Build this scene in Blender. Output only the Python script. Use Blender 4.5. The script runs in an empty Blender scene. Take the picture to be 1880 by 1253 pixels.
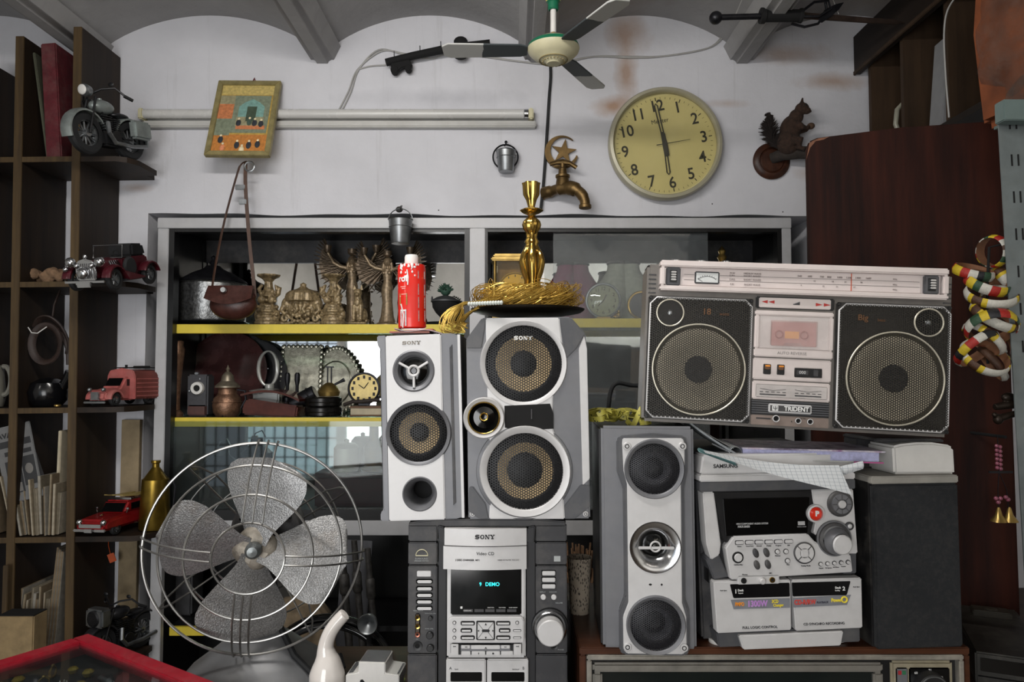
import bpy, bmesh, math, random
from mathutils import Vector, Matrix, Euler
from math import sin, cos, pi, sqrt, atan2, radians as R
random.seed(7)
F, ZC, TH = 1300.0, 1.35, R(2.5)
sc = bpy.context.scene
C = sc.collection
# ---------------------------------------------------------------- camera, world, lights, exposure
cd = bpy.data.cameras.new('camera'); cd.sensor_width = 36; cd.lens = F/1880*36; cd.clip_start = .02
cam = bpy.data.objects.new('camera', cd); C.objects.link(cam)
cam.location = (0, 0, ZC); cam.rotation_euler = (pi/2+TH, 0, 0)
sc.camera = cam
w = bpy.data.worlds.new('world'); sc.world = w; w.use_nodes = True
w.node_tree.nodes['Background'].inputs[0].default_value = (.75, .87, 1, 1)
w.node_tree.nodes['Background'].inputs[1].default_value = 1.0
def area(name, loc, rot, sx, sy, power, col):
    l = bpy.data.lights.new(name, 'AREA'); l.shape = 'RECTANGLE'; l.size = sx; l.size_y = sy
    l.energy = power; l.color = col
    o = bpy.data.objects.new(name, l); C.objects.link(o); o.location = loc; o.rotation_euler = rot
    return o
area('doorway_daylight', (-.95, -1.56, 1.0), (R(92), 0, R(-10)), 1.5, 1.6, 40, (1, .985, .965))
area('tube_lamp_light', (-.45, .9, 2.40), (R(44), 0, R(-14)), 1.0, .10, 15.5, (1, .97, .93))
area('back_lamp_light', (-2.75, -.7, 2.40), (R(-25), 0, R(60)), 1.2, .10, 10, (1, .97, .93))
area('added_fill_light', (.9, -.3, 2.40), (R(-50), 0, 0), 1.2, .10, 38, (1, .97, .93))  # added lamp, brightens the front wall that the cabinet mirror reflects
sc.view_settings.view_transform = 'Standard'; sc.view_settings.look = 'None'
sc.view_settings.exposure = 0.12; sc.view_settings.gamma = 1; sc.view_settings.use_curve_mapping = False
# ---------------------------------------------------------------- helpers
def P(px, py, Y):
    x = (px-940)/F; y = (626.5-py)/F
    t = Y/(cos(TH)-y*sin(TH))
    return Vector((x*t, Y, ZC+(sin(TH)+y*cos(TH))*t))
def S(py, Y): return Y/F/(cos(TH)-(626.5-py)/F*sin(TH))
def PY(Z, Y):
    z = Z-ZC
    return 626.5-F*(-sin(TH)*Y+cos(TH)*z)/(cos(TH)*Y+sin(TH)*z)
def hx(h):
    h = h.lstrip('#'); v = [int(h[i:i+2], 16)/255 for i in (0, 2, 4)]
    return tuple(c/12.92 if c < .04045 else ((c+.055)/1.055)**2.4 for c in v)+(1,)
class NT:
    def __init__(s, name):
        s.m = bpy.data.materials.new(name); s.m.use_nodes = True
        s.n = s.m.node_tree.nodes; s.l = s.m.node_tree.links; s.p = s.n['Principled BSDF']; s.out = s.n['Material Output']
    def N(s, t, **k):
        o = s.n.new(t)
        for a, v in k.items():
            if a[0] == '_':
                key = a[1:]; key = int(key) if key.isdigit() else key.replace('_', ' ')
                if hasattr(v, 'node'): s.l.new(v, o.inputs[key])
                else: o.inputs[key].default_value = v
            else: setattr(o, a, v)
        return o
    def co(s, scale=(1, 1, 1), rot=(0, 0, 0), gen='Object'):
        tc = s.N('ShaderNodeTexCoord'); mp = s.N('ShaderNodeMapping', _Vector=tc.outputs[gen])
        mp.inputs['Scale'].default_value = scale; mp.inputs['Rotation'].default_value = rot
        return mp.outputs[0]
    def noise(s, vec, scale, det=4, rough=.55):
        return s.N('ShaderNodeTexNoise', _Vector=vec, _Scale=scale, _Detail=det, _Roughness=rough).outputs[0]
    def ramp(s, fac, stops):
        r = s.N('ShaderNodeValToRGB', _0=fac); e = r.color_ramp.elements
        while len(e) < len(stops): e.new(.5)
        for i, (p, c) in enumerate(stops): e[i].position = p; e[i].color = c if len(c) == 4 else tuple(c)+(1,)
        return r.outputs[0]
    def mix(s, f, a, b, mode='MIX'):
        m = s.N('ShaderNodeMix', data_type='RGBA', blend_type=mode)
        for i, v in ((0, f), (6, a), (7, b)):
            if hasattr(v, 'node'): s.l.new(v, m.inputs[i])
            else: m.inputs[i].default_value = v
        return m.outputs[2]
    def math(s, op, a, b=0.0, c=0.0):
        m = s.N('ShaderNodeMath', operation=op)
        for i, v in enumerate((a, b, c)):
            if hasattr(v, 'node'): s.l.new(v, m.inputs[i])
            else: m.inputs[i].default_value = v
        return m.outputs[0]
    def set(s, **k):
        for a, v in k.items():
            i = s.p.inputs[a.replace('_', ' ')]
            if hasattr(v, 'node'): s.l.new(v, i)
            else: i.default_value = v
    def bump(s, h, st=.3, d=.002):
        b = s.N('ShaderNodeBump', _Height=h, _Strength=st, _Distance=d); s.l.new(b.outputs[0], s.p.inputs['Normal'])
def mul(c, k): return tuple(min(1, x*k) for x in c[:3])+(1,)
MC = {}
def mat(name, col, rough=.5, metal=0, var=.12, sc=30, bump=0, bsc=None, spec=.5, dust=0, coat=0, sheen=0):
    if name in MC: return MC[name]
    t = NT(name); c = hx(col); v = t.co()
    n = t.noise(v, sc)
    colr = t.ramp(n, [(.3, mul(c, 1-var)), (.7, mul(c, 1+var))])
    if dust:
        n2 = t.noise(v, sc*.35, 6, .7)
        colr = t.mix(t.math('MULTIPLY', t.N('ShaderNodeMapRange', _0=n2, _1=.45, _2=.75).outputs[0], dust), colr, hx('#9a948a'))
    t.set(Base_Color=colr, Metallic=metal, Specular_IOR_Level=spec, Coat_Weight=coat)
    t.set(Roughness=t.N('ShaderNodeMapRange', _0=n, _3=max(.02, rough-.06), _4=min(1, rough+.1)).outputs[0])
    if bump: t.bump(t.noise(v, bsc or sc*4, 3), bump)
    MC[name] = t.m; return t.m
def wood(name, c1, c2, ax=2, rough=.55, sc=14, bump=.15, scratch=0, spec=.3):
    if name in MC: return MC[name]
    t = NT(name); s = [sc, sc, sc]; s[ax] = sc*.07; v = t.co(tuple(s))
    n = t.noise(v, 2.2, 8, .65); n2 = t.noise(t.co(), 5, 4)
    col = t.ramp(n, [(.32, hx(c1)), (.68, hx(c2))])
    col = t.mix(.35, col, t.ramp(n2, [(.3, (.25, .25, .25)), (.75, (1, 1, 1))]), 'MULTIPLY')
    if scratch:
        f = t.math('GREATER_THAN', t.noise(t.co(tuple(x*3 for x in s)), 3, 8, .75), .72)
        col = t.mix(t.math('MULTIPLY', f, scratch), col, hx('#a07a5c'))
    t.set(Base_Color=col, Roughness=rough, Specular_IOR_Level=spec); t.bump(n, bump)
    MC[name] = t.m; return t.m
def grille(name, col, pitch, hole=.15, metal=.3, rough=.45):
    if name in MC: return MC[name]
    t = NT(name); tc = t.N('ShaderNodeTexCoord'); acc = None; k = 4*pi/sqrt(3)/pitch
    for a in (0, 60, 120):
        d = t.N('ShaderNodeVectorMath', operation='DOT_PRODUCT', _0=tc.outputs['Object']); d.inputs[1].default_value = (cos(R(a))*k, 0, sin(R(a))*k)
        q = t.math('COSINE', d.outputs['Value']); acc = q if acc is None else t.math('ADD', acc, q)
    f = t.N('ShaderNodeMapRange', _0=acc, _1=hole-.35, _2=hole+.35).outputs[0]
    t.set(Base_Color=hx(col), Metallic=metal, Roughness=rough)
    tr = t.N('ShaderNodeBsdfTransparent'); mx = t.N('ShaderNodeMixShader', _0=f, _1=t.p.outputs[0], _2=tr.outputs[0])
    t.l.new(mx.outputs[0], t.out.inputs[0]); MC[name] = t.m; return t.m
def glass(name, tint='#ffffff', dust=.08, gloss=.08, dcol='#9aa0a2'):
    if name in MC: return MC[name]
    t = NT(name)
    tr = t.N('ShaderNodeBsdfTransparent', _Color=hx(tint)); gl = t.N('ShaderNodeBsdfGlossy', _Roughness=.03)
    ior = t.N('ShaderNodeMapRange', _0=t.N('ShaderNodeNewGeometry').outputs['Backfacing'], _3=1.45, _4=1/1.45).outputs[0]; fr = t.N('ShaderNodeFresnel', _IOR=ior); df = t.N('ShaderNodeBsdfDiffuse', _Color=hx(dcol))
    m1 = t.N('ShaderNodeMixShader', _0=t.math('ADD', fr.outputs[0], gloss-.04), _1=tr.outputs[0], _2=gl.outputs[0])
    d = t.N('ShaderNodeMapRange', _0=t.noise(t.co(), 14, 6, .7), _1=.3, _2=.8, _3=dust*.6, _4=dust*1.4).outputs[0]
    m2 = t.N('ShaderNodeMixShader', _0=d, _1=m1.outputs[0], _2=df.outputs[0])
    t.l.new(m2.outputs[0], t.out.inputs[0]); MC[name] = t.m; return t.m
def emis(name, col, st):
    if name in MC: return MC[name]
    t = NT(name); t.set(Base_Color=hx(col), Emission_Color=hx(col), Emission_Strength=st); MC[name] = t.m; return t.m
FONT = {}
def glyphs(txt, bold):
    k = (txt, bold)
    if k not in FONT:
        cu = bpy.data.curves.new('t', 'FONT'); cu.body = txt; cu.align_x = 'CENTER'; cu.align_y = 'CENTER'; cu.offset = bold; cu.resolution_u = 3
        o = bpy.data.objects.new('t', cu); C.objects.link(o); bpy.context.view_layer.update()
        me = bpy.data.meshes.new_from_object(o.evaluated_get(bpy.context.evaluated_depsgraph_get()))
        FONT[k] = ([tuple(v.co) for v in me.vertices], [tuple(p.vertices) for p in me.polygons])
        bpy.data.objects.remove(o); bpy.data.curves.remove(cu); bpy.data.meshes.remove(me)
    return FONT[k]
class MB:
    """collects shapes in the thing's own units; built as ONE mesh object"""
    def __init__(s, t=None): s.V = []; s.Fc = []; s.I = []; s.i = 0; s.M = None; s.flip = bool(t and t.mode == 'abs')
    def use(s, i): s.i = i; return s
    def put(s, V, Fc):
        o = len(s.V)
        if s.M is not None: V = [tuple(s.M @ Vector(v)) for v in V]
        s.V += [tuple(v) for v in V]; s.Fc += [tuple(i+o for i in f) for f in Fc]; s.I += [s.i]*len(Fc)
        return s
    def _bev(s, V, Fc, b, seg):
        bm = bmesh.new(); vs = [bm.verts.new(v) for v in V]
        for f in Fc: bm.faces.new([vs[i] for i in f])
        bmesh.ops.recalc_face_normals(bm, faces=bm.faces)
        ed = [e for e in bm.edges if len(e.link_faces) == 2 and e.calc_face_angle(0) > .35]
        bmesh.ops.bevel(bm, geom=ed, offset=b, segments=seg, affect='EDGES', clamp_overlap=True)
        bm.verts.index_update(); V = [tuple(v.co) for v in bm.verts]; Fc = [[v.index for v in f.verts] for f in bm.faces]
        bm.free(); return s.put(V, Fc)
    def box(s, x0, x1, y0, y1, z0, z1, b=0, seg=2):
        V = [(x, y, z) for x in (x0, x1) for y in (y0, y1) for z in (z0, z1)]
        Fc = [(0, 1, 3, 2), (4, 6, 7, 5), (0, 4, 5, 1), (2, 3, 7, 6), (0, 2, 6, 4), (1, 5, 7, 3)]
        return s._bev(V, Fc, b, seg) if b else s.put(V, Fc)
    def _ax(s, ax, a, b, h): return {'y': (a, h, b), 'x': (h, a, b), 'z': (a, b, h)}[ax]
    def prism(s, poly, h0, h1, ax='y', b=0, seg=2, top=None):
        n = len(poly); q = top or poly
        V = [s._ax(ax, a, c, h0) for a, c in poly]+[s._ax(ax, a, c, h1) for a, c in q]
        Fc = [tuple(range(n)), tuple(range(2*n-1, n-1, -1))]+[(i, (i+1) % n, n+(i+1) % n, n+i) for i in range(n)]
        return s._bev(V, Fc, b, seg) if b else s.put(V, Fc)
    def lathe(s, prof, c=(0, 0, 0), ax='z', n=32, fn=None):
        V = []; Fc = []; m = len(prof)
        for j in range(n):
            a = 2*pi*j/n
            for r, h in prof:
                if fn: r = fn(a, r, h)
                p = s._ax(ax, r*cos(a), r*sin(a), h); V.append((p[0]+c[0], p[1]+c[1], p[2]+c[2]))
        for j in range(n):
            k = (j+1) % n
            for i in range(m-1):
                q = []
                for x in (j*m+i, k*m+i, k*m+i+1, j*m+i+1):
                    if not any(abs(V[x][0]-V[y][0])+abs(V[x][1]-V[y][1])+abs(V[x][2]-V[y][2]) < 1e-9 for y in q): q.append(x)
                if len(q) > 2: Fc.append(tuple(q))
        return s.put(V, Fc)
    def cyl(s, c, r, h0, h1, ax='z', n=24, b=0, r1=None):
        r1 = r if r1 is None else r1; d = 1 if h1 > h0 else -1
        pr = [(0, h0), (r-b, h0), (r, h0+b*d), (r1, h1-b*d), (r1-b, h1), (0, h1)] if b else [(0, h0), (r, h0), (r1, h1), (0, h1)]
        c = list(c)
        return s.lathe(pr, c, ax, n)
    def tube(s, pts, r, n=8, closed=False, sq=None):
        pts = [Vector(p) for p in pts]; m = len(pts); rs = r if isinstance(r, (list, tuple)) else [r]*m
        V = []; Fc = []; prev = None
        for i, p in enumerate(pts):
            a = pts[(i-1) % m] if closed or i else p; b = pts[(i+1) % m] if closed or i < m-1 else p
            d = (b-a)
            d = d.normalized() if d.length > 1e-9 else Vector((0, 0, 1))
            if prev is None:
                u = d.orthogonal().normalized()
                if abs(d.z) < .9: u = (Vector((0, 0, 1))-d*d.z).normalized()
            else: u = (prev-d*prev.dot(d)).normalized()
            prev = u; v = d.cross(u)
            for k in range(n):
                t = 2*pi*(k+.5)/n; e, f = (sq if sq else (1, 1)); V.append(p+(u*cos(t)*e+v*sin(t)*f)*rs[i])
        for i in range(m if closed else m-1):
            a, b = i*n, ((i+1) % m)*n
            for k in range(n): Fc.append((a+k, a+(k+1) % n, b+(k+1) % n, b+k))
        if not closed: Fc += [tuple(range(n)), tuple(range((m-1)*n, m*n))]
        return s.put([tuple(v) for v in V], Fc)
    def ring(s, c, Rr, r, ax='y', n=40, m=8, a0=0, a1=360, ry=None):
        full = abs(a1-a0) >= 360; k = n if full else n+1; ry = ry or Rr
        pts = []
        for j in range(k):
            a = R(a0+(a1-a0)*j/n); p = s._ax(ax, Rr*cos(a), ry*sin(a), 0); pts.append((p[0]+c[0], p[1]+c[1], p[2]+c[2]))
        return s.tube(pts, r, m, full)
    def ell(s, c, r, n=16, rot=None):
        if not isinstance(r, (tuple, list)): r = (r, r, r)
        mt = Euler(rot).to_matrix() if rot else None; V = []; Fc = []; h = max(4, n//2)
        for i in range(h+1):
            t = pi*i/h
            for j in range(n):
                a = 2*pi*j/n; v = Vector((r[0]*sin(t)*cos(a), r[1]*sin(t)*sin(a), r[2]*cos(t)))
                if mt: v = mt @ v
                V.append(tuple(v+Vector(c)))
        for i in range(h):
            for j in range(n):
                a, b = i*n+j, i*n+(j+1) % n
                if i == 0: Fc.append((a, a+n, b+n))
                elif i == h-1: Fc.append((a, a+n, b))
                else: Fc.append((a, a+n, b+n, b))
        return s.put(V, Fc)
    def grid(s, f, nu, nv, th=0):
        """surface f(u,v); th gives it thickness along y unless f returns its own"""
        V = [f(i/nu, j/nv) for i in range(nu+1) for j in range(nv+1)]; w_ = nv+1
        Fc = [(i*w_+j, (i+1)*w_+j, (i+1)*w_+j+1, i*w_+j+1) for i in range(nu) for j in range(nv)]
        if th:
            n = len(V); tv = th if isinstance(th, tuple) else (0, th, 0)
            V = V+[tuple(a+b for a, b in zip(v, tv)) for v in V]; Fc = Fc+[tuple(x+n for x in reversed(q)) for q in Fc]
            bd = [i*w_ for i in range(nu+1)]+[nu*w_+j for j in range(1, nv+1)]+[i*w_+nv for i in range(nu-1, -1, -1)]+[j for j in range(nv-1, 0, -1)]
            for a, b in zip(bd, bd[1:]+bd[:1]): Fc.append((a, b, b+n, a+n))
        return s.put(V, Fc)
    def text(s, txt, x, y, z, size, sx=1, ex=.25, bold=0, rot=0):
        V, Fc = glyphs(txt, bold); f = -1 if s.flip else 1; n = len(V); A = []
        for e in (-ex, ex):
            for a, b, _ in V:
                a, b = a*size*sx, b*size
                a, b = a*cos(R(rot))-b*sin(R(rot)), a*sin(R(rot))+b*cos(R(rot))
                A.append((x+a, y+e, z+f*b))
        cnt = {}
        for q in Fc:
            for a, b in zip(q, q[1:]+q[:1]): cnt[(a, b)] = 1
        G = list(Fc)+[(a, b, b+n, a+n) for (a, b) in cnt if (b, a) not in cnt]
        return s.put(A, G)
class Th:
    """a thing: mode 'abs' = photo-sized units measured from its own origin (x, depth, down), 'up' = same units with z up, 'm' = metres"""
    def __init__(s, name, label, cat, px=None, py=None, Y=None, z=None, rot=(0, 0, 0), loc=None, mode=None, group=None, k=1):
        s.name, s.label, s.cat, s.group, s.rot = name, label, cat, group, rot; s.root = None; s.o = (0, 0)
        if loc is not None and Y is None: s.loc = Vector(loc); s.s = k; s.mode = mode or 'm'
        else:
            if z is not None: py = PY(z, Y)
            s.loc = P(px, py, Y); s.s = S(py, Y)*k; s.mode = mode or 'up'; s.o = (px, py)
            if z is not None: s.loc.z = z
    def mb(s): return MB(s)
    def _tag(s, o):
        o.location = s.loc; o.rotation_euler = s.rot; o['label'] = s.label; o['category'] = s.cat
        if s.group: o['group'] = s.group
        s.root = o
    def mesh(s, name, m, mats, ang=35, remesh=0, smooth=True, cut=None):
        k = s.s
        f = (lambda U: [((x-s.o[0])*k, y*k, (s.o[1]-z)*k) for x, y, z in U]) if s.mode == 'abs' else (lambda U: [(x*k, y*k, z*k) for x, y, z in U])
        return mkobj(name, f(m.V), m.Fc, m.I, mats, ang, remesh, smooth, (f(cut.V), cut.Fc) if cut else None)
    def add(s, name, m, mats, parent=None, label=None, **kw):
        if s.root is None: e = bpy.data.objects.new(s.name, None); e.empty_display_size = .05; C.objects.link(e); s._tag(e)
        o = s.mesh(name, m, mats, **kw); o.parent = parent or s.root
        if label: o['label'] = label
        return o
    def one(s, m, mats, **kw): o = s.mesh(s.name, m, mats, **kw); s._tag(o); return o
def mkobj(name, V, Fc, I, mats, ang=35, remesh=0, smooth=True, cut=None):
    me = bpy.data.meshes.new(name); me.from_pydata(V, [], Fc)
    mats = mats if isinstance(mats, (list, tuple)) else [mats]
    for x in mats: me.materials.append(x)
    me.polygons.foreach_set('material_index', [min(i, len(mats)-1) for i in I])
    bm = bmesh.new(); bm.from_mesh(me); bmesh.ops.recalc_face_normals(bm, faces=bm.faces); bm.to_mesh(me); bm.free()
    o = bpy.data.objects.new(name, me); C.objects.link(o)
    if remesh:
        r = o.modifiers.new('r', 'REMESH'); r.mode = 'VOXEL'; r.voxel_size = remesh
        q = o.modifiers.new('s', 'SMOOTH'); q.iterations = 3; q.factor = .5
        bpy.context.view_layer.update()
        m2 = bpy.data.meshes.new_from_object(o.evaluated_get(bpy.context.evaluated_depsgraph_get())); o.modifiers.clear()
        o.data = m2; bpy.data.meshes.remove(me); me = m2; me.name = name
    if cut:
        q = mkobj('cutter', cut[0], cut[1], [0]*len(cut[1]), [], smooth=False); r = o.modifiers.new('b', 'BOOLEAN'); r.operation = 'DIFFERENCE'; r.object = q; r.solver = 'EXACT'
        bpy.context.view_layer.update()
        m2 = bpy.data.meshes.new_from_object(o.evaluated_get(bpy.context.evaluated_depsgraph_get())); o.modifiers.clear()
        o.data = m2; bpy.data.meshes.remove(me); me = m2; me.name = name; d = q.data; bpy.data.objects.remove(q); bpy.data.meshes.remove(d)
    if smooth:
        me.polygons.foreach_set('use_smooth', [True]*len(me.polygons)); me.set_sharp_from_angle(angle=R(ang))
    me.update(); return o
def struct(name, m, mats, **kw):
    o = mkobj(name, m.V, m.Fc, m.I, mats, **kw); o['kind'] = 'structure'; return o
def copy_tree(o, parent=None):
    c = o.copy(); C.objects.link(c)
    if parent: c.parent = parent
    for ch in list(o.children): copy_tree(ch, c)
    return c
def circ(cx, cy, r, n=24, a0=0, a1=360): return [(cx+r*cos(R(a0+(a1-a0)*i/n)), cy+r*sin(R(a0+(a1-a0)*i/n))) for i in range(n if a1-a0 >= 360 else n+1)]
# ---------------------------------------------------------------- shared materials
silver = mat('silver_plastic', '#c9c8c8', .42, .15, .04, 40, dust=.12)
silver_d = mat('grey_plastic', '#707175', .42, .25, .06, 40, dust=.12)
grey_m = mat('mid_grey_plastic', '#4c4d51', .45, .1, .06, 40, dust=.15)
char = mat('charcoal_plastic', '#343437', .5, .05, .1, 40, dust=.2)
black = mat('black_plastic', '#111113', .4, 0, .2, 30)
matt = mat('matt_black', '#0b0b0c', .85, 0, .2, 30)
gloss = mat('gloss_black', '#08090a', .08, 0, .1, 20, spec=.6)
chrome = mat('chrome', '#c8c9cb', .16, 1, .1, 20)
steel = mat('dull_steel', '#8d9092', .38, .9, .25, 25)
brass = mat('brass', '#a88d52', .3, .85, .3, 22)
gold = mat('bright_gold', '#b7964c', .15, .95, .2, 20)
bronze = mat('aged_bronze', '#6b5636', .42, .85, .35, 30, bump=.1)
white_p = mat('white_plastic', '#d5d3cf', .4, 0, .05, 30, dust=.15)
cream = mat('cream_paint', '#c9c3a2', .4, 0, .08, 20)
cone = mat('beige_cone', '#d2b88e', .8, 0, .12, 60)
rubber = mat('rubber', '#17181a', .7, 0, .2, 50)
ink = mat('dark_ink', '#2a2a2c', .7, 0, .1, 30)
white_ink = mat('white_ink', '#e0e0de', .6, 0, .05, 30)
paper = mat('old_paper', '#b6ab94', .9, 0, .15, 30)
paper_w = mat('pale_paper', '#a8a8a6', .9, 0, .1, 30)
# ---------------------------------------------------------------- room
YW = 2.6
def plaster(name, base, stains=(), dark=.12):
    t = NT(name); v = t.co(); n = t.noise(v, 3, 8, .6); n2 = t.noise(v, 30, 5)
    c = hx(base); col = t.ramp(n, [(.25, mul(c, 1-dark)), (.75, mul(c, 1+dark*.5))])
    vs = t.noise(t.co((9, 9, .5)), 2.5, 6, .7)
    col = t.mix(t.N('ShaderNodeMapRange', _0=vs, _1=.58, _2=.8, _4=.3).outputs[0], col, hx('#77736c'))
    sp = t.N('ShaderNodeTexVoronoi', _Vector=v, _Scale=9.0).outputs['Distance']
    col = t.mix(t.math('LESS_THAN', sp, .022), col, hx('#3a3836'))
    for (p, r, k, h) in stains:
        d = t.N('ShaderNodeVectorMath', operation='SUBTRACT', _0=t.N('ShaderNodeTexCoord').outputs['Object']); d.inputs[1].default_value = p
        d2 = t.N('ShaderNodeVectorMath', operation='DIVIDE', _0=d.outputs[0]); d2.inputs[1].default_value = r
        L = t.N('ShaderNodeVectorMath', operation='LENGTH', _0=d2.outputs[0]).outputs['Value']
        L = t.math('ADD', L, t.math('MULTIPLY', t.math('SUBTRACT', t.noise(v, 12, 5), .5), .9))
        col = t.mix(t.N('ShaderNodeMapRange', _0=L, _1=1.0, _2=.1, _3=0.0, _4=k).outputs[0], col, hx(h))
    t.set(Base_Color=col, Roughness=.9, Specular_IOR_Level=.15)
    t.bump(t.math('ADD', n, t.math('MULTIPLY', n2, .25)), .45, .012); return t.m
def st(px, py, rx, rz, k, h='#9c7654'): return (tuple(P(px, py, YW)), (rx, .3, rz), k, h)
wallm = plaster('white_plaster', '#cfcfd4', [st(1125, 195, .10, .05, .8), st(1150, 130, .05, .16, .7), st(1150, 60, .10, .10, .6), st(1530, 150, .16, .04, .6), st(1335, 190, .1, .02, .35), st(1450, 100, .2, .05, .5), st(1500, 320, .1, .04, .45), st(250, 345, .07, .02, .4), st(800, 180, .42, .045, .3, '#8f9097')])
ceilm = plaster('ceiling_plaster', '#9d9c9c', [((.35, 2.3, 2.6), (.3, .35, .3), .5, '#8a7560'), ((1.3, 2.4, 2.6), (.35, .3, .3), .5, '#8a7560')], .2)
roomm = plaster('room_plaster', '#d2d0cb')
XL, XR, YB = -3.3, 2.2, -1.62
nx0, nx1 = P(272, 400, YW).x, P(1498, 400, YW).x
nz = P(900, 393, YW).z
m = MB(); m.box(XL, nx0, YW, 3.05, 0, 3); struct('wall_back', m, wallm)
def wavy():
    m = MB(); n = 60; pts = []
    for i in range(n+1):
        x = nx0+(nx1-nx0)*i/n; pts.append((x, nz-.008*i/n+.003*sin(i*.37)+.0022*sin(i*.83+1)))
    m.prism([(nx0, 3)]+pts+[(nx1, 3)], YW, 3.05); return m
struct('wall_above_niche', wavy(), wallm)
m = MB(); m.box(nx1, XR+.1, YW, 3.05, 0, 3); struct('wall_back_right', m, wallm)
m = MB(); m.box(nx0, nx1, 2.99, 3.05, 0, nz); struct('wall_niche', m, roomm)
m = MB(); m.box(XL-.1, XL, YB-.1, 3.05, 0, 3); struct('wall_left', m, roomm)
m = MB(); m.box(XR, XR+.1, YB-.1, 3.05, 0, 3); struct('wall_right', m, roomm)
m = MB()
for a in ((XL, -2.95, 0, 3), (-1.85, -1.7, 0, 3), (-.2, XR, 0, 3), (-1.7, -.2, 1.8, 3), (-2.95, -1.85, 0, .25), (-2.95, -1.85, 1.85, 3)): m.box(a[0], a[1], YB-.1, YB, a[2], a[3])
struct('wall_front', m, roomm)
m = MB(); m.box(XL-.1, XR+.1, YB-2, 3.05, -.05, 0); struct('floor', m, mat('floor_tiles', '#5a534a', .6, 0, .2, 8))
zb = P(592, 117, YW).z; zb_beam = zb; bx = [P(p, 117, YW).x for p in (-1003, -610, -217, 175, 592, 985, 1362, 1755)]
m = MB(); pts = []
xs = bx+[XR+.12]
for a, b in zip(bx, bx[1:]+[bx[-1]+.79]):
    for i in range(25):
        u = i/24; pts.append((a+(b-a)*u, zb+.012+.172*sin(pi*u)**.62))
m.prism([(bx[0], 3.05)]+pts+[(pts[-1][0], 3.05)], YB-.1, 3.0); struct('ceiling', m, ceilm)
for i, x in enumerate(bx[1:]):
    m = MB(); m.prism([(x-.036, zb), (x+.036, zb), (x+.075, zb+.08), (x-.075, zb+.08)], YB, YW+.02, b=.016, seg=3); struct('trim_%d' % (i+1), m, ceilm)
# window and door at the shop front, behind the camera (they show in the mirror)
m = MB()
for i in range(11): m.box(-2.95+i*.11-.007, -2.95+i*.11+.007, YB-.06, YB-.04, .25, 1.85)
for i in range(9): m.box(-2.95, -1.85, YB-.06, YB-.04, .25+i*.2-.008, .25+i*.2+.008)
struct('window_1', m, char)
m = MB(); m.box(-1.76, -1.7, YB-.1, YB+.03, 0, 1.86); m.box(-.2, -.14, YB-.1, YB+.03, 0, 1.86); m.box(-1.76, -.14, YB-.1, YB+.03, 1.8, 1.86); struct('door_1', m, mat('door_paint', '#6d7a78', .5))
# ---------------------------------------------------------------- speaker helpers (abs units: x, depth, down)
gr_b = grille('black_metal_grille', '#161617', .0046, -.25)
gr_f = grille('fine_black_grille', '#242428', .0036, -.1)
cone_d = mat('dark_cone', '#2c2c30', .75, 0, .15, 60)
cap_d = mat('dust_cap', '#17181b', .55, 0, .15, 60)
def holes(t, *hs, y0=-60, y1=90):
    m = MB()
    for x, z, r in hs: m.cyl((x, 0, z), r, y0, y1, 'y', 48)
    return m
def woofer(t, cx, cz, rim, gr, ring, cap, par=None, rimmat=None, y=0, cone_m=None, grm=None, rimlabel=None, depth=14):
    """rim, recessed cone with dust cap, and perforated grille dome"""
    m = t.mb(); m.lathe([(gr-1, y+depth+4), (gr-1, y-1), (gr+1, y-3), (rim-2, y-5), (rim, y-1), (rim, y+2)], (cx, 0, cz), 'y', 56)
    r = t.add('speaker_rim', m, rimmat or silver_d, par, rimlabel)
    m = t.mb(); m.lathe([(0, y+depth-2), (cap*.5, y+depth-3), (cap, y+depth+3)], (cx, 0, cz), 'y', 40)
    m.use(1).lathe([(cap, y+depth+3), (ring, y+depth-8)], (cx, 0, cz), 'y', 48)
    m.use(2).lathe([(ring, y+depth-8), (ring+4, y+depth-10), (gr-2, y+depth-4), (gr, y+depth-2)], (cx, 0, cz), 'y', 48)
    t.add('speaker_cone', m, [cap_d, cone_m or cone, cone_d], par)
    m = t.mb(); m.lathe([(0, y-6), (gr*.5, y-5), (gr*.85, y-2), (gr, y+1)], (cx, 0, cz), 'y', 48)
    t.add('grille', m, grm or gr_b, par)
    return r
def screws(t, pts, r, name='screw', par=None):
    for x, z in pts:
        m = t.mb(); m.cyl((x, 0, z), r, 1, -2.5, 'y', 20, .8); m.use(1).ring((x, -2.5, z), r*.5, .7, 'y', 16, 5)
        t.add(name, m, [silver, char], par)
def btn(t, x0, x1, z0, z1, mt, name='button', d=3, y=0, b=1, par=None, label=None):
    m = t.mb(); m.box(x0, x1, y-d, y+2, z0, z1, b); return t.add(name, m, mt, par, label)
def rbtn(t, x, z, r, mt, name='button', d=3, y=0, par=None, label=None, n=24):
    m = t.mb(); m.cyl((x, 0, z), r, y+1, y-d, 'y', n, min(1, r*.2)); return t.add(name, m, mt, par, label)
def jack(t, x, z, r, mt, y=0, name='jack'):
    m = t.mb(); m.lathe([(r*.5, y+2), (r*.5, y-2), (r, y-2.5), (r, y+1)], (x, 0, z), 'y', 20); m.use(1).cyl((x, 0, z), r*.5, y+1, y-.2, 'y', 16)
    t.add(name, m, [mt, matt])
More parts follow.
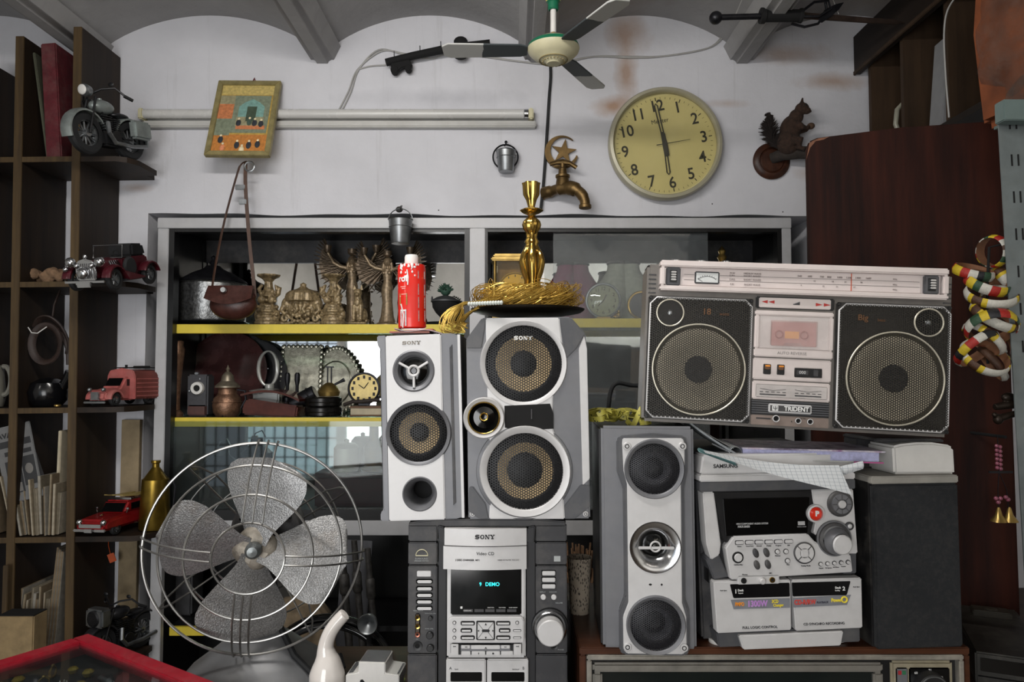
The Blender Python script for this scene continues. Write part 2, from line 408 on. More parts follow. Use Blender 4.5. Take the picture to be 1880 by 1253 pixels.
def sony(m, x, z, w, y, h, k=.18, ex=.3):
    """slab serif four-letter logo, w wide, h tall, centred"""
    lw = w*.225; gap = w*.033; th = h*k; tv = lw*.26
    def bar(x0, x1, z0, z1): m.box(x+x0, x+x1, y-ex, y+ex, z-z0, z-z1)
    def X(i): return -w/2+i*(lw+gap)
    # S
    a = X(0); pts = []
    for i in range(25):
        u = i/24; q = -cos(u*pi)  # top to bottom
        if u < .5: an = R(35+235*u*2); px = a+lw/2+cos(an)*(lw/2-tv/2); pz = h*.25-th*.3+sin(an)*(h*.25-th*.25)
        else: an = R(90-235*(u-.5)*2); px = a+lw/2+cos(an)*(lw/2-tv/2); pz = -h*.25+th*.3+sin(an)*(h*.25-th*.25)
        pts.append((x+px, y, z-pz))
    m.tube(pts, th*.72, 6)
    bar(a, a+tv*.5, -h/2, -h/2+h*.32); bar(a+lw-tv*.5, a+lw, h/2, h/2-h*.32)
    # O
    a = X(1)+lw/2; n = 28; out = [(x+a+lw/2*cos(2*pi*i/n), z-h/2*1.02*sin(2*pi*i/n)) for i in range(n)]; inn = [(x+a+(lw/2-tv)*cos(2*pi*i/n), z-(h/2-th)*sin(2*pi*i/n)) for i in range(n)]
    V = [(p[0], y-ex, p[1]) for p in out]+[(p[0], y-ex, p[1]) for p in inn]; m.put(V, [(i, (i+1) % n, n+(i+1) % n, n+i) for i in range(n)])
    # N
    a = X(2); bar(a+tv*.3, a+tv*.3+tv*.45, -h/2, h/2); bar(a+lw-tv*.75, a+lw-tv*.3, -h/2, h/2)
    m.prism([(x+a+tv*.1, z-h/2), (x+a+tv*1.25, z-h/2), (x+a+lw-tv*.3, z+h/2), (x+a+lw-tv*1.4, z+h/2)], y-ex, y+ex)
    bar(a-tv*.1, a+tv*1.1, -h/2, -h/2+th); bar(a+lw-tv*1.1, a+lw+tv*.1, h/2-th, h/2); bar(a-tv*.1, a+tv*.9, h/2-th, h/2)
    # Y
    a = X(3); c = a+lw/2; bar(c-tv*.5, c+tv*.5, -h/2, 0); bar(c-tv*1.1, c+tv*1.1, -h/2, -h/2+th)
    m.prism([(x+a+tv*.1, z-h/2), (x+a+tv*1.3, z-h/2), (x+c+tv*.5, z), (x+c-tv*.5, z)], y-ex, y+ex)
    m.prism([(x+a+lw-tv*.9, z-h/2), (x+a+lw-tv*.2, z-h/2), (x+c+tv*.5, z), (x+c-tv*.1, z)], y-ex, y+ex)
    bar(a-tv*.2, a+tv*1.6, h/2-th, h/2); bar(a+lw-tv*1.4, a+lw+tv*.2, h/2-th, h/2)
# ---------------------------------------------------------------- small two-way speaker
YS = 1.25
t = Th('bookshelf_speaker', 'narrow silver speaker with three-spoke tweeter, holding the red can', 'speaker', 780, 956, YS, mode='abs', rot=(0, R(-1.6), 0))
# drawn upright: left 700, right 856
m = t.mb(); m.box(702, 854, 6, 215, 614, 955, 3); HS = holes(t, (766, 681, 37.5), (772, 796, 59.5), (772, 907, 30.5)); t.add('cabinet', m, char, cut=HS)
m = t.mb(); m.prism([(699, 614), (716, 614), (716, 955), (699, 955), (699, 940), (705, 934), (705, 641), (699, 630)], -2, 12, b=2)
m.prism([(816, 613), (838, 613), (850, 618), (850, 952), (838, 955), (816, 955)], 0, 12, b=2); t.add('front_frame', m, silver_d, cut=HS)
m = t.mb(); m.prism([(715, 615), (818, 614), (818, 955), (715, 955)], -4, 8, b=2); t.add('front_panel', m, silver, label='light silver front panel', cut=HS)
m = t.mb(); m.prism([(833, 640), (838, 634), (838, 925), (833, 930)], -2, 3); m.use(1).box(848, 853, -1, 8, 616, 953); t.add('trim_strip', m, [char, silver])
c = (766, 681)
m = t.mb(); m.lathe([(26, 12), (30, -2), (36, -6), (39, -4), (39, 0)], (c[0], 0, c[1]), 'y', 48); r_ = t.add('tweeter_horn', m, silver_d)
m = t.mb(); m.lathe([(0, 8), (14, 6), (28, 12)], (c[0], 0, c[1]), 'y', 32); t.add('tweeter_dome', m, gloss, r_)
m = t.mb()
for a in (30, 150, 270): m.tube([(c[0]+9*cos(R(a)), -3, c[1]-9*sin(R(a))), (c[0]+31*cos(R(a)), -4, c[1]-31*sin(R(a)))], 2.6, 8)
m.ring((c[0], -4, c[1]), 9, 2.6, 'y', 24, 8); t.add('tweeter_spider', m, silver, r_)
m = t.mb(); m.cyl((c[0], 0, c[1]), 5, 2, -3, 'y', 16); t.add('phase_plug', m, silver_d, r_)
woofer(t, 772, 796, 61, 54, 38, 18)
m = t.mb(); m.lathe([(18, 60), (20, 20), (24, 4), (30, -5), (32, -4)], (772, 0, 907), 'y', 40); m.use(1).cyl((772, 0, 907), 19, 60, 55, 'y'); t.add('bass_port', m, [silver_d, matt])
m = t.mb(); sony(m, 763, 629, 34, -4.5, 6.5); t.add('brand_lettering', m, mat('faded_ink', '#8b8479', .6))
# ---------------------------------------------------------------- large three-way speaker
t = Th('tower_speaker', 'large silver SONY speaker with two big woofers and small side tweeter', 'speaker', 970, 956, YS-.005, mode='abs')
m = t.mb(); m.prism([(884, 590), (1048, 590), (1070, 618), (1076, 950), (866, 950), (858, 628)], 20, 260, b=4); HS = holes(t, (961.5, 668, 79.5), (964, 866, 82.5), (888.5, 768, 36)); t.add('cabinet', m, char, cut=HS)
m = t.mb()
m.prism([(884, 583), (1049, 581), (1077, 613), (1084, 953), (860, 954), (855, 623)], 0, 24, b=3)
t.add('front_baffle', m, silver_d, cut=HS)
m = t.mb(); m.prism([(891, 584), (1028, 583), (1034, 640), (1017, 700), (1014, 780), (1030, 840), (1037, 953), (898, 953), (902, 860), (896, 800), (894, 700)], -4, 4, b=2); t.add('front_panel', m, silver, label='light silver centre panel', cut=HS)
for q in ([(1028, 583), (1050, 584), (1076, 613), (1060, 640), (1040, 660)], [(884, 584), (893, 584), (884, 640), (856, 640), (855, 623)], [(1084, 930), (1083, 892), (1066, 890), (1035, 930), (1037, 953), (1056, 953)], [(860, 940), (861, 895), (868, 893), (892, 925), (898, 953), (880, 953)]):
    m = t.mb(); m.prism(q, -3, 4, b=1.5); t.add('corner_facet', m, grey_m, cut=HS)
m = t.mb(); m.prism([(1064, 640), (1074, 616), (1079, 640), (1083, 880), (1070, 892)], -2, 4, b=1); t.add('side_strip', m, silver)
m = t.mb(); m.prism([(926, 746), (1010, 742), (1016, 760), (1016, 788), (950, 792), (927, 786)], -5, 2); m.use(1).box(975, 977, -6.5, -4, 752, 770); t.add('port_slot', m, [matt, char])
woofer(t, 961.5, 668, 81, 72, 52, 25, rimmat=silver)
m = t.mb(); m.lathe([(79, 0), (82, -5), (88, -3), (90, 2)], (963, 0, 866), 'y', 56); t.add('outer_ring', m, silver_d)
woofer(t, 964, 866, 84, 71, 52, 33, rimmat=silver, y=-3)
m = t.mb(); m.lathe([(29, 10), (30, -10), (36, -13), (38, -10), (38, 2)], (888.5, 0, 768), 'y', 44); r_ = t.add('tweeter_ring', m, silver)
m = t.mb(); m.lathe([(0, -2), (6, -3), (9, 2), (20, 4), (27, -6), (29, -10)], (888.5, 0, 768), 'y', 36); t.add('tweeter_dome', m, gloss, r_)
m = t.mb(); m.ring((888.5, -11, 768), 28.5, 1.3, 'y', 36, 6); m.ring((888.5, -5, 766), 7, 1.5, 'y', 8, 5); t.add('tweeter_trim', m, gold, r_)
screws(t, [(867.5, 944), (1075, 944)], 5)
m = t.mb(); sony(m, 960.5, 621, 34, -9, 7.5, .2); t.add('brand_lettering', m, white_ink)
# ---------------------------------------------------------------- mini system with display
t = Th('stereo_system', 'charcoal and silver SONY mini system with DEMO on its display', 'stereo system', 895, 1340, YS, z=.724, mode='abs')
t.o = (895, PY(.724, YS)); ZB = t.o[1]-4
m = t.mb(); m.box(748, 1041, 14, 330, 962, ZB, 3); t.add('casing', m, black)
m = t.mb(); m.prism([(748, 964), (800, 958), (985, 958), (1040, 962), (1040, 971), (748, 971)], 0, 200, b=2); t.add('top_cover', m, char)
for (x0, x1, nm) in ((747, 801, 0), (984, 1042, 1)):
    for i, (z0, z1) in enumerate(((968, 999), (1001, 1042), (1044, 1204), (1206, ZB))):
        m = t.mb(); m.box(x0, x1, 2, 20, z0, z1, 2); t.add('tower_panel', m, char)
m = t.mb(); m.prism([(802, 968), (815, 972), (817, 1000), (805, 1000)], -6, 18, b=2); m.prism([(969, 972), (983, 968), (981, 1000), (968, 1000)], -6, 18, b=2)
m.box(804, 818, 4, 22, 1000, ZB, 1); m.box(967, 983, 4, 22, 1000, ZB, 1); t.add('side_channel', m, [mat('dark_channel', '#1d1d20', .5)])
m = t.mb(); m.grid(lambda u, v: (815+152*u, -6-9*sin(pi*u), 973+31*v), 16, 2, 30); lid = t.add('disc_lid', m, silver, label='bowed silver lid with the brand name')
m = t.mb(); sony(m, 890, 987, 36, -15.6, 8, .2); t.add('brand_lettering', m, ink, lid)
m = t.mb(); m.grid(lambda u, v: (813+154*u, -5-8*sin(pi*u), 1006+42*v), 16, 2, 26); fp = t.add('fascia', m, silver)
m = t.mb(); m.text('Video CD', 891, -13.6, 1018, 8, 1.0, .3); m.text('3 DISC CHANGER  MP3', 858, -12.8, 1030, 4.4, 1, .3, .02); m.text('VIDEO CD PLAYER  MHC-RV5', 933, -12.4, 1030, 3, 1, .3); t.add('panel_lettering', m, ink, fp)
m = t.mb(); m.box(820, 965, -4, 14, 1044, 1210, 3); t.add('centre_panel', m, silver)
m = t.mb(); m.box(827, 957, -8, 0, 1046, 1131, 2); d_ = t.add('display', m, gloss)
m = t.mb(); m.text('9', 882, -8.6, 1075, 9.5, .9, .2, .02); m.text('DEMO', 904, -8.6, 1075, 9.5, .98, .2, .02); t.add('display_readout', m, emis('cyan_readout', '#2fd3d8', .9), d_)
m = t.mb()
for i in range(5): m.box(851+i*20, 868+i*20, -8.8, -8, 1120, 1125)
t.add('display_labels', m, char, d_)
m = t.mb(); m.text('SURROUND', 858, -9, 1122.5, 3, .9, .15); m.text('DIRECTION', 901, -9, 1117, 2.6, .9, .15); m.text('PLAY MODE', 922, -9, 1117, 2.6, .9, .15); m.text('TUNER MEMORY', 942, -9, 1117, 2.4, .9, .15); m.box(845, 849, -9, -8.6, 1115, 1119); t.add('display_lettering', m, white_ink, d_)
m = t.mb(); m.prism([(828, 1133), (958, 1133), (962, 1139), (962, 1178), (958, 1180), (826, 1180), (822, 1177), (822, 1139)], -12, 0, b=2); k_ = t.add('control_panel', m, silver)
m = t.mb(); m.box(874.5, 909, -13, -11, 1139.5, 1174.5, 2); m.use(1).box(876, 907.5, -14, -12, 1141, 1173, 2); m.use(0)
for a in ((876, 1141, 887, 1155), (907, 1141, 896, 1155), (876, 1173, 887, 1159), (907, 1173, 896, 1159)): m.tube([(a[0], -14, a[1]), (a[2], -14, a[3])], .5, 4)
m.prism([(890, 1147), (894, 1147), (892, 1143)], -14.5, -13); m.prism([(890, 1168), (894, 1168), (892, 1172)], -14.5, -13); m.prism([(880, 1155), (880, 1159), (877, 1157)], -14.5, -13); m.prism([(904, 1155), (904, 1159), (907, 1157)], -14.5, -13)
m.box(885, 899, -15, -12, 1154.5, 1159.5, .8); t.add('arrow_pad', m, [ink, silver], k_)
for (a, b) in ((846, 872), (911, 937)):
    for z in (1140, 1153, 1166):
        w2 = 5 if z == 1153 else 0; a2, b2 = (a, b-w2) if a < 880 else (a+w2, b)
        m = t.mb(); m.box(a2, b2, -13.5, -11, z, z+8, 1.5); m.use(1).box(a2+1.3, b2-1.3, -14.5, -12, z+1.3, z+6.7, 1); t.add('button', m, [ink, silver], k_)
for (x, z) in ((834.5, 1143), (834.5, 1157), (834.5, 1170), (949.5, 1143)):
    m = t.mb(); m.cyl((x, 0, z), 3.4, -11, -13, 'y', 20); m.use(1).cyl((x, 0, z), 2.4, -12, -14.3, 'y', 16, .5); t.add('button', m, [ink, silver], k_)
for z in (1155, 1168): 
    m = t.mb(); m.box(942, 957, -13, -11, z, z+4.5, .8); m.use(1).box(943, 956, -13.6, -12, z+.8, z+3.7, .5); t.add('button', m, [ink, silver], k_)
m = t.mb(); m.box(827, 958, -9, 0, 1181, 1203, 3); m.use(1).box(845, 938, -10, -8, 1183, 1196, 2); tr_ = t.add('transport_panel', m, [ink, silver_d])
for (a, b, z0, z1) in ((828, 842, 1182, 1202), (943, 957, 1182, 1202), (847, 863, 1184, 1190), (865, 918, 1184, 1191), (920, 936, 1184, 1190), (847, 864, 1195, 1202), (866, 891, 1195, 1202), (893, 918, 1195, 1202), (920, 942, 1195, 1202)): btn(t, a, b, z0, z1, silver, 'key', 2.5, -9.5, .8, tr_)
m = t.mb(); m.text('I<<', 835, -12.4, 1186, 4, 1, .2, .03); m.text('>>I', 950, -12.4, 1186, 4, 1, .2, .03); m.text('<<', 856, -12.4, 1187, 4, 1, .2, .03); m.text('>>', 928, -12.4, 1187, 4, 1, .2, .03); m.text('II', 879, -12.4, 1198.5, 4, 1, .2, .04); m.box(904, 907, -12.6, -12, 1197, 1200); m.text('^', 892, -12.4, 1190, 7, 1.2, .2, .03); t.add('key_lettering', m, ink, tr_)
for (a, b, tx, tx2, xx) in ((819, 892, 'A', 'PLAY', 827), (894, 970, 'B', 'REC/PLAY', 961)):
    m = t.mb(); m.box(a, b, -5, 12, 1212, ZB-6, 2); dk = t.add('cassette_deck', m, silver)
    m = t.mb(); m.box(a+8, b-7, -6, -4, 1235, 1252, 1); t.add('deck_window', m, gloss, dk)
    m = t.mb(); m.text(tx, xx, -5.4, 1228, 7, 1, .2); m.text(tx2, xx+(11 if tx == 'A' else -14), -5.4, 1230, 3, 1, .2); t.add('deck_lettering', m, ink, dk)
m = t.mb(); m.lathe([(26, -6), (33, -4), (34, 2)], (1010, 0, 1154), 'y', 48); m.use(1).lathe([(25, -4), (28, -8), (31, -5), (32, 0)], (1010, 0, 1155), 'y', 48); kn = t.add('volume_knob', m, [black, chrome])
m = t.mb(); m.cyl((1010, 0, 1158), 25, 0, -26, 'y', 48, 2, r1=24); t.add('knob_face', m, silver, kn)
for i, z in enumerate((1053, 1065, 1077)):
    m = t.mb(); m.box(994, 1021, 0, 3, z-1.5, z+9, 1); m.use(1).box(996, 1020, -3, 2, z, z+7.5, 1); t.add('button', m, [matt, silver])
for x in (998, 1017.5): rbtn(t, x, 1101, 5, silver, d=3, y=2)
jack(t, 1018, 1190, 7, black, 2)
m = t.mb(); m.box(764, 790, -2, 3, 1053, 1063, 1); t.add('power_button', m, silver)
for z in (1069, 1082, 1094, 1106, 1118):
    m = t.mb(); m.box(762, 793, 0, 3, z-1, z+8, 1.5); m.use(1).box(764.5, 791.5, -2.5, 2, z+.8, z+6.2, 1.5); t.add('button', m, [matt, silver])
m = t.mb(); m.box(761, 770, 0, 3, 1131, 1175, 2); t.add('jack_plate', m, mat('brown_plate', '#4a3d30', .5))
for z, mt in ((1138, gold), (1153.5, gold), (1168.5, mat('red_brass', '#a86a58', .35, .8))): jack(t, 765.6, z, 4.5, mt, 0)
jack(t, 765.6, 1190, 8.5, black, 2)
for (x, z, r) in ((789, 1139, 4), (788, 1170, 6.5), (789, 1193, 6.5)): rbtn(t, x, z, r, black, 'small_knob', 6, 2)
m = t.mb(); m.ring((772.5, 1.5, 1025), 11, .8, 'y', 20, 5, 180, 360); m.box(761, 784, 1, 2, 1024.4, 1026); t.add('arc_emblem', m, cream)
m = t.mb()
for tx, x, z, s_ in (('SURROUND', 772, 1031, 4.4), ('SPEAKER MATRIX', 772, 1035, 3.4), ('VIDEO INPUT', 766, 1126, 3), ('OPERATION DIAL', 789, 1131, 2.6), ('ECHO LEVEL', 787, 1159, 2.8), ('VOLUME', 1027, 1112, 3.4), ('PHONES', 1030, 1197, 3), ('DISPLAY', 997, 1092, 3), ('KARAOKE', 1016, 1092, 3), ('MIC', 765, 1178, 3)): m.text(tx, x, 1.6, z, s_, 1, .25)
m.box(1018, 1030, 1.5, 2, 1026, 1036); t.add('tower_lettering', m, mat('pale_print', '#a4a8a8', .6))
# ---------------------------------------------------------------- three-driver speaker on the television
YT = 1.24
ZTV = P(1190, 1194, YT).z
t = Th('floor_speaker', 'tall silver speaker with central horn tweeter standing on the television', 'speaker', 1194, 1194, YT, z=ZTV, mode='abs', rot=(0, R(-.3), R(-3)))
t.o = (1194, 1194)
m = t.mb(); m.prism([(1105, 788), (1280, 788), (1280, 1193), (1105, 1193)], 16, 240, b=3); HS = holes(t, (1204, 862, 53.5), (1203, 1145, 52.5), (1204, 1005, 45.5)); t.add('cabinet', m, black, cut=HS)
m = t.mb(); m.prism([(1108, 784), (1279, 786), (1279, 1193), (1108, 1192)], 0, 20, b=5); t.add('front_frame', m, silver_d, cut=HS)
wst = [(1142, 803), (1200, 798), (1260, 803), (1265, 812), (1265, 868), (1258, 900), (1257, 1100), (1264, 1120), (1264, 1194), (1256, 1201), (1145, 1201), (1137, 1194), (1137, 1120), (1147, 1095), (1147, 900), (1136, 868), (1136, 810)]
m = t.mb(); m.prism(wst, -9, 6, b=3); t.add('front_baffle', m, grey_m, cut=HS)
wst2 = [(1147, 806), (1256, 806), (1260, 815), (1259, 866), (1252, 890), (1251, 1105), (1258, 1130), (1258, 1190), (1251, 1197), (1150, 1197), (1144, 1190), (1144, 1130), (1154, 1105), (1154, 890), (1148, 866), (1146, 815)]
m = t.mb(); m.prism(wst2, -12, -6, b=1.5); t.add('front_panel', m, silver, label='light silver front panel', cut=HS)
woofer(t, 1204, 862, 55, 47.5, 30, 20, rimmat=silver_d, y=-12, cone_m=mat('grey_paper_cone', '#55565c', .7, 0, .1, 60), grm=gr_f)
woofer(t, 1203, 1145, 54, 47, 30, 20, rimmat=silver_d, y=-12, cone_m=mat('grey_paper_cone', '#55565c', .7, 0, .1, 60), grm=gr_f)
m = t.mb(); m.lathe([(20, 6), (30, -6), (43, -13), (47, -13), (47, -8)], (1204, 0, 1005), 'y', 48); r_ = t.add('tweeter_horn', m, chrome)
m = t.mb(); m.lathe([(0, -6), (8, -4), (22, 6)], (1204, 0, 1005), 'y', 32); t.add('tweeter_dome', m, gloss, r_)
m = t.mb(); m.box(1173, 1238, -15, -12, 1003, 1008, 1); m.ring((1204, -14, 1003), 9, 1.8, 'y', 24, 6); t.add('tweeter_bar', m, silver, r_)
screws(t, [(1181, 981), (1229, 981), (1181, 1029), (1229, 1029)], 5, 'screw', r_)
m = t.mb()
for x, z in ((1154.5, 820.5), (1255.5, 820.5), (1151, 1184.5), (1253, 1184.5)):
    q = t.mb(); q.cyl((x, 0, z), 7.5, -10, -15, 'y', 20, 1); q.use(1).ring((x, -15, z), 3.5, 1, 'y', 16, 6); t.add('screw', q, [silver, char])
m.ell((1194, -12.2, 1072), (3, .6, 1.8), 10); m.ell((1214.5, -12.2, 1072), (1.8, .6, 2), 10); t.add('logo_holes', m, matt)
# ---------------------------------------------------------------- compact disc stereo
t = Th('disc_stereo', 'silver SAMSUNG mini system with red power badge and two cassette decks', 'stereo system', 1440, 1194, YT+.005, z=ZTV, mode='abs', rot=(0, R(-.6), R(3)))
t.o = (1440, 1194)
m = t.mb(); m.prism([(1292, 838), (1575, 838), (1578, 1188), (1300, 1188)], 40, 300, b=4); t.add('casing', m, char)
m = t.mb(); m.prism([(1296, 838), (1578, 838), (1580, 874), (1290, 874)], 0, 60, b=3); top_ = t.add('top_panel', m, silver)
m = t.mb(); m.text('SAMSUNG', 1338, -.6, 859, 10, 1.0, .4, .02); m.text('PLAYBACK', 1553, -.6, 876, 5, 1, .4, .02); t.add('brand_lettering', m, ink, top_)
m = t.mb(); m.box(1287, 1580, -8, 50, 874, 886, 2); m.use(1).box(1287, 1580, -7, 50, 886, 904, 1.5); t.add('ledge', m, [silver, grey_m])
m = t.mb(); m.prism([(1293, 905), (1314, 905), (1325, 1000), (1322, 1020), (1306, 1029), (1298, 1000)], -4, 30, b=2); t.add('pillar', m, silver)
m = t.mb(); m.prism([(1298, 1029), (1322, 1018), (1340, 1062), (1312, 1066)], 2, 40, b=2); t.add('waist', m, grey_m); m = t.mb(); m.prism([(1560, 1020), (1583, 1022), (1582, 1062), (1556, 1062)], 2, 40, b=2); t.add('waist', m, grey_m)
m = t.mb(); m.box(1306, 1578, 12, 50, 905, 1075); t.add('inner_face', m, black)
m = t.mb(); m.prism([(1313, 905), (1500, 905), (1505, 950), (1494, 988), (1336, 1000), (1326, 990)], -2, 18, b=2); m.use(1).prism([(1330, 918), (1494, 918), (1488, 984), (1334, 986)], -4, 0, b=1); d_ = t.add('display', m, [black, gloss])
m = t.mb(); m.text('MINI COMPONENT AUDIO SYSTEM', 1384, -4.6, 964.5, 4.6, .82, .3, .01); m.text('MAX-B450', 1368, -4.6, 969.5, 5.5, .9, .3, .03); m.box(1470, 1483, -4.8, -4, 962, 969); m.text('DIGITAL AUDIO', 1477, -4.6, 972, 2.6, .9, .3); t.add('display_lettering', m, mat('pale_print2', '#a9a9a9', .6), d_)
m = t.mb(); m.prism([(1497, 905), (1578, 905), (1583, 1024), (1560, 1024), (1500, 985), (1507, 955)], -3, 20, b=2); t.add('side_fascia', m, silver)
m = t.mb(); m.prism([(1347, 986), (1486, 984), (1500, 1000), (1566, 1024), (1569, 1056), (1340, 1064), (1332, 1006)], -9, 14, b=2); k_ = t.add('control_panel', m, silver)
def dial(cx, cz, r, y=-4):
    m = t.mb(); m.lathe([(r*1.1, y+4), (r*1.1, y-2), (r, y-5), (r*.78, y-6)], (cx, 0, cz), 'y', 40); m.use(1).lathe([(r*.85, y-4), (r*.8, y-9), (r*.45, y-9), (r*.42, y-6)], (cx, 0, cz), 'y', 40)
    m.use(0)
    for a in range(0, 360, 45): m.tube([(cx+r*.45*cos(R(a)), y-9, cz+r*.45*sin(R(a))), (cx+r*.82*cos(R(a)), y-9, cz+r*.82*sin(R(a)))], .7, 4)
    m.use(2).cyl((cx, 0, cz), r*.33, y-4, y-11, 'y', 24, 1); return t.add('selector_dial', m, [char, silver_d, silver])
dial(1550.5, 931, 22)
m = t.mb(); m.lathe([(12, -6), (13, -10), (16, -9), (17, -3)], (1503, 0, 948), 'y', 36); pb = t.add('power_button', m, silver)
m = t.mb(); m.lathe([(0, -14), (8, -13), (12, -9), (12, -6)], (1503, 0, 948), 'y', 32); t.add('red_lens', m, mat('red_lens', '#d8301c', .2, 0, .05, coat=.5), pb, 'red button face with a white P')
m = t.mb(); m.text('P', 1502, -14.2, 947, 13, 1, .6, .05); t.add('lens_letter', m, white_ink, pb)
m = t.mb(); m.lathe([(24, -14), (29, -12), (32, -5), (32, -2)], (1536, 0, 994), 'y', 48); kn = t.add('volume_knob', m, char)
m = t.mb(); m.ring((1536, -8, 994), 31, 2, 'y', 48, 8); m.lathe([(17, -28), (22, -20), (25, -13)], (1539, 0, 998), 'y', 40); t.add('knob_ring', m, silver_d, kn)
m = t.mb(); m.cyl((1541, 0, 1001), 18, -12, -30, 'y', 40, 2); t.add('knob_face', m, silver, kn)
m = t.mb(); m.lathe([(4.5, -6), (5, -8), (7.5, -7), (7.5, -2)], (1567, 0, 972.5), 'y', 24); m.use(1).ell((1567, -7, 972.5), (4.5, 2, 4.5), 14); t.add('button', m, [char, silver])
for x in (1357, 1375.5, 1393.5, 1412, 1430, 1449):
    m = t.mb(); m.box(x-8, x+8, -10.5, -8, 993, 1001, 1); m.use(1).box(x-7, x+7, -13, -9, 994, 999.5, 1); t.add('button', m, [char, silver], k_)
m = t.mb(); m.cyl((1353.7, 0, 1023.7), 10.5, -8, -11, 'y', 32, 1); m.use(1).cyl((1353.7, 0, 1023.7), 7.5, -9, -13, 'y', 28, 1); t.add('button', m, [matt, silver], k_)
for x, z in ((1387, 1016.6), (1407, 1016), (1388.5, 1038), (1409, 1037.5)):
    m = t.mb(); m.M = Matrix.Translation((x, -10, z)) @ Matrix.Rotation(R(20), 4, 'Y'); m.ell((0, 0, 0), (5.5, 3, 9), 16); t.add('deck_key', m, char, k_)
for x, z in ((1427.5, 1015), (1443.5, 1015), (1446, 1032)):
    m = t.mb(); m.cyl((x, 0, z), 5, -8, -10.5, 'y', 24); m.use(1).cyl((x, 0, z), 3.7, -9, -13, 'y', 20, .8); t.add('button', m, [char, silver], k_)
m = t.mb(); m.lathe([(19, -8), (20, -12), (17, -13)], (1477, 0, 1018), 'y', 40); m.use(1).lathe([(18, -11), (17, -14), (9, -14), (8.5, -11)], (1477, 0, 1018), 'y', 36); m.use(0)
for a in (45, 135, 225, 315): m.tube([(1477+9*cos(R(a)), -14, 1018+9*sin(R(a))), (1477+18*cos(R(a)), -13.5, 1018+18*sin(R(a)))], 1, 4)
m.use(1).box(1470, 1484, -15, -10, 1011, 1025, 1.5); t.add('arrow_pad', m, [char, silver], k_)
for i in range(5):
    m = t.mb(); x = 1508+i*12.9; z = 1039.5-i*.6; m.cyl((x, 0, z), 4.2, -8, -10.5, 'y', 20); m.use(1).cyl((x, 0, z), 3, -9, -13, 'y', 16, .6); t.add('button', m, [char, silver], k_)
m = t.mb(); m.box(1352, 1430, -11, 8, 1057, 1074, 2); st_ = t.add('jack_strip', m, silver)
for x, mt in ((1363, black), (1416, gold)):
    m = t.mb(); m.lathe([(2.6, -10), (2.6, -12.5), (5, -12.5), (5.5, -10)], (x, 0, 1065.5), 'y', 20); m.use(1).cyl((x, 0, 1065.5), 2.8, -10, -11.6, 'y', 16); t.add('jack', m, [mt, matt], st_)
m = t.mb(); m.cyl((1396, 0, 1066), 5.5, -10, -19, 'y', 20, 1.5); t.add('small_knob', m, silver, st_)
m = t.mb()
for tx, x, z, s_ in (('Demo', 1357, 1004, 3), ('Timer/Clock', 1376, 1004, 2.8), ('Dimmer', 1394, 1004, 3), ('Display', 1412, 1004, 3), ('Program', 1430, 1004, 3), ('Edit', 1449, 1004, 3), ('On/Standby', 1354, 1037, 3.4), ('Memory', 1428, 1022.5, 3), ('Stop', 1447, 1039, 3), ('Tuning Mode', 1480, 1042, 3.4), ('Repeat', 1509, 1047, 2.8), ('CD Synchro', 1523, 1047, 2.6), ('REC/Pause', 1537, 1046, 2.6), ('Counter', 1551, 1045, 2.6), ('Phones', 1366, 1055, 3.4), ('MIC', 1414, 1054, 3.4)): m.text(tx, x, -9.5, z, s_, 1, .4)
t.add('panel_lettering', m, ink, k_)
dkw = mat('deck_black', '#101012', .18, 0, .1, 20)
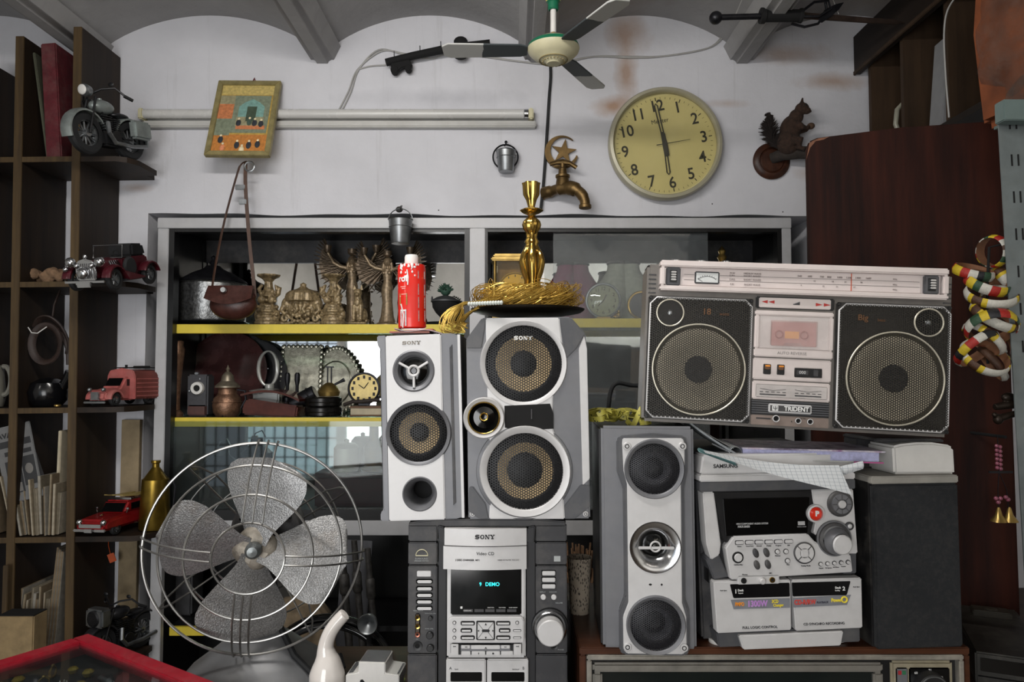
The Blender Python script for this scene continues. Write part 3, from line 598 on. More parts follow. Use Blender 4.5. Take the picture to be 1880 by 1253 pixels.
for (a, b, w0, w1, tx, tn, nx, tt) in ((1308, 1452, 1344, 1449, 'FULL LOGIC CONTROL', '1', 1348, 'Deck'), (1454, 1586, 1455, 1556, 'CD SYNCHRO RECORDING', '2', 1550, 'Deck')):
    q = [(a, 1067), (w0-3 if a < 1400 else w0, 1067), (w0, 1098), (w1, 1098), (w1+(0 if a < 1400 else 12), 1067), (b, 1067), (b, 1159), (a+6, 1159)]
    m = t.mb(); m.prism([(a, 1067), (b, 1067), (b-1, 1158), (a+5, 1160)], -8, 16, b=2); dk = t.add('cassette_deck', m, silver)
    m = t.mb(); m.prism([(w0-6 if a < 1400 else w0-1, 1072), (w1 if a < 1400 else w1+8, 1072), (w1, 1097), (w0, 1097)], -10, -6, b=1); t.add('deck_window', m, dkw, dk)
    m = t.mb(); m.text(tn, nx, -10.5, 1085, 10, 1, .4, .02); m.text(tt, nx+(9 if a < 1400 else -11), -10.5, 1083, 5.5, .9, .4, .02); m.text('Playback' if a < 1400 else 'Rec/Play', nx+(9 if a < 1400 else -12), -10.5, 1088, 3, .9, .4); t.add('window_lettering', m, white_ink, dk)
    m = t.mb(); m.text(tx, (a+b)/2+12 if a < 1400 else (a+b)/2-8, -8.5, 1151 if a < 1400 else 1148, 6.2, 1, .4, .01); m.text('Push Eject', 1326 if a < 1400 else 1575, -8.5, 1083, 3, 1, .3); t.add('deck_lettering', m, ink, dk)
    m = t.mb(); m.prism([(w0-5, 1100), (w1, 1100), (w1, 1117), (w0, 1117)] if a < 1400 else [(w0+1, 1100), (w1+8, 1097), (w1, 1115), (w0+1, 1117)], -8.8, -7); t.add('sticker', m, mat('sticker_grey', '#77797f', .5), dk, 'grey sticker strip with coloured slogans')
    m = t.mb()
    if a < 1400:
        m.text('PMPO', 1355, -9.2, 1108.5, 9, .72, .3, .04); m.use(1).text('1300W', 1388, -9.2, 1108.5, 15, .82, .3, .03); m.use(2).text('3CD', 1421, -9.2, 1105, 8, .8, .3, .04); m.text('Changer', 1427, -9.2, 1112, 7, .8, .3, .03)
    else:
        m.use(3).text('CD-R/RW', 1477, -9.2, 1108, 12, .78, .3, .04); m.use(4).text('PLAYBACK', 1510, -9.2, 1109, 5, .9, .3, .02); m.use(2).text('Power', 1536, -9.2, 1106, 9, .8, .3, .04); m.ring((1551, -9.2, 1105), 5, 1.6, 'y', 20, 5)
    t.add('slogan_lettering', m, [mat('orange_print', '#e08a20', .5), mat('lilac_print', '#b884c8', .5), mat('yellow_print', '#e8d23a', .5), mat('red_print', '#c04038', .5), mat('navy_print', '#33323f', .5)], dk)
m = t.mb(); m.prism([(1314, 1161), (1584, 1159), (1584, 1186), (1318, 1188)], 0, 60, b=2); m.use(1).prism([(1352, 1164), (1548, 1162), (1542, 1188), (1360, 1190)], -10, 6, b=2); t.add('plinth', m, [grey_m, silver])
for x in (1335, 1555):
    m = t.mb(); m.cyl((x, 40, 0), 22, 1186, 1194, 'z', 24, 1); t.add('foot', m, white_p)
# ---------------------------------------------------------------- counters
tabletop = wood('counter_wood', '#2c2119', '#4a382a', 0)
def table(name, label, x0, x1, y0, y1, h, legs=True):
    t = Th(name, label, 'table', loc=((x0+x1)/2, (y0+y1)/2, 0)); a, b = (x1-x0)/2, (y1-y0)/2
    m = t.mb(); m.box(-a, a, -b, b, h-.035, h, .004); t.add('tabletop', m, tabletop)
    m = t.mb(); m.box(-a+.03, a-.03, -b+.03, b-.03, h-.1, h-.035); t.add('apron', m, tabletop)
    for x in (-a+.04, a-.04):
        for y in (-b+.04, b-.04):
            m = t.mb(); m.box(x-.025, x+.025, y-.025, y+.025, 0, h-.035, .004); t.add('leg', m, tabletop)
table('counter', 'dark wooden counter under the fan, vase and SONY mini system', -.62, .115, .95, 1.66, .72)
table('low_bench', 'low dark bench carrying the wooden television', .125, .875, 1.0, 1.75, .42)
table('stand_table', 'dark stand under the red display case', -1.2, -.63, .86, 1.42, .72)
# ---------------------------------------------------------------- television
walnut = wood('television_veneer', '#3a2014', '#5d3722', 0, .4)
t = Th('television', 'old wood-cased television with a knob panel under the stereo pile', 'television', 1420, 1480, YT+.03, z=.422, mode='abs')
t.o = (1420, PY(.422, YT+.03)); zt = t.o[1]
zt0 = zt-(ZTV-.422)/t.s
m = t.mb(); m.box(1064, 1781, -20, 380, zt0, zt0+14, 2); m.box(1064, 1076, -20, 380, zt0+14, zt, 2); m.box(1769, 1781, -20, 380, zt0+14, zt, 2); m.box(1076, 1769, -10, 380, zt-14, zt); m.box(1076, 1769, 60, 380, zt0+14, zt-14)
t.add('cabinet', m, walnut)
m = t.mb()
for a in ((1077, 1768, 1203, 1212), (1077, 1768, zt-24, zt-15), (1077, 1086, 1212, zt-24), (1759, 1768, 1212, zt-24)): m.box(a[0], a[1], -24, -8, a[2], a[3], 2)
t.add('trim_frame', m, mat('worn_silver_trim', '#a9a59c', .35, .6, .2, 60, dust=.3))
m = t.mb(); m.box(1086, 1759, -10, 60, 1212, zt-24); t.add('face', m, black)
m = t.mb()
for a in ((1088, 1622, 1219, 1236), (1088, 1622, zt-50, zt-34), (1088, 1106, 1236, zt-50), (1604, 1622, 1236, zt-50)): m.box(a[0], a[1], -20, 0, a[2], a[3], 4)
b_ = t.add('screen_bezel', m, mat('bezel_metal', '#86837c', .4, .4, .15, 40, dust=.3))
m = t.mb(); m.grid(lambda u, v: (1104+502*u, -12-10*sin(pi*u)*sin(pi*v), 1234+(zt-1284)*v), 20, 14, 8); t.add('screen', m, mat('picture_tube', '#1b201f', .08, 0, .1, 10), b_)
m = t.mb(); m.box(1638, 1752, -16, 0, 1217, zt-40, 4); c_ = t.add('control_panel', m, mat('yellowed_panel', '#9a927c', .45, .2, .15, 50, dust=.2))
m = t.mb(); m.box(1670, 1745, -18, -14, 1228, zt-60, 3); t.add('dial_plate', m, gloss, c_)
m = t.mb(); m.lathe([(30, -18), (28, -34), (24, -36), (0, -36)], (1705, 0, 1262), 'y', 40); m.use(1).ring((1705, -36, 1262), 25, 1.2, 'y', 40, 5); t.add('channel_knob', m, [black, steel], c_)
m = t.mb()
for tx, x, z in (('60', 1682, 1237), ('21', 1708, 1232), ('30', 1728, 1245)): m.text(tx, x, -18.4, z, 6, 1, .3)
t.add('dial_numbers', m, white_ink, c_)
m = t.mb(); m.box(1646, 1668, -18, -14, 1228, 1270, 2); m.use(1).box(1649, 1655, -19, -17, 1233, 1240); m.use(2).box(1657, 1663, -19, -17, 1233, 1240); t.add('colour_switch', m, [silver_d, mat('red_tab', '#a02830', .4), mat('green_tab', '#2f6a48', .4)], c_)
# ---------------------------------------------------------------- black speaker and white unit on it
t = Th('black_speaker', 'plain black cloth-fronted speaker at the right end of the television', 'speaker', 1688, 1183, YT+.01, z=ZTV, mode='abs', rot=(0, R(-.4), R(4)))
t.o = (1688, 1183)
m = t.mb(); m.box(1604, 1770, 8, 190, 874, 1183, 2); t.add('cabinet', m, mat('black_vinyl', '#151415', .5, 0, .2, 30, dust=.2))
m = t.mb(); m.box(1605, 1769, -6, 8, 884, 1182, 3); t.add('grille_cloth', m, mat('grille_cloth', '#1b1d20', .95, 0, .12, 300, bump=.6, bsc=900, dust=.05))
m = t.mb(); m.box(1603, 1771, -5, 190, 869, 883, 2); t.add('top_board', m, mat('dusty_top', '#8d8a83', .7, 0, .15, 30))
zb_ = P(1683, 869, YT+.05).z-.003
t = Th('white_unit', 'white curved-top plastic unit lying on the black speaker', 'electronic device', 1682, 869, YT+.05, mode='abs', rot=(0, R(.6), R(3)))
pr = [(1626, 868), (1624, 818), (1640, 814), (1670, 811), (1700, 811), (1728, 815), (1738, 820), (1740, 868)]
m = t.mb(); m.prism(pr, -25, 60, b=4); t.add('body', m, white_p)
m = t.mb(); m.prism([(1600, 812), (1735, 812), (1730, 806), (1604, 806)], -5, 110, b=2); m.box(1604, 1736, 60, 110, 812, 868, 2); t.add('dark_top', m, char)
# ---------------------------------------------------------------- boombox
bb = Th('boombox', 'large silver and black TRIDENT boombox tilted on top of the stereo pile', 'boombox', 1459, 640, YT-.005, mode='up', rot=(0, R(2.75), R(-6)))
t = bb; shell = mat('boombox_shell', '#6e6a66', .4, .3, .1, 40, dust=.2); lite = mat('pinkish_silver', '#d6ccc9', .36, .25, .04, 40, dust=.08)
m = t.mb(); m.box(-272, 272, 0, 120, -148, 148, 6); t.add('body', m, shell)
m = t.mb(); m.box(-270, 270, 30, 100, 147, 150, 2); t.add('top_plate', m, black)
m = t.mb()
for a in ((-250, 256, 141, 153), (-250, 256, 97, 106), (-250, -240, 106, 141), (246, 256, 106, 141)): m.box(a[0], a[1], -20, 20, a[2], a[3], 2.5)
m.box(-241, 247, -6, 20, 105, 142); tb = t.add('tuner_bar', m, lite, label='light silver tuner housing')
m = t.mb(); m.box(-209, 213, -9, -5, 107, 141, 1.5); m.use(1)
for z in (119, 128.5): m.box(-205, 210, -9.6, -8.8, z-.4, z+.4)
m.use(2).box(92, 93.4, -9.8, -8.8, 108, 140); t.add('tuning_scale', m, [mat('dial_window', '#cfc4c1', .2, 0, .05, 20), mat('scale_line', '#7d7674', .5), mat('red_needle', '#c0502c', .5)], tb)
m = t.mb()
for z, a, b in ((133.5, 'M.W', 'MEDIUM WAVE'), (129, 'S.W1', 'SHORT WAVE1'), (122, 'S.W2', 'SHORT WAVE2'), (113, 'F.M', 'SHORT WAVE')): m.text(a, -118, -10, z, 4.6, 1, .2); m.text(b, -82, -10, z, 4.6, 1, .2)
for x, n in ((2, '540'), (20, '600'), (41, '700'), (54, '800'), (72, '1000'), (88, '1200'), (104, '1400'), (122, '1600')): m.text(n, x, -10, 132, 5, 1, .2)
for i, x in enumerate((5, 28, 44, 60, 68, 82, 98, 110)): m.text(str(9+i*3), x, -10, 124 if i % 2 else 115, 4, 1, .2)
m.text('KHz', 168, -10, 132, 4, 1, .2); m.text('MHz', 168, -10, 113, 4, 1, .2); m.text('MHz', 168, -10, 122, 4, 1, .2); t.add('scale_lettering', m, mat('brown_print', '#6c605c', .6), tb)
m = t.mb(); m.box(-186, -141, -11, -8, 112, 135, 1.5); m.use(1).box(-184, -143, -11.6, -10, 114, 133, .8); m.use(2).ring((-163.5, -11.8, 100), 26, .5, 'y', 16, 4, 52, 128)
for i in range(9):
    a = R(54+i*9); m.tube([(-163.5+26*cos(a), -11.8, 100+26*sin(a)), (-163.5+28.5*cos(a), -11.8, 100+28.5*sin(a))], .35, 4)
m.tube([(-172, -11.8, 116), (-181, -11.8, 121)], .5, 4); t.add('level_meter', m, [grey_m, mat('meter_face', '#cdd0cf', .3), ink], tb)
for x in (-225, 230):
    m = t.mb(); m.box(x-13, x+13, -12, -4, 107, 141, 2); m.use(1).box(x-8, x+8, -13, -10, 111, 137, 1.5); m.use(2)
    for i in range(4): m.box(x-5, x+5, -19, -12, 116+i*4.6, 119+i*4.6, 1)
    t.add('slide_knob', m, [grey_m, black, chrome], tb)
for x in (-215, -168, -121):
    m = t.mb(); m.cyl((x, 40, 0), 9, 148, 164, 'z', 24, 1.5); t.add('top_knob', m, chrome)
m = t.mb(); m.prism([(-160, 150), (-132, 150), (-138, 154), (-143, 159), (-149, 159), (-154, 154)], 36, 50, b=1); t.add('handle_lug', m, silver)
for i in range(7):
    m = t.mb(); m.box(-64+i*19, -47+i*19, 24, 60, 148, 160-i*.4, 3); t.add('top_key', m, char)
for x0, x1, cx, tx, wx, txt, tt in ((-268, -77, -228, -173, -173, '18', 'watts'), (70, 268, 227, 172, 171, 'Big', 'bass')):
    k = 9; out = [(x0+k*1.3, 88), (x1-k*1.3, 88), (x1, 88-k*1.3), (x1, -142+k*1.3), (x1-k*1.3, -142), (x0+k*1.3, -142), (x0, -142+k*1.3), (x0, 88-k*1.3)]
    inn = [((x0+x1)/2+(a-(x0+x1)/2)*.957, -27+(b+27)*.965) for a, b in out]
    m = t.mb(); m.box(x0, x1, -5, 4, -142, 88, 3); m.use(0); gp = t.add('speaker_panel', m, mat('panel_black', '#211f1d', .6, 0, .15, 40, dust=.15))
    m = t.mb(); n = 8
    m.tube([(a, -8, b) for a, b in inn], 2.3, 6, True); t.add('panel_edge', m, silver, gp)
    # cone and tweeter sit in front of the board, under the perforated cover
    m = t.mb(); m.cyl((wx, 0, -47), 25, -5, -8, 'y', 40); m.use(1).lathe([(25, -6.4), (60, -8.5), (72, -9.5), (76, -8)], (wx, 0, -47), 'y', 56); m.use(2).lathe([(76, -7), (84, -8), (84, -4)], (wx, 0, -47), 'y', 56)
    t.add('woofer', m, [cap_d, mat('grey_cone', '#aaa08c', .75, 0, .1, 60), mat('olive_surround', '#4c4635', .8)], gp)
    m = t.mb(); m.ring((tx, -11.5, -47), 83.5, 1.6, 'y', 72, 8); m.ring((cx, -11.5, 56), 24.5, 1.5, 'y', 40, 8); t.add('chrome_ring', m, mat('dotted_ring', '#c9c4b4', .35, .6, .3, 900), gp)
    m = t.mb(); m.cyl((cx, 0, 56), 22, -5, -8, 'y', 32); m.use(1).ell((cx, -8, 56), (6, 3, 6), 14); t.add('tweeter', m, [black, steel], gp)
    m = t.mb(); m.prism(inn, -10.5, -9.6); t.add('grille', m, grille('boombox_grille', '#2b2823', .0042, -.35, .3), gp)
    m = t.mb(); m.text(txt, x0+106 if x0 < 0 else x0+44, -11.5, 60, 16 if txt == '18' else 15, 1, .3, .015); m.text(tt, x0+138 if x0 < 0 else x0+76, -11.5, 57, 8, 1, .3); t.add('badge_lettering', m, mat('brown_badge', '#6a4c35', .4, .5), gp)
    for x in (x0+4, x1-4):
        for z in (84, -138): 
            m = t.mb(); m.cyl((x, 0, z), 3.4, -4, -7, 'y', 16, .8); t.add('screw', m, black, gp)
m = t.mb(); m.box(-74, 67, -4, 4, -144, 94, 2); t.add('centre_panel', m, shell)
m = t.mb(); m.box(-73, 66, -7, 0, 71, 93, 2); m.use(1).box(-68, 59, -9, -5, 72.5, 91, 1.5); cs = t.add('function_strip', m, [black, lite])
m = t.mb()
for x in (-58, -46): m.prism([(x-6, 83), (x+5, 86), (x+5, 80)], -9.6, -8)
for x in (38, 52): m.prism([(x+6, 81), (x-6, 84), (x-6, 78)], -9.6, -8)
m.use(1).prism([(-8, 79), (4, 79), (4, 84)], -9.6, -8); m.use(2).prism([(-8, 79), (-8, 80.5), (4, 85.5), (4, 84)], -9.6, -8)
t.add('arrow_marks', m, [mat('red_arrow', '#b8302a', .5), char, silver_d], cs)
m = t.mb()
for a in ((-75, 64, 58, 67), (-75, 64, -18, -3), (-75, -66, -3, 58), (56, 64, -3, 58)): m.box(a[0], a[1], -12, 0, a[2], a[3], 2)
m.box(-68, 58, -6, 0, -4, 60); dr = t.add('cassette_door', m, lite)
m = t.mb(); m.box(-66, 57, -7.5, -6, -2, 57, 1); m.use(1).box(-46, 37, -9, -7, 4, 50, 1); m.use(2)
t.add('door_well', m, [mat('door_well', '#d8cfcc', .35), mat('pink_shade', '#c4a29a', .4)], dr)
m = t.mb(); m.box(-45, 35, -10, -8, 3, 48, 2); m.use(1).box(-21, 4, -10.8, -9, 17, 30); m.use(2)
for x in (-31, 13): m.ring((x, -10.5, 24), 6.5, 1.5, 'y', 20, 5)
m.prism([(-24, 3), (10, 3), (6, 9), (-20, 9)], -11, -9); t.add('cassette', m, [mat('pink_cassette', '#b5726a', .4), mat('orange_label', '#e0962e', .5), mat('pink_hub', '#98605a', .4)], dr, 'pink cassette with an orange label')
m = t.mb(); m.box(-66, 57, -12.4, -11.4, -2, 57); t.add('door_window', m, glass('cassette_window', '#ffffff', .18, .06, '#e8e0de'), dr)
m = t.mb(); m.text('AUTO REVERSE', -8, -12.4, -10, 7.2, 1.05, .2); t.add('door_lettering', m, mat('grey_print', '#8a8482', .6), dr)
m = t.mb(); m.box(-75, 63, -9, 0, -60, -20, 2); sw = t.add('switch_plate', m, lite)
for x in (-50, -26):
    m = t.mb(); m.box(x-7, x+7, -10, -7, -50, -31, 1); m.use(1).box(x-4.5, x+4.5, -14, -9, -41, -33, 1); m.use(2).box(x-4, x+4, -15, -10, -36, -33); t.add('slide_switch', m, [black, mat('brown_knob', '#6a4a34', .4), mat('orange_mark', '#e08c30', .5)], sw)
m = t.mb(); m.box(-2, 47, -10, -7, -53, -35, 1); m.use(1).box(2, 22, -10.6, -9, -48, -40); m.use(2).text('000', 12, -11, -44, 8, 1, .2); m.use(1).box(31, 39, -14, -9, -50, -38, 1); t.add('tape_counter', m, [black, char, silver], sw)
m = t.mb(); m.box(-75, 62, -9, 0, -96, -62, 2); mp = t.add('meter_panel', m, lite)
m = t.mb(); m.box(-69, 57, -10, -8, -92, -68, 1); m.use(1)
for x in (-62, 0):
    for i in range(5): m.box(x+i*10, x+i*10+6, -10.6, -9, -82.5, -81.3)
    m.box(x, x+46, -10.6, -9, -87.5, -85.5); m.tube([(x, -10.4, -76), (x+23, -10.4, -79), (x+46, -10.4, -76)], .4, 4)
t.add('level_meter', m, [mat('meter_strip', '#b9b3b0', .3), char], mp)
m = t.mb()
for i in range(6): m.box(-75, 62, -7, 0, -100.5-i*4.2, -98-i*4.2, .6)
m.use(1).box(-75, 62, -5, 0, -124, -97); t.add('ribbed_grille', m, [grey_m, black])
m = t.mb(); m.box(-45, 31, -9, -3, -119, -103, 1.5); m.use(1).box(-43, 29, -9.6, -8, -117, -105, 1); bd = t.add('name_badge', m, [silver, char])
m = t.mb(); m.text('TRIDENT', 4, -10, -111.2, 11.5, .92, .3, .025); m.box(-39, -28, -10.2, -9.2, -116, -106, 1); m.use(1)
m.box(-34.1, -32.9, -10.8, -10, -115, -107); m.box(-37, -30, -10.8, -10, -112.4, -111.4); m.box(-37, -36, -10.8, -10, -112, -107.5); m.box(-31, -30, -10.8, -10, -112, -107.5); t.add('badge_lettering', m, [white_ink, char], bd)
m = t.mb(); m.box(-75, 62, -6, 0, -143, -125, 1); jp = t.add('jack_panel', m, mat('warm_silver', '#8e8078', .35, .4))
m = t.mb(); m.box(-66, -40, -6.6, -5, -132, -129.5); m.text('R', -3, -6.6, -134, 4, 1, .2); m.text('MIX MIC', 16, -6.6, -127.5, 3.4, 1, .2); t.add('jack_lettering', m, ink, jp)
for x, r, z in ((-31, 6.5, -130), (8, 5.5, -132), (29, 5.5, -132.5)):
    m = t.mb(); m.lathe([(r*.5, -5), (r*.5, -8), (r*.72, -9), (r, -8), (r, -5)], (x, 0, z), 'y', 24); m.use(1).cyl((x, 0, z), r*.55, -5, -6.6, 'y', 20); m.use(2).ring((x, -8.4, z), r*.85, r*.16, 'y', 24, 6); t.add('jack', m, [black, matt, silver], jp)
m = t.mb(); 
for sx in (-262, 262):
    for i in range(5): m.box(sx-7, sx+7, -1.2, 1, 126-i*8.5, 128.5-i*8.5, .4)
t.add('side_vents', m, char)
m = t.mb(); m.cyl((0, 60, 40), 12, 272, 286, 'x', 24, 2); t.add('side_knob', m, chrome)
# ---------------------------------------------------------------- notebook, loose paper, tape measure, paper cup
pat = NT('squared_paper'); tc = pat.N('ShaderNodeTexCoord'); br = pat.N('ShaderNodeTexBrick', _Vector=tc.outputs['UV'], offset=0.0)
sq = NT('squared_page'); v = sq.co((1, 1, 1)); sx_ = sq.N('ShaderNodeSeparateXYZ', _0=v)
def lines(o, pitch, w_): return sq.math('LESS_THAN', sq.math('FRACT', sq.math('MULTIPLY', o, 1/pitch)), w_)
ln = sq.math('MAXIMUM', lines(sx_.outputs[0], .0085, .07), lines(sq.math('ADD', sx_.outputs[2], sq.math('MULTIPLY', sx_.outputs[1], .8)), .0085, .07))
sq.set(Base_Color=sq.mix(ln, hx('#c3c6c8'), hx('#7e8790')), Roughness=.8); squared = sq.m
cov = NT('floral_cover'); n_ = cov.noise(cov.co((1, 1, 1)), 28, 5, .6)
cov.set(Base_Color=cov.ramp(n_, [(.35, hx('#5a4c63')), (.5, hx('#a9a4b4')), (.58, hx('#c9c3cc')), (.7, hx('#8a5f86'))]), Roughness=.35)
t = Th('notebook', 'thick spiral notebook with lilac patterned cover under the boombox', 'notebook', 1480, 838, YT+.02, mode='abs', rot=(0, R(1.2), R(-4)))
m = t.mb(); m.box(1364, 1606, -8, 150, 827, 843.5); m.use(0); t.add('pages', m, mat('page_edges', '#a9aacb', .9, 0, .15, 200, bump=.4, bsc=600))
m = t.mb(); m.box(1362, 1616, -12, 152, 824, 827, .6); cov_ = t.add('cover', m, cov.m)
m = t.mb(); m.box(1360, 1612, -12, 152, 843.5, 846.5, .6); m.use(1).box(1560, 1612, -13, -11, 843.8, 846.2); t.add('back_cover', m, [paper_w, mat('magenta_edge', '#a8487e', .5)])
m = t.mb()
for i in range(16): m.ring((1352, i*10-4, 835), 11, 1.2, 'y', 14, 5)
t.add('spiral', m, steel)
m = t.mb(); m.grid(lambda u, v: (1258+94*u, 10+130*v, 770+58*u**.8+2*sin(v*3)), 12, 6, (0, 0, 1.6)); m.use(1).grid(lambda u, v: (1262+92*u, -9+150*v, 774+62*u**.85), 12, 6, (0, 0, 4)); t.add('folded_pages', m, [paper_w, mat('curled_pages', '#8f9498', .8, 0, .2, 120)])
t = Th('loose_page', 'loose squared page curling down over the disc stereo', 'paper', 1400, 850, YT-.012, mode='abs')
def pg(u, v):
    x = 1284+(1530-1284)*u; top = 826+26*u+10*sin(u*3); bot = 830+78*u**1.25+8*sin(u*4)
    z = top+(bot-top)*v; return (x+(8*v*u+6), -20-14*v*u+16*(1-v)+6*sin(u*5), z)
m = t.mb(); m.grid(pg, 24, 8, 1.0); m.use(1).grid(lambda u, v: (1282+70*u, -6+10*sin(pi*v), 822+26*u+8*v), 8, 4, 1); t.one(m, [squared, mat('teal_underside', '#7fa0a0', .8)])
t = Th('loose_page', 'short squared page edge lying right of the curled page', 'paper', 1560, 850, YT-.01, mode='abs')
m = t.mb(); m.grid(lambda u, v: (1530+50*u, -8-4*sin(v*3), 858-12*u+18*v*(1-.2*u)), 8, 4, 1); t.one(m, squared)
t = Th('folder', 'thin green folder under the notebook', 'folder', 1480, 854, YT+.03, mode='abs')
m = t.mb(); m.box(1400, 1578, 0, 120, 848, 853, 1); t.one(m, mat('green_card', '#1f5a48', .6))
tape_m = NT('tape_yellow'); n_ = tape_m.noise(tape_m.co(), 160, 2); tape_m.set(Base_Color=tape_m.mix(tape_m.math('GREATER_THAN', n_, .62), hx('#b3ab4a'), hx('#4a4a26')), Roughness=.5)
t = Th('tape_measure', 'yellow tailor tape measure heaped on the tall silver speaker', 'tape measure', 1138, 782, YT+.07, mode='abs')
m = t.mb(); rr = random.Random(3)
def ribbon(pts, wd, sub=8):
    P3 = [Vector(p) for p in pts]; out = []
    for i in range(len(P3)-1):
        p0, p1, p2, p3 = P3[max(0, i-1)], P3[i], P3[i+1], P3[min(len(P3)-1, i+2)]
        for k in range(sub):
            u = k/sub; out.append(.5*((2*p1)+(p2-p0)*u+(2*p0-5*p1+4*p2-p3)*u*u+(3*p1-p0-3*p2+p3)*u**3))
    return out+[P3[-1]]
for k in range(9):
    cx, cz = 1095+k*7.5, 766-rr.random()*7; pts = []
    for j in range(7):
        a = j*1.1+k; pts.append((cx+cos(a)*rr.uniform(10, 24), rr.uniform(-30, 45), cz+sin(a)*rr.uniform(4, 11)))
    m.tube(ribbon(pts, 6), 7, 4, sq=(1, .09))
m.tube(ribbon([(1150, 0, 772), (1160, -10, 780), (1168, -14, 764), (1178, -10, 748), (1186, -4, 752), (1184, 2, 762), (1176, 6, 770), (1180, -6, 776)], 6), 7, 4, sq=(1, .09))
m.tube(ribbon([(1172, -16, 775), (1182, -24, 774), (1192, -16, 773)], 6), 7, 4, sq=(1, .09))
t.one(m, tape_m.m)
scr = NT('scribbled_paper'); n_ = scr.N('ShaderNodeTexVoronoi', _Vector=scr.co((1, 1, .35)), _Scale=330.0).outputs['Distance']
scr.set(Base_Color=scr.mix(scr.math('LESS_THAN', n_, .34), hx('#b5a795'), hx('#403c38')), Roughness=.85)
t = Th('paper_cup', 'printed paper cup standing on the back of the television', 'cup', 1064, 1118, 1.43, z=ZTV)
m = t.mb(); m.lathe([(0, 0), (17, 0), (22, 98), (23.5, 99), (23, 101), (21, 99), (16.5, 3), (0, 3)], (0, 0, 0), 'z', 36); t.one(m, scr.m)
# ---------------------------------------------------------------- things on the two SONY speakers
zs1 = P(775, 613, YS+.05).z
t = Th('plastic_wallet', 'red and clear plastic wallets lying under the spray can', 'wallet', 762, 613, YS+.03, mode='abs')
m = t.mb(); m.box(716, 790, -10, 60, 609, 612.5, 1); m.use(1).grid(lambda u, v: (726+90*u, -14+80*v, 603+9*u+3*sin(u*7)+2*sin(v*8)), 14, 8, (0, 0, 1.5)); m.use(0).prism([(740, 607), (795, 604), (796, 607), (742, 610)], -8, 40); t.one(m, [mat('red_card', '#a0523e', .35, 0, .15, 60), mat('clear_plum', '#8d7474', .2, 0, .2, 60, spec=.7)])
t = Th('spray_can', 'bright red can with white cap on the narrow silver speaker', 'can', 757, 604, YS+.06, mode='abs', rot=(0, R(-1), 0))
m = t.mb(); m.lathe([(0, 604), (22, 604), (25.5, 602), (25.5, 492), (24, 487), (14, 486)], (757, 0, 0), 'z', 40); can = t.add('body', m, mat('red_can', '#cf1f12', .3, 0, .06, 20, coat=.3))
m = t.mb(); m.lathe([(12.5, 487), (12.5, 472), (11, 468), (0, 468)], (757, 0, 0), 'z', 32); t.add('cap', m, white_p)
def wrap(mm):  # bend flat print round the can
    out = []
    for x, y, z in mm.V:
        a = (x-757)/25.9; out.append((757+25.9*sin(a), -25.9*cos(a)+y, z))
    mm.V = out; return mm
m = t.mb(); m.text('rof', 743, 0, 514, 17, 1, .3, .03); t.add('can_lettering', wrap(m), white_ink, can)
m = t.mb()
for i in range(4): m.box(772, 790, -.3, .3, 500+i*24, 500+i*24+(20 if i else 14))
m.box(736, 750, -.3, .3, 570, 600)
m.V = m.V; t.add('can_label', wrap(m), mat('label_print', '#b4aeb0', .5, 0, .4, 400), can)
m = t.mb()
for i in range(20): m.box(734+random.random()*10, 748+random.random()*8, -.4, .4, 528+i*3.4, 529.6+i*3.4) if i in (0, 1, 4, 5) else None
m.use(1).box(734, 752, -.4, .4, 541, 562); t.add('can_panel', wrap(m), [mat('pink_print', '#e09a90', .5), mat('olive_print', '#8c7a3a', .5)], can)
m = t.mb(); rr = random.Random(9)
for i in range(26):
    x = rr.uniform(738, 778); z = 489+rr.random()**2*22; r_ = rr.uniform(1, 3); m.ell((x, 0, z), (r_, .4, r_*rr.uniform(.6, 1.6)), 8)
m.tube([(752, 0, 498), (754, 0, 512), (753, 0, 526)], 1.4, 5); m.tube([(738, 0, 560), (744, 0, 580), (742, 0, 603)], 1.8, 5); m.ell((743, 0, 572), (7, .3, 1.5), 8); t.add('paint_drips', wrap(m), white_ink, can)
# tray + wire + candlestick
ZT = P(960, 581, YS+.1).z+.002
t = Th('metal_tray', 'dark round tray on the large SONY speaker', 'tray', 968, 580, YS+.11, z=ZT)
m = t.mb(); m.lathe([(0, 0), (70, 0), (98, 5), (104, 9), (105, 11), (97, 7), (70, 2.5), (0, 2.5)], (0, 0, 0), 'z', 56); t.one(m, mat('dark_tray', '#2a241c', .3, .7, .2, 30))
wire = mat('gold_wire', '#c4a24e', .3, .65, .3, 60)
t = Th('wire_hank', 'big tangled hank of gold wire coiled on the dark tray', 'wire', 968, 576, YS+.11, z=ZT+.003)
m = t.mb(); rr = random.Random(11)
for k in range(95):
    a0 = rr.uniform(-.3, .3); r0 = rr.uniform(54, 96); h0 = rr.uniform(10, 38); ph = rr.uniform(0, 6.3); tw = rr.choice((3, 3, 4)); pts = []
    for j in range(44):
        a = 2*pi*j/44; q = a*tw+ph
        pts.append(((r0+12*cos(q))*cos(a), (r0*.8+12*cos(q))*sin(a), max(4, h0+14*sin(q)+5*cos(a)*(1 if cos(a) > 0 else .2))))
    m.tube(pts, .65, 4, True)
for k in range(26):
    b = Vector((rr.uniform(-78, 60), rr.uniform(-60, 20), 26)); r1 = rr.uniform(18, 36); an = rr.uniform(0, pi); m.tube([(b.x+r1*cos(2*pi*j/24)*cos(an), b.y+r1*cos(2*pi*j/24)*sin(an), b.z+r1*.75*sin(2*pi*j/24)+6) for j in range(24)], .6, 4, True)
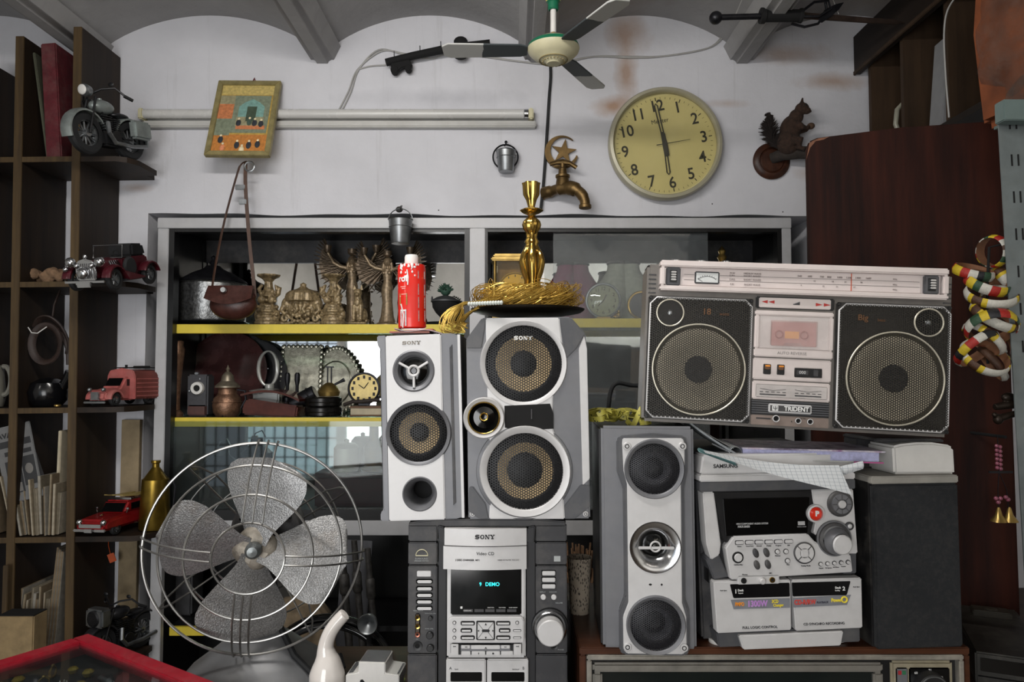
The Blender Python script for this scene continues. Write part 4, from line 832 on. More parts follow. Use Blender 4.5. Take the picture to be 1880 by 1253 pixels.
for k in range(46):
    y_ = rr.uniform(-72, -48); ex = rr.uniform(118, 156); dz = rr.uniform(-36, -14); wv = rr.uniform(5, 15); q = rr.uniform(-5, 5)
    m.tube(ribbon([(-58, y_+16, 22+q), (-88, y_+8, 16+q*.6), (-112, y_-wv*.3, 8+wv*.5), (-ex+8, y_-wv*.4, dz*.4+wv*.6), (-ex, y_, dz), (-ex+16, y_+wv*.3, dz-6), (-118, y_+wv*.4, dz*.6-wv*.4), (-98, y_+8, 4-wv*.3), (-74, y_+16, 14+q)], 1, 4), .6, 4)
t.one(m, wire)
t = Th('bead_string', 'short string of pearly white beads along the tray edge', 'beads', 890, 572, YS-.005, z=ZT+.012)
m = t.mb()
for i in range(13): m.ell((-28+i*4.9, -10-i*.6, -1.5+.15*i), (3.3, 4, 4.2), 12)
t.one(m, mat('pearl', '#c5cac4', .25, 0, .08, 40, coat=.4))
t = Th('candlestick', 'ornate golden candlestick rising from the wire hank', 'candlestick', 978, 570, YS+.12, z=ZT+.003, rot=(0, R(-.6), 0))
H = lambda y: 577-y
fl = lambda k, amp: (lambda a, r, h: r*(1+amp*cos(k*a)))
m = t.mb(); m.lathe([(0, 0), (38, 0), (40, 4), (30, 8), (16, 16), (12, 24), (14, 30), (11, 36)], n=40); t.add('foot', m, gold)
m = t.mb(); m.lathe([(11, 36), (13, 50), (12, 62), (17, 78), (20, 96), (17, 112), (12, 122), (9, 130), (11, 134), (8, 142), (9, 150)], n=48, fn=fl(4, .22))
for a in range(4):
    q = R(45+a*90); m.tube([(8*cos(q), 8*sin(q), 118), (19*cos(q), 19*sin(q), 112), (24*cos(q), 24*sin(q), 98), (21*cos(q), 21*sin(q), 84), (14*cos(q), 14*sin(q), 70), (12*cos(q), 12*sin(q), 44)], [2.5, 3.2, 3.4, 3.2, 3, 2.4], 8)
t.add('scrolled_stem', m, gold)
m = t.mb(); m.lathe([(8, 148), (11, 152), (15, 158), (17, 166), (15, 173), (10, 178), (6, 182), (8, 186)], n=48, fn=fl(12, .05)); t.add('knop', m, gold)
m = t.mb(); m.lathe([(7, 186), (14, 187), (21, 192), (20, 194), (13, 190), (7, 193)], n=32, fn=fl(6, .06)); t.add('drip_ring', m, gold)
m = t.mb(); m.lathe([(7, 190), (6, 200), (9, 212), (14, 222), (15, 240), (16, 244), (13, 243), (11, 225), (0, 215)], n=40, fn=fl(6, .09)); t.add('candle_cup', m, gold)
# ---------------------------------------------------------------- desk fan
ham = NT('hammered_grey'); v = ham.co(); vo = ham.N('ShaderNodeTexVoronoi', _Vector=v, _Scale=260.0); nn = ham.noise(v, 400, 2, .5)
ham.set(Base_Color=ham.ramp(nn, [(.4, hx('#8a8a8a')), (.62, hx('#b9b9b9'))]), Metallic=.6, Roughness=.38); ham.bump(nn, .5, .002)
ham.set(Base_Color=ham.mix(ham.N('ShaderNodeMapRange', _0=ham.noise(v, 9, 6, .7), _1=.56, _2=.75, _4=.4).outputs[0], ham.ramp(nn, [(.38, hx('#7d7d7d')), (.66, hx('#a4a4a4'))]), hx('#84735c')))
hub_rust = mat('dusty_hub', '#8a8378', .5, .3, .35, 60, bump=.3)
wirem = mat('cage_wire', '#9b9a97', .3, .9, .35, 12)
YF = 1.40
fan = Th('desk_fan', 'old metal desk fan with four grey blades in a wire cage', 'fan', 468, 1007, YF, rot=(0, 0, R(11)))
zc = fan.loc.z; fan.loc = Vector((fan.loc.x, YF, .722)); hz = (zc-.722)/fan.s
t = fan
def dome(r): return -75+75*(r/195)**3.2   # y of the front cage at radius r
for q in (61, 108, 156):
    m = t.mb(); m.ring((0, dome(q), hz), q, 2.2, 'y', 72, 7); t.add('front_ring', m, wirem)
m = t.mb(); m.ring((0, 0, hz), 192, 2.6, 'y', 96, 8); t.add('rim_ring', m, wirem)
for q, y in ((150, 70), (105, 88)):
    m = t.mb(); m.ring((0, y, hz), q, 1.8, 'y', 64, 6); t.add('rear_ring', m, wirem)
def spoke(a, off, r0, r1, hook=True, rear=False):
    ca, sa = cos(R(a)), sin(R(a)); pts = []
    for i in range(13):
        r = r0+(r1-r0)*i/12; y = dome(r)-3; pts.append((r*ca-off*sa, y, hz+r*sa+off*ca))
    if hook: pts += [((r1+5)*ca-off*sa, 4, hz+(r1+5)*sa+off*ca), ((r1+3)*ca-off*sa, 14, hz+(r1+3)*sa+off*ca)]
    return pts
for a, offs in ((84, (-17, 0, 17)), (-7, (-7, 9)), (264, (-14, 0, 14)), (174, (-7, 9))):
    for o_ in offs:
        m = t.mb(); m.tube(spoke(a, o_, 62, 192), 1.8, 7); t.add('front_spoke', m, wirem)
for a in (32, 212, 302, 128):
    m = t.mb(); ca, sa = cos(R(a)), sin(R(a))
    for o_ in (-12, 12): m.tube([(193*ca, 0, hz+193*sa), (180*ca-o_*.6*sa, 30, hz+180*sa+o_*.6*ca), (150*ca-o_*sa, 68, hz+150*sa+o_*ca), (60*ca-o_*sa, 100, hz+60*sa+o_*ca)], 1.8, 6)
    t.add('rear_spoke', m, wirem)
prof = [(10, 20), (30, 25), (50, 37), (75, 54), (100, 69), (125, 76), (145, 73), (158, 59), (165, 38), (168, 14)]
for a in (78, -14, 258, 166):
    m = t.mb(); ca, sa = cos(R(a)), sin(R(a))
    def bl(u, v, ca=ca, sa=sa):
        i = u*(len(prof)-1); j = min(int(i), len(prof)-2); f = i-j; r = prof[j][0]+(prof[j+1][0]-prof[j][0])*f; h = prof[j][1]+(prof[j+1][1]-prof[j][1])*f
        o_ = (v-.5)*2*h; rr_ = r-(abs(v-.5)*2)**2*6*(r/168); sk = o_+r*.05
        y = 8+o_*.46*(1-.25*u)-10*sin(pi*v)*u
        return (rr_*ca-sk*sa, y-14, hz+rr_*sa+sk*ca)
    m.grid(bl, 22, 14, 1.6); t.add('blade', m, ham.m)
m = t.mb(); m.lathe([(0, -10), (26, -12), (36, -6), (40, 2), (30, 10)], (0, 0, hz), 'y', 40, fn=lambda a, r, h: r*(1+.05*cos(4*a))); m.use(1).lathe([(0, -34), (9, -33), (14, -26), (15, -12)], (0, 0, hz), 'y', 28); t.add('hub', m, [hub_rust, mat('hub_cap', '#6c7070', .3, .6)])
m = t.mb(); m.lathe([(0, 40), (40, 42), (62, 52), (68, 70), (66, 120), (50, 150), (20, 160), (0, 160)], (12, 0, hz+16), 'y', 40); mo = t.add('motor', m, char)
m = t.mb()
for i in range(10):
    a = 2*pi*i/10; m.box(12+50*cos(a)-7, 12+50*cos(a)+7, 40, 48, hz+16+50*sin(a)-2.5, hz+16+50*sin(a)+2.5, 1)
t.add('motor_vents', m, matt, mo)
m = t.mb(); m.tube([(10, 95, hz-30), (6, 95, hz-90), (0, 90, 150), (0, 80, 90)], [24, 22, 24, 34], 16); t.add('neck', m, grey_m)
basem = mat('base_enamel', '#77787a', .4, .15, .12, 20, dust=.25)
m = t.mb(); m.lathe([(0, 96), (30, 94), (50, 84), (75, 62), (110, 34), (124, 16), (128, 0), (120, 0)], (0, 76, 0), 'z', 48, fn=lambda a, r, h: r*(1+.12*cos(2*a))); t.add('base', m, basem)
m = t.mb(); m.tube([(40, 60, 100), (70, 20, 60), (110, 0, 26), (140, 10, 14), (158, 40, 24), (150, 60, 40)], 6, 8); t.add('power_cord', m, rubber)
# ---------------------------------------------------------------- vase, breaker, red case
YV = 1.36
t = Th('bud_vase', 'glossy white bud vase with bent neck standing beside the fan', 'vase', 600, 1247, YV, z=.721)
pts = [(0, 0, 0), (0, 0, 3), (0, 0, 10), (0, 0, 22), (0, 0, 40), (0, 0, 60), (0, 0, 80), (-2, 0, 95), (-3, 0, 108), (0, 0, 122), (7, 0, 138), (17, 0, 152), (28, 0, 164), (31, 0, 167)]
rs = [26, 28, 25, 29, 33, 32, 25, 18, 14.5, 13.5, 13, 12.5, 12, 11]
m = t.mb(); m.tube(ribbon(pts, 1, 4), [rs[min(i//4, len(rs)-1)]+(rs[min(i//4+1, len(rs)-1)]-rs[min(i//4, len(rs)-1)])*(i % 4)/4 for i in range((len(pts)-1)*4+1)], 32); t.one(m, mat('white_glaze', '#dcd6d0', .1, 0, .03, 20, coat=.6), ang=60)
t = Th('circuit_breaker', 'chunky white rail-mount circuit breaker beside the vase', 'circuit breaker', 681, 1246, YV-.01, z=.721, rot=(0, 0, R(-4)))
m = t.mb(); m.prism([(-46, 6), (-40, 0), (-26, 4), (-14, 4), (-10, 1), (18, 1), (20, 0), (44, 0), (48, 8), (48, 42), (-46, 42)], 0, 60, b=1.5); t.add('body', m, white_p)
m = t.mb(); m.prism([(-48, 44), (52, 44), (52, 62), (26, 65), (26, 84), (-24, 84), (-24, 65), (-48, 60)], 0, 60, b=1.5); t.add('head', m, white_p)
m = t.mb(); m.box(-46, 50, 2, 58, 41.5, 44.5); m.box(-44, -32, -1, 2, 40, 44); m.box(34, 48, -1, 2, 40, 44); m.prism([(-22, 44), (-8, 44), (-16, 53), (-20, 52)], -.8, 2); m.use(1).box(-44, 50, 6, 54, 60, 62.6); m.box(-22, 24, 4, 56, 83.6, 85); t.add('gap_and_top', m, [matt, grey_m])
t = Th('green_tag', 'small yellow-green plastic tag behind the circuit breaker', 'tag', 733, 1236, YV+.05, z=.721)
m = t.mb(); m.box(-7, 8, 0, 20, 0, 22, 1); t.one(m, mat('lime_plastic', '#8d9b45', .4))
# red case
ZR = .80
c0 = Vector((-.885, 1.505)); e1 = Vector((.367, -.235)); e2 = Vector((-.27, -.4215))
L1 = e1.length; ax_ = e1.normalized(); ang = atan2(ax_.y, ax_.x); L2 = .5
ctr = c0+ax_*L1/2-Vector((-ax_.y, ax_.x))*L2/2
redm = mat('red_paint', '#9a1226', .4, 0, .12, 60, dust=.12, bump=.1)
t = Th('display_case', 'flat red-framed glass-topped case of jewellery in the corner', 'display case', loc=(ctr.x, ctr.y, .722), rot=(0, 0, ang))
a, b, h = L1/2, L2/2, ZR-.722; fw = .032
m = t.mb()
for q in ((-a, a, b-.012, b), (-a, a, -b, -b+.012), (-a, -a+.012, -b, b), (a-.012, a, -b, b)): m.box(q[0], q[1], q[2], q[3], 0, h-.012, .001)
m.box(-a, a, -b, b, 0, .006); t.add('box', m, redm)
m = t.mb()
for q in ((-a, a, b-fw, b), (-a, a, -b, -b+fw), (-a, -a+fw, -b+fw, b-fw), (a-fw, a, -b+fw, b-fw)): m.box(q[0], q[1], q[2], q[3], h-.012, h+.004, .002)
lid = t.add('lid_frame', m, redm)
m = t.mb(); m.box(-a+fw-.004, a-fw+.004, -b+fw-.004, b-fw+.004, h-.006, h-.003); t.add('lid_glass', m, glass('case_glass', '#e8ecec', .02, .05), lid)
m = t.mb(); m.box(-a+.013, a-.013, -b+.013, b-.013, .006, .046); t.add('velvet_lining', m, mat('black_velvet', '#131214', .95))
rr = random.Random(21); M3 = Matrix.Translation((ctr.x, ctr.y, .722+.0465)) @ Matrix.Rotation(ang, 4, 'Z'); proto = {}
kinds = [('ring', 'gold ring lying on the dark lining of the red case', 'jewellery', brass), ('brooch', 'round silver brooch on the dark lining of the red case', 'jewellery', chrome), ('pendant', 'long tarnished pendant on the dark lining of the red case', 'jewellery', steel), ('gem', 'faceted yellowish stone on the dark lining of the red case', 'jewellery', mat('citrine', '#a08a36', .12, .3, .2, 40))]
used_ = []
for i in range(64):
    k = i % 4
    for _ in range(60):
        x, y = rr.uniform(-a+.06, a-.06), rr.uniform(-b+.2, b-.06)
        if all((x-p)**2+(y-q)**2 > .028**2 for p, q in used_): break
    else: continue
    used_.append((x, y))
    w3 = M3 @ Vector((x, y, 0)); rz = rr.uniform(0, 6); sc_ = rr.uniform(.9, 1.5)
    if k not in proto:
        nm, lb, ct, mt = kinds[k]; q = Th(nm, lb, ct, loc=w3, rot=(0, 0, rz), group='jewellery in the red case'); m = q.mb()
        if k == 0: m.ring((0, 0, .0098), .0082, .0016, 'y', 20, 6); m.ell((0, 0, .02), (.004, .003, .003), 8)
        if k == 1:
            m.lathe([(0, .004), (.005, .0045), (.009, .003), (.011, .001), (.011, 0), (0, 0)], n=20)
            for j in range(6): m.ell((.007*cos(j*1.047), .007*sin(j*1.047), .0045), .0022, 8)
        if k == 2:
            m.lathe([(0, 0), (.004, .004), (.003, .02), (.0045, .026), (.002, .034), (0, .035)], n=12); m.ring((0, 0, .037), .0025, .0007, 'y', 10, 4); m.M = None; m.V = [(z-.018, y, x+.0045) for x, y, z in m.V]
        if k == 3: m.lathe([(0, 0), (.005, .003), (.008, .009), (.005, .012), (0, .0125)], n=8)
        proto[k] = q.one(m, mt, ang=30); continue
    o = proto[k].copy(); C.objects.link(o); o.location = w3; o.rotation_euler = (0, 0, rz); o.scale = (sc_, sc_, sc_)
# ---------------------------------------------------------------- glass show cabinet in the wall niche
YC = 2.545; YM = 2.93
fr = mat('cabinet_frame', '#b4b4b6', .5, .2, .06, 20, dust=.2); blk = mat('cabinet_black', '#0c0c0d', .35, 0, .2, 20); yel = mat('yellow_edge', '#d8c13c', .45, 0, .06, 40)
mir = NT('mirror_silvering'); n_ = mir.noise(mir.co(), 5, 6, .7); mir.set(Base_Color=mir.ramp(n_, [(.3, (.62, .62, .62)), (.7, (.82, .83, .83))]), Metallic=1.0, Roughness=.03)
def X(px, Y=YC): return P(px, 640, Y).x
def Z(py, Y=YC): return P(940, py, Y).z
x0, x1 = X(284), X(1457); xm0, xm1 = X(862), X(890); zt = Z(400); zb = Z(981)
cab = Th('show_cabinet', 'wide glass show cabinet with grey frame and yellow-edged shelves in the wall', 'cabinet', loc=((x0+x1)/2, YC, 0)); t = cab
def wb(m, a, b, c, d, e, f, bv=0): ox, oy = cab.loc.x, cab.loc.y; return m.box(a-ox, b-ox, c-oy, d-oy, e, f, bv)
m = t.mb(); wb(m, x0, x1, YC, YC+.03, Z(419), zt, .002); t.add('top_rail', m, fr)
m = t.mb(); wb(m, x0, X(304), YC+.004, YC+.03, 0, Z(419), .002); t.add('frame_post', m, fr)
m = t.mb(); wb(m, X(1440), x1, YC+.004, YC+.03, 0, Z(419), .002); t.add('frame_post', m, fr)
m = t.mb(); wb(m, xm0, xm1, YC+.002, YC+.03, Z(960), Z(419), .002); t.add('frame_post', m, fr, label='grey centre post')
m = t.mb(); wb(m, X(304), X(1440), YC+.002, YC+.03, Z(984), Z(957), .002); t.add('bottom_rail', m, fr)
m = t.mb()
wb(m, X(304), X(314), YC+.008, YC+.05, Z(957), Z(419)); wb(m, X(852), xm0, YC+.008, YC+.05, Z(957), Z(419)); wb(m, xm1, X(895), YC+.008, YC+.05, Z(957), Z(419)); wb(m, X(1432), X(1440), YC+.008, YC+.05, Z(957), Z(419))
wb(m, X(304), X(1440), YC+.01, YC+.05, Z(425), Z(419)); wb(m, X(304), X(1440), YC+.01, YC+.06, Z(957), Z(938)); t.add('sliding_track', m, blk)
m = t.mb(); wb(m, x0+.005, x1-.005, YC+.03, YM+.03, zt-.012, zt-.004); wb(m, x0+.005, x1-.005, YC+.03, YC+.06, Z(419), zt-.012); t.add('top_panel', m, blk)
m = t.mb(); wb(m, x0+.004, x0+.012, YC+.03, YM+.03, 0, zt-.012); t.add('side_panel', m, blk); m = t.mb(); wb(m, x1-.012, x1-.004, YC+.03, YM+.03, 0, zt-.012); t.add('side_panel', m, blk)
m = t.mb(); wb(m, x0+.012, x1-.012, YM, YM+.006, Z(970), zt-.1); t.add('mirror_back', m, mir.m, label='mirrored back wall')
m = t.mb(); wb(m, x0+.012, x1-.012, YM-.004, YM+.02, zt-.105, zt-.012); t.add('back_rail', m, char)
m = t.mb(); wb(m, x0+.012, x1-.012, YM+.006, YM+.03, 0, Z(970)); t.add('back_panel', m, blk)
for px in (352, 368):
    m = t.mb(); wb(m, X(px-6, YM-.02), X(px+5, YM-.02), YM-.035, YM-.01, Z(970), zt-.02); t.add('back_post', m, blk)
ZS1, ZS1R, ZS2, ZS3 = Z(594), Z(583), Z(768), Z(1163)
shg = glass('shelf_glass', '#cfe8dc', .1, .08, '#5a6a60')
for (a, b, z) in ((X(312), xm0, ZS1), (xm1, X(1436), ZS1R), (X(310), xm0, ZS2)):
    m = t.mb(); wb(m, a, b, YC+.055, YM-.04, z-.008, z); s_ = t.add('glass_shelf', m, shg)
    m = t.mb(); wb(m, a, b, YC+.04, YC+.055, z-.034, z-.001, .001); t.add('shelf_edge', m, yel, s_, 'yellow painted front edge')
m = t.mb(); wb(m, X(306), xm0, YC+.07, YM, ZS3-.02, ZS3); s_ = t.add('lower_shelf', m, blk); m = t.mb(); wb(m, X(308), X(560), YC+.055, YC+.07, ZS3-.03, ZS3+.001, .001); t.add('shelf_edge', m, yel, s_)
m = t.mb(); wb(m, X(306), xm0, YC+.07, YM, Z(952)-.02, Z(952)); wb(m, xm1, X(1436), YC+.07, YM, Z(952)-.02, Z(952)); t.add('floor_panel', m, blk)
m = t.mb(); wb(m, X(1017), X(1306), YC+.03, YC+.036, Z(940), Z(408)); t.add('glass_pane', m, glass('dusty_pane', '#f6f8f8', .10, .04, '#b4babd'), label='dusty sliding glass pane')
m = t.mb(); wb(m, X(314), X(852), YC+.03, YC+.035, Z(940), Z(775)); t.add('glass_pane', m, glass('lower_pane', '#e6ecea', .05, .05, '#8d9698'))
def sh(name, label, cat, px, Y, z, rot=(0, 0, 0), group=None, k=1): return Th(name, label, cat, px, None, Y, z=z+.0005, rot=rot, group=group, k=k)
pew = mat('etched_pewter', '#8b8c8c', .32, .9, .5, 90, bump=.5, bsc=160); darkm = mat('dark_metal', '#26262a', .35, .6, .3, 40)
resin = mat('carved_resin', '#8d7b5c', .36, .25, .6, 110, bump=.5, bsc=180); resb = mat('dark_bronze_resin', '#6b5c4b', .34, .5, .5, 110, bump=.4, bsc=200)
# shelf one, left bay
t = sh('lidded_canister', 'etched pewter canister with conical lid at the left end of the top shelf', 'canister', 390, 2.745, ZS1)
m = t.mb(); m.lathe([(0, 8), (55, 8), (57, 12), (57, 76), (60, 78), (56, 80), (0, 80)], n=64, fn=lambda a, r, h: r*(1+.035*abs(cos(4*a)))); t.add('body', m, pew)
m = t.mb(); m.lathe([(60, 80), (58, 84), (36, 98), (18, 106), (12, 112), (0, 113)], n=48); m.lathe([(4, 112), (8, 118), (3, 124), (5, 128), (0, 132)], n=20); t.add('lid', m, darkm)
m = t.mb(); m.lathe([(20, 0), (22, 4), (62, 6), (64, 8), (0, 8)], n=48); t.add('stand', m, darkm)
def nodoff(m, pts, r0, rr, col=None):
    for p in pts: m.ell(p, r0*rr.uniform(.8, 1.3), 10)
def candle_fig(px, lab, k=1, mirror=1, par='carved resin'):
    t = sh('figurine', lab, 'figurine', px, 2.66, ZS1, group=None, k=k); m = t.mb(); rr = random.Random(px)
    m.lathe([(0, 0), (24, 0), (25, 5), (21, 8), (20, 14), (0, 14)], n=28)
    for y in range(5): m.ring((0, -2, 16+y*4.6), 17-abs(y-2)*2, 3.4, 'z', 20, 8)
    m.ell((0, 0, 26), (18, 15, 16), 18); m.ell((-17, -4, 18), (7, 7, 12), 12); m.ell((17, -4, 18), (7, 7, 12), 12)
    m.ell((-9, -9, 46), (8, 8, 8), 14); m.ell((9, -9, 46), (8, 8, 8), 14); m.ell((0, 2, 48), (15, 11, 11), 14)
    m.lathe([(0, 50), (17, 52), (15, 56), (11, 62), (8, 70), (7, 80), (12, 86), (20, 90), (21, 93), (10, 94), (0, 93)], n=28, fn=lambda a, r, h: r*(1+.06*cos(8*a)))
    m.tube([(12*mirror, -6, 50), (20*mirror, -6, 58), (21*mirror, -4, 68), (15*mirror, -5, 72), (17*mirror, -7, 64)], [4, 5, 5, 4, 3], 8)
    m.tube([(-10*mirror, -8, 56), (-14*mirror, -10, 66), (-8*mirror, -10, 74)], [4, 4, 3], 8)
    nodoff(m, [(rr.uniform(-20, 20), rr.uniform(-16, -6), rr.uniform(10, 62)) for _ in range(26)], 3.2, rr)
    t.one(m, resin, remesh=.0016)
candle_fig(492, 'carved resin candleholder figure beside the leather pouch', 1.0)
candle_fig(612, 'carved resin candleholder figure between elephant ornament and winged statue', 1.0, -1)
t = sh('elephant_ornament', 'domed carved ornament with elephant heads and scrolls on the top shelf', 'ornament', 556, 2.68, ZS1)
m = t.mb(); rr = random.Random(5)
m.box(-40, 40, -14, 14, 0, 7, 2); m.ell((0, 0, 34), (36, 16, 24), 24); m.lathe([(0, 42), (32, 44), (30, 58), (24, 63), (10, 68), (5, 72), (6, 76), (0, 80)], n=32, fn=lambda a, r, h: r*(1+.05*cos(14*a)))
for sx in (-1, 1):
    m.ell((sx*27, -6, 38), (11, 10, 14), 16); m.ell((sx*9, -11, 40), (9, 8, 11), 14); m.tube([(sx*30, -12, 36), (sx*34, -16, 26), (sx*28, -18, 20), (sx*23, -16, 24)], [6, 5, 4, 3], 10)
    m.tube([(sx*9, -16, 38), (sx*5, -19, 28), (sx*10, -19, 22)], [5, 4, 3], 10)
    m.tube([(sx*28+8*cos(j*.7)*(1-j/14), -15, 12+8*sin(j*.7)*(1-j/14)) for j in range(12)], 3, 8); m.cyl((0, 0, 14), 8, sx*34, sx*46, 'x', 18, 2)
nodoff(m, [(rr.uniform(-16, 16), -14-rr.random()*3, rr.uniform(4, 28)) for _ in range(24)], 3.4, rr); nodoff(m, [(30*cos(j*.35), -abs(28*sin(j*.35)*.5)-2, 52) for j in range(9)], 3.5, rr)
t.one(m, resin, remesh=.0017)
def goddess(px, Y, lab, k=1.0, yaw=0):
    t = sh('winged_statue', lab, 'statue', px, Y, ZS1, rot=(0, 0, R(yaw)), k=k)
    m = t.mb(); m.lathe([(0, 0), (22, 0), (22, 4), (18, 7), (14, 8), (0, 8)], n=24)
    m.tube([(0, 0, 4), (0, 0, 20), (0, 0, 45), (-1, 0, 62), (0, 0, 74), (0, -1, 84), (0, 0, 98), (0, 0, 106)], [17, 12, 9.5, 10.5, 10, 7, 9.5, 8], 16)
    m.ell((-5, -7, 98), (4, 4, 4), 10); m.ell((5, -7, 98), (4, 4, 4), 10); m.tube([(0, 0, 105), (0, -1, 114)], [4.5, 4], 10); m.ell((0, -2, 119), (6.5, 7, 8.5), 14); m.ell((0, -8, 118), (1.4, 2, 2.4), 6); m.ell((0, 1, 120), (8.5, 7, 9), 14)
    m.tube([(-7, 0, 118), (-8, -1, 108), (-7, -3, 101)], [3, 3.5, 3], 8); m.tube([(7, 0, 118), (8, -1, 108), (7, -3, 101)], [3, 3.5, 3], 8)
    for sx in (-1, 1): m.tube([(sx*8, 0, 105), (sx*22, -3, 108), (sx*32, -4, 114), (sx*40, -4, 128), (sx*43, -5, 133)], [4, 3.6, 3.2, 2.8, 2.6], 10)
    t.add('body', m, mat('light_bronze_resin', '#8a7860', .34, .4, .4, 110), remesh=.0014)
    m = t.mb(); m.lathe([(4, 128), (8, 131), (8.5, 139), (6, 138), (0, 134)], (0, -2, 0), n=16); t.add('crown', m, resb)
    for sx in (-1, 1):
        m = t.mb(); m.prism([(sx*9, 104), (sx*20, 84), (sx*38, 78), (sx*56, 88), (sx*62, 112), (sx*58, 138), (sx*50, 150), (sx*40, 128)], 9, 11, b=.6)
        for row, (n, L0, L1, w_) in enumerate(((15, 48, 36, 3.6), (14, 34, 24, 3.4), (12, 20, 14, 3.2))):
            for i in range(n):
                u = i/(n-1); a = R(-52+u*120); c = Vector((sx*(9+31*u), 8-row*2.4, 103+25*u)); d = Vector((sx*cos(a), 0, sin(a))); ln_ = (L0+(L1-L0)*u)*(1+.12*sin(pi*u))
                m.tube([c, c+d*ln_*.55, c+d*ln_*.9, c+d*ln_], [1.8, w_*.8, w_*.75, .8], 8, sq=(.45, 1))
        t.add('wing', m, resb)
        m = t.mb(); m.lathe([(4, 0), (6, 5), (7.5, 12), (6, 12), (0, 4)], (sx*43, -5, 133), n=14); t.add('torch_cup', m, resb)
goddess(646, 2.80, 'bronze winged goddess statue standing behind the seated cat figure', 1.04)
goddess(711, 2.74, 'bronze winged goddess statue next to the red can, below the hanging bucket', 1.0, -4)
t = sh('cat_statue', 'sitting carved cat statue in front of the winged goddess', 'statue', 657, 2.63, ZS1)
m = t.mb(); m.box(-17, 17, -10, 22, 0, 5, 1.5); m.ell((2, 10, 18), (14, 13, 16), 18); m.ell((0, 2, 34), (9.5, 9, 18), 18)
for sx in (-6, 6): m.tube([(sx, -3, 36), (sx, -6, 20), (sx, -7, 7)], [4.5, 3.6, 3.2], 10); m.ell((sx, -9, 6.5), (3.6, 5, 2.6), 10); m.prism([(sx-3.5, 64), (sx+3.5, 64), (sx*1.15, 74)], -2, 2)
m.ell((0, -2, 58), (8, 8, 8.5), 16); m.ell((0, -9, 55), (4, 4, 3.5), 12); m.tube([(0, 0, 40), (0, -1, 54)], [6.5, 6], 12); m.tube([(10, 20, 6), (17, 10, 8), (15, -2, 7)], [3, 3, 2], 8); m.ell((0, -8, 40), (5, 2, 6), 10)
t.one(m, resin, remesh=.0013)
t = sh('lamp_pot', 'black footed metal pot with a spiky green cactus on its lid', 'pot', 818, 2.70, ZS1)
m = t.mb(); m.lathe([(0, 0), (42, 1), (46, 5), (40, 6), (14, 6), (10, 10), (10, 16), (18, 24), (24, 34), (25, 44), (0, 44)], n=36); t.add('bowl', m, matt)
m = t.mb(); m.lathe([(27, 44), (27, 47), (16, 53), (6, 56), (0, 56)], n=36); m.ell((-25, 0, 50), (2, 2, 5), 8); t.add('lid', m, mat('grey_iron', '#4a4b4d', .5, .4))
m = t.mb(); m.tube([(24, 0, 22), (36, 0, 20), (40, 0, 12), (34, 0, 8)], 3, 8); m.ring((-44, 0, 8), 9, 1.6, 'y', 18, 6); t.add('handle', m, matt)
m = t.mb(); rr = random.Random(2); m.ell((0, 0, 66), (10, 10, 11), 14)
for i in range(40):
    d = Vector((rr.gauss(0, 1), rr.gauss(0, 1), abs(rr.gauss(.4, 1)))).normalized(); m.tube([Vector((0, 0, 64))+d*8, Vector((0, 0, 64))+d*16], [2.6, .4], 5)
t.add('cactus', m, mat('cactus_green', '#2c4a3c', .6, 0, .2, 60))
# shelf one, right bay
t = sh('carriage_clock', 'brass carriage clock with glass sides behind the candlestick', 'clock', 946, 2.68, ZS1R, k=1.1)
m = t.mb(); m.box(-38, 38, -24, 34, 0, 8, 2); m.box(-40, 40, -26, 36, 96, 102, 2); m.box(-36, 36, -22, 32, 102, 108, 2)
t.add('frame', m, brass)
for x in (-34, 34):
    for y in (-20, 30): m = t.mb(); m.cyl((x, y, 0), 2.6, 8, 96, 'z', 14); t.add('pillar', m, brass)
m = t.mb(); m.box(-30, 30, 6, 9, 8, 96); t.add('back_plate', m, bronze)
m = t.mb(); m.cyl((0, 0, 52), 27, 6, 0, 'y', 36, 1); m.ring((0, 0, 52), 27, 2, 'y', 36, 6); f_ = t.add('dial', m, mat('gold_dial', '#cdb04a', .3, .5, .1, 30))
m = t.mb()
m.tube([(0, -1, 52), (-5, -1, 38)], 1, 5); m.tube([(0, -1, 52), (14, -1, 40)], .8, 5)
for i in range(12): a = R(i*30); m.box(22*cos(a)-.9, 22*cos(a)+.9, -1, 1, 52+22*sin(a)-1.6, 52+22*sin(a)+1.6)
t.add('hands_and_marks', m, ink, f_)
m = t.mb(); m.box(-31, 31, -20, -19, 8, 96); t.add('front_glass', m, glass('clock_glass', '#f2ecd8', .03, .06))
def bust(px, lab, mt, k=1, neck=1):
    t = sh('jewellery_bust', lab, 'display bust', px, 2.79, ZS1R, k=k); m = t.mb()
    m.lathe([(0, 0), (40, 0), (44, 10), (56, 42), (54, 58), (40, 76), (30, 92), (28, 104), (0, 106)], n=36, fn=lambda a, r, h: r*(.45+.55*abs(cos(a))**.7)); t.add('torso', m, mt)
    m = t.mb(); m.lathe([(29, 103), (31, 105), (29, 108), (0, 108)], n=28, fn=lambda a, r, h: r*(.5+.5*abs(cos(a))**.7)); t.add('neck_rim', m, char)
bust(1052, 'maroon velvet jewellery bust behind the dusty glass pane', mat('maroon_velvet', '#6a2c48', .9, 0, .15, 60, bump=.2))
bust(1145, 'pale grey jewellery bust behind the round glass clock', mat('pale_bust', '#9a9c8e', .8, 0, .12, 60), 1.02)
t = sh('glass_clock', 'round domed glass desk clock behind the dusty pane', 'clock', 1108, 2.66, ZS1R)
m = t.mb(); m.cyl((0, 0, 35), 31, 12, 2, 'y', 40, 2); m.use(1).ring((0, 2, 35), 31, 2.4, 'y', 40, 8); c_ = t.add('case', m, [mat('clock_face', '#b8b494', .5, 0, .06, 40), steel])
m = t.mb()
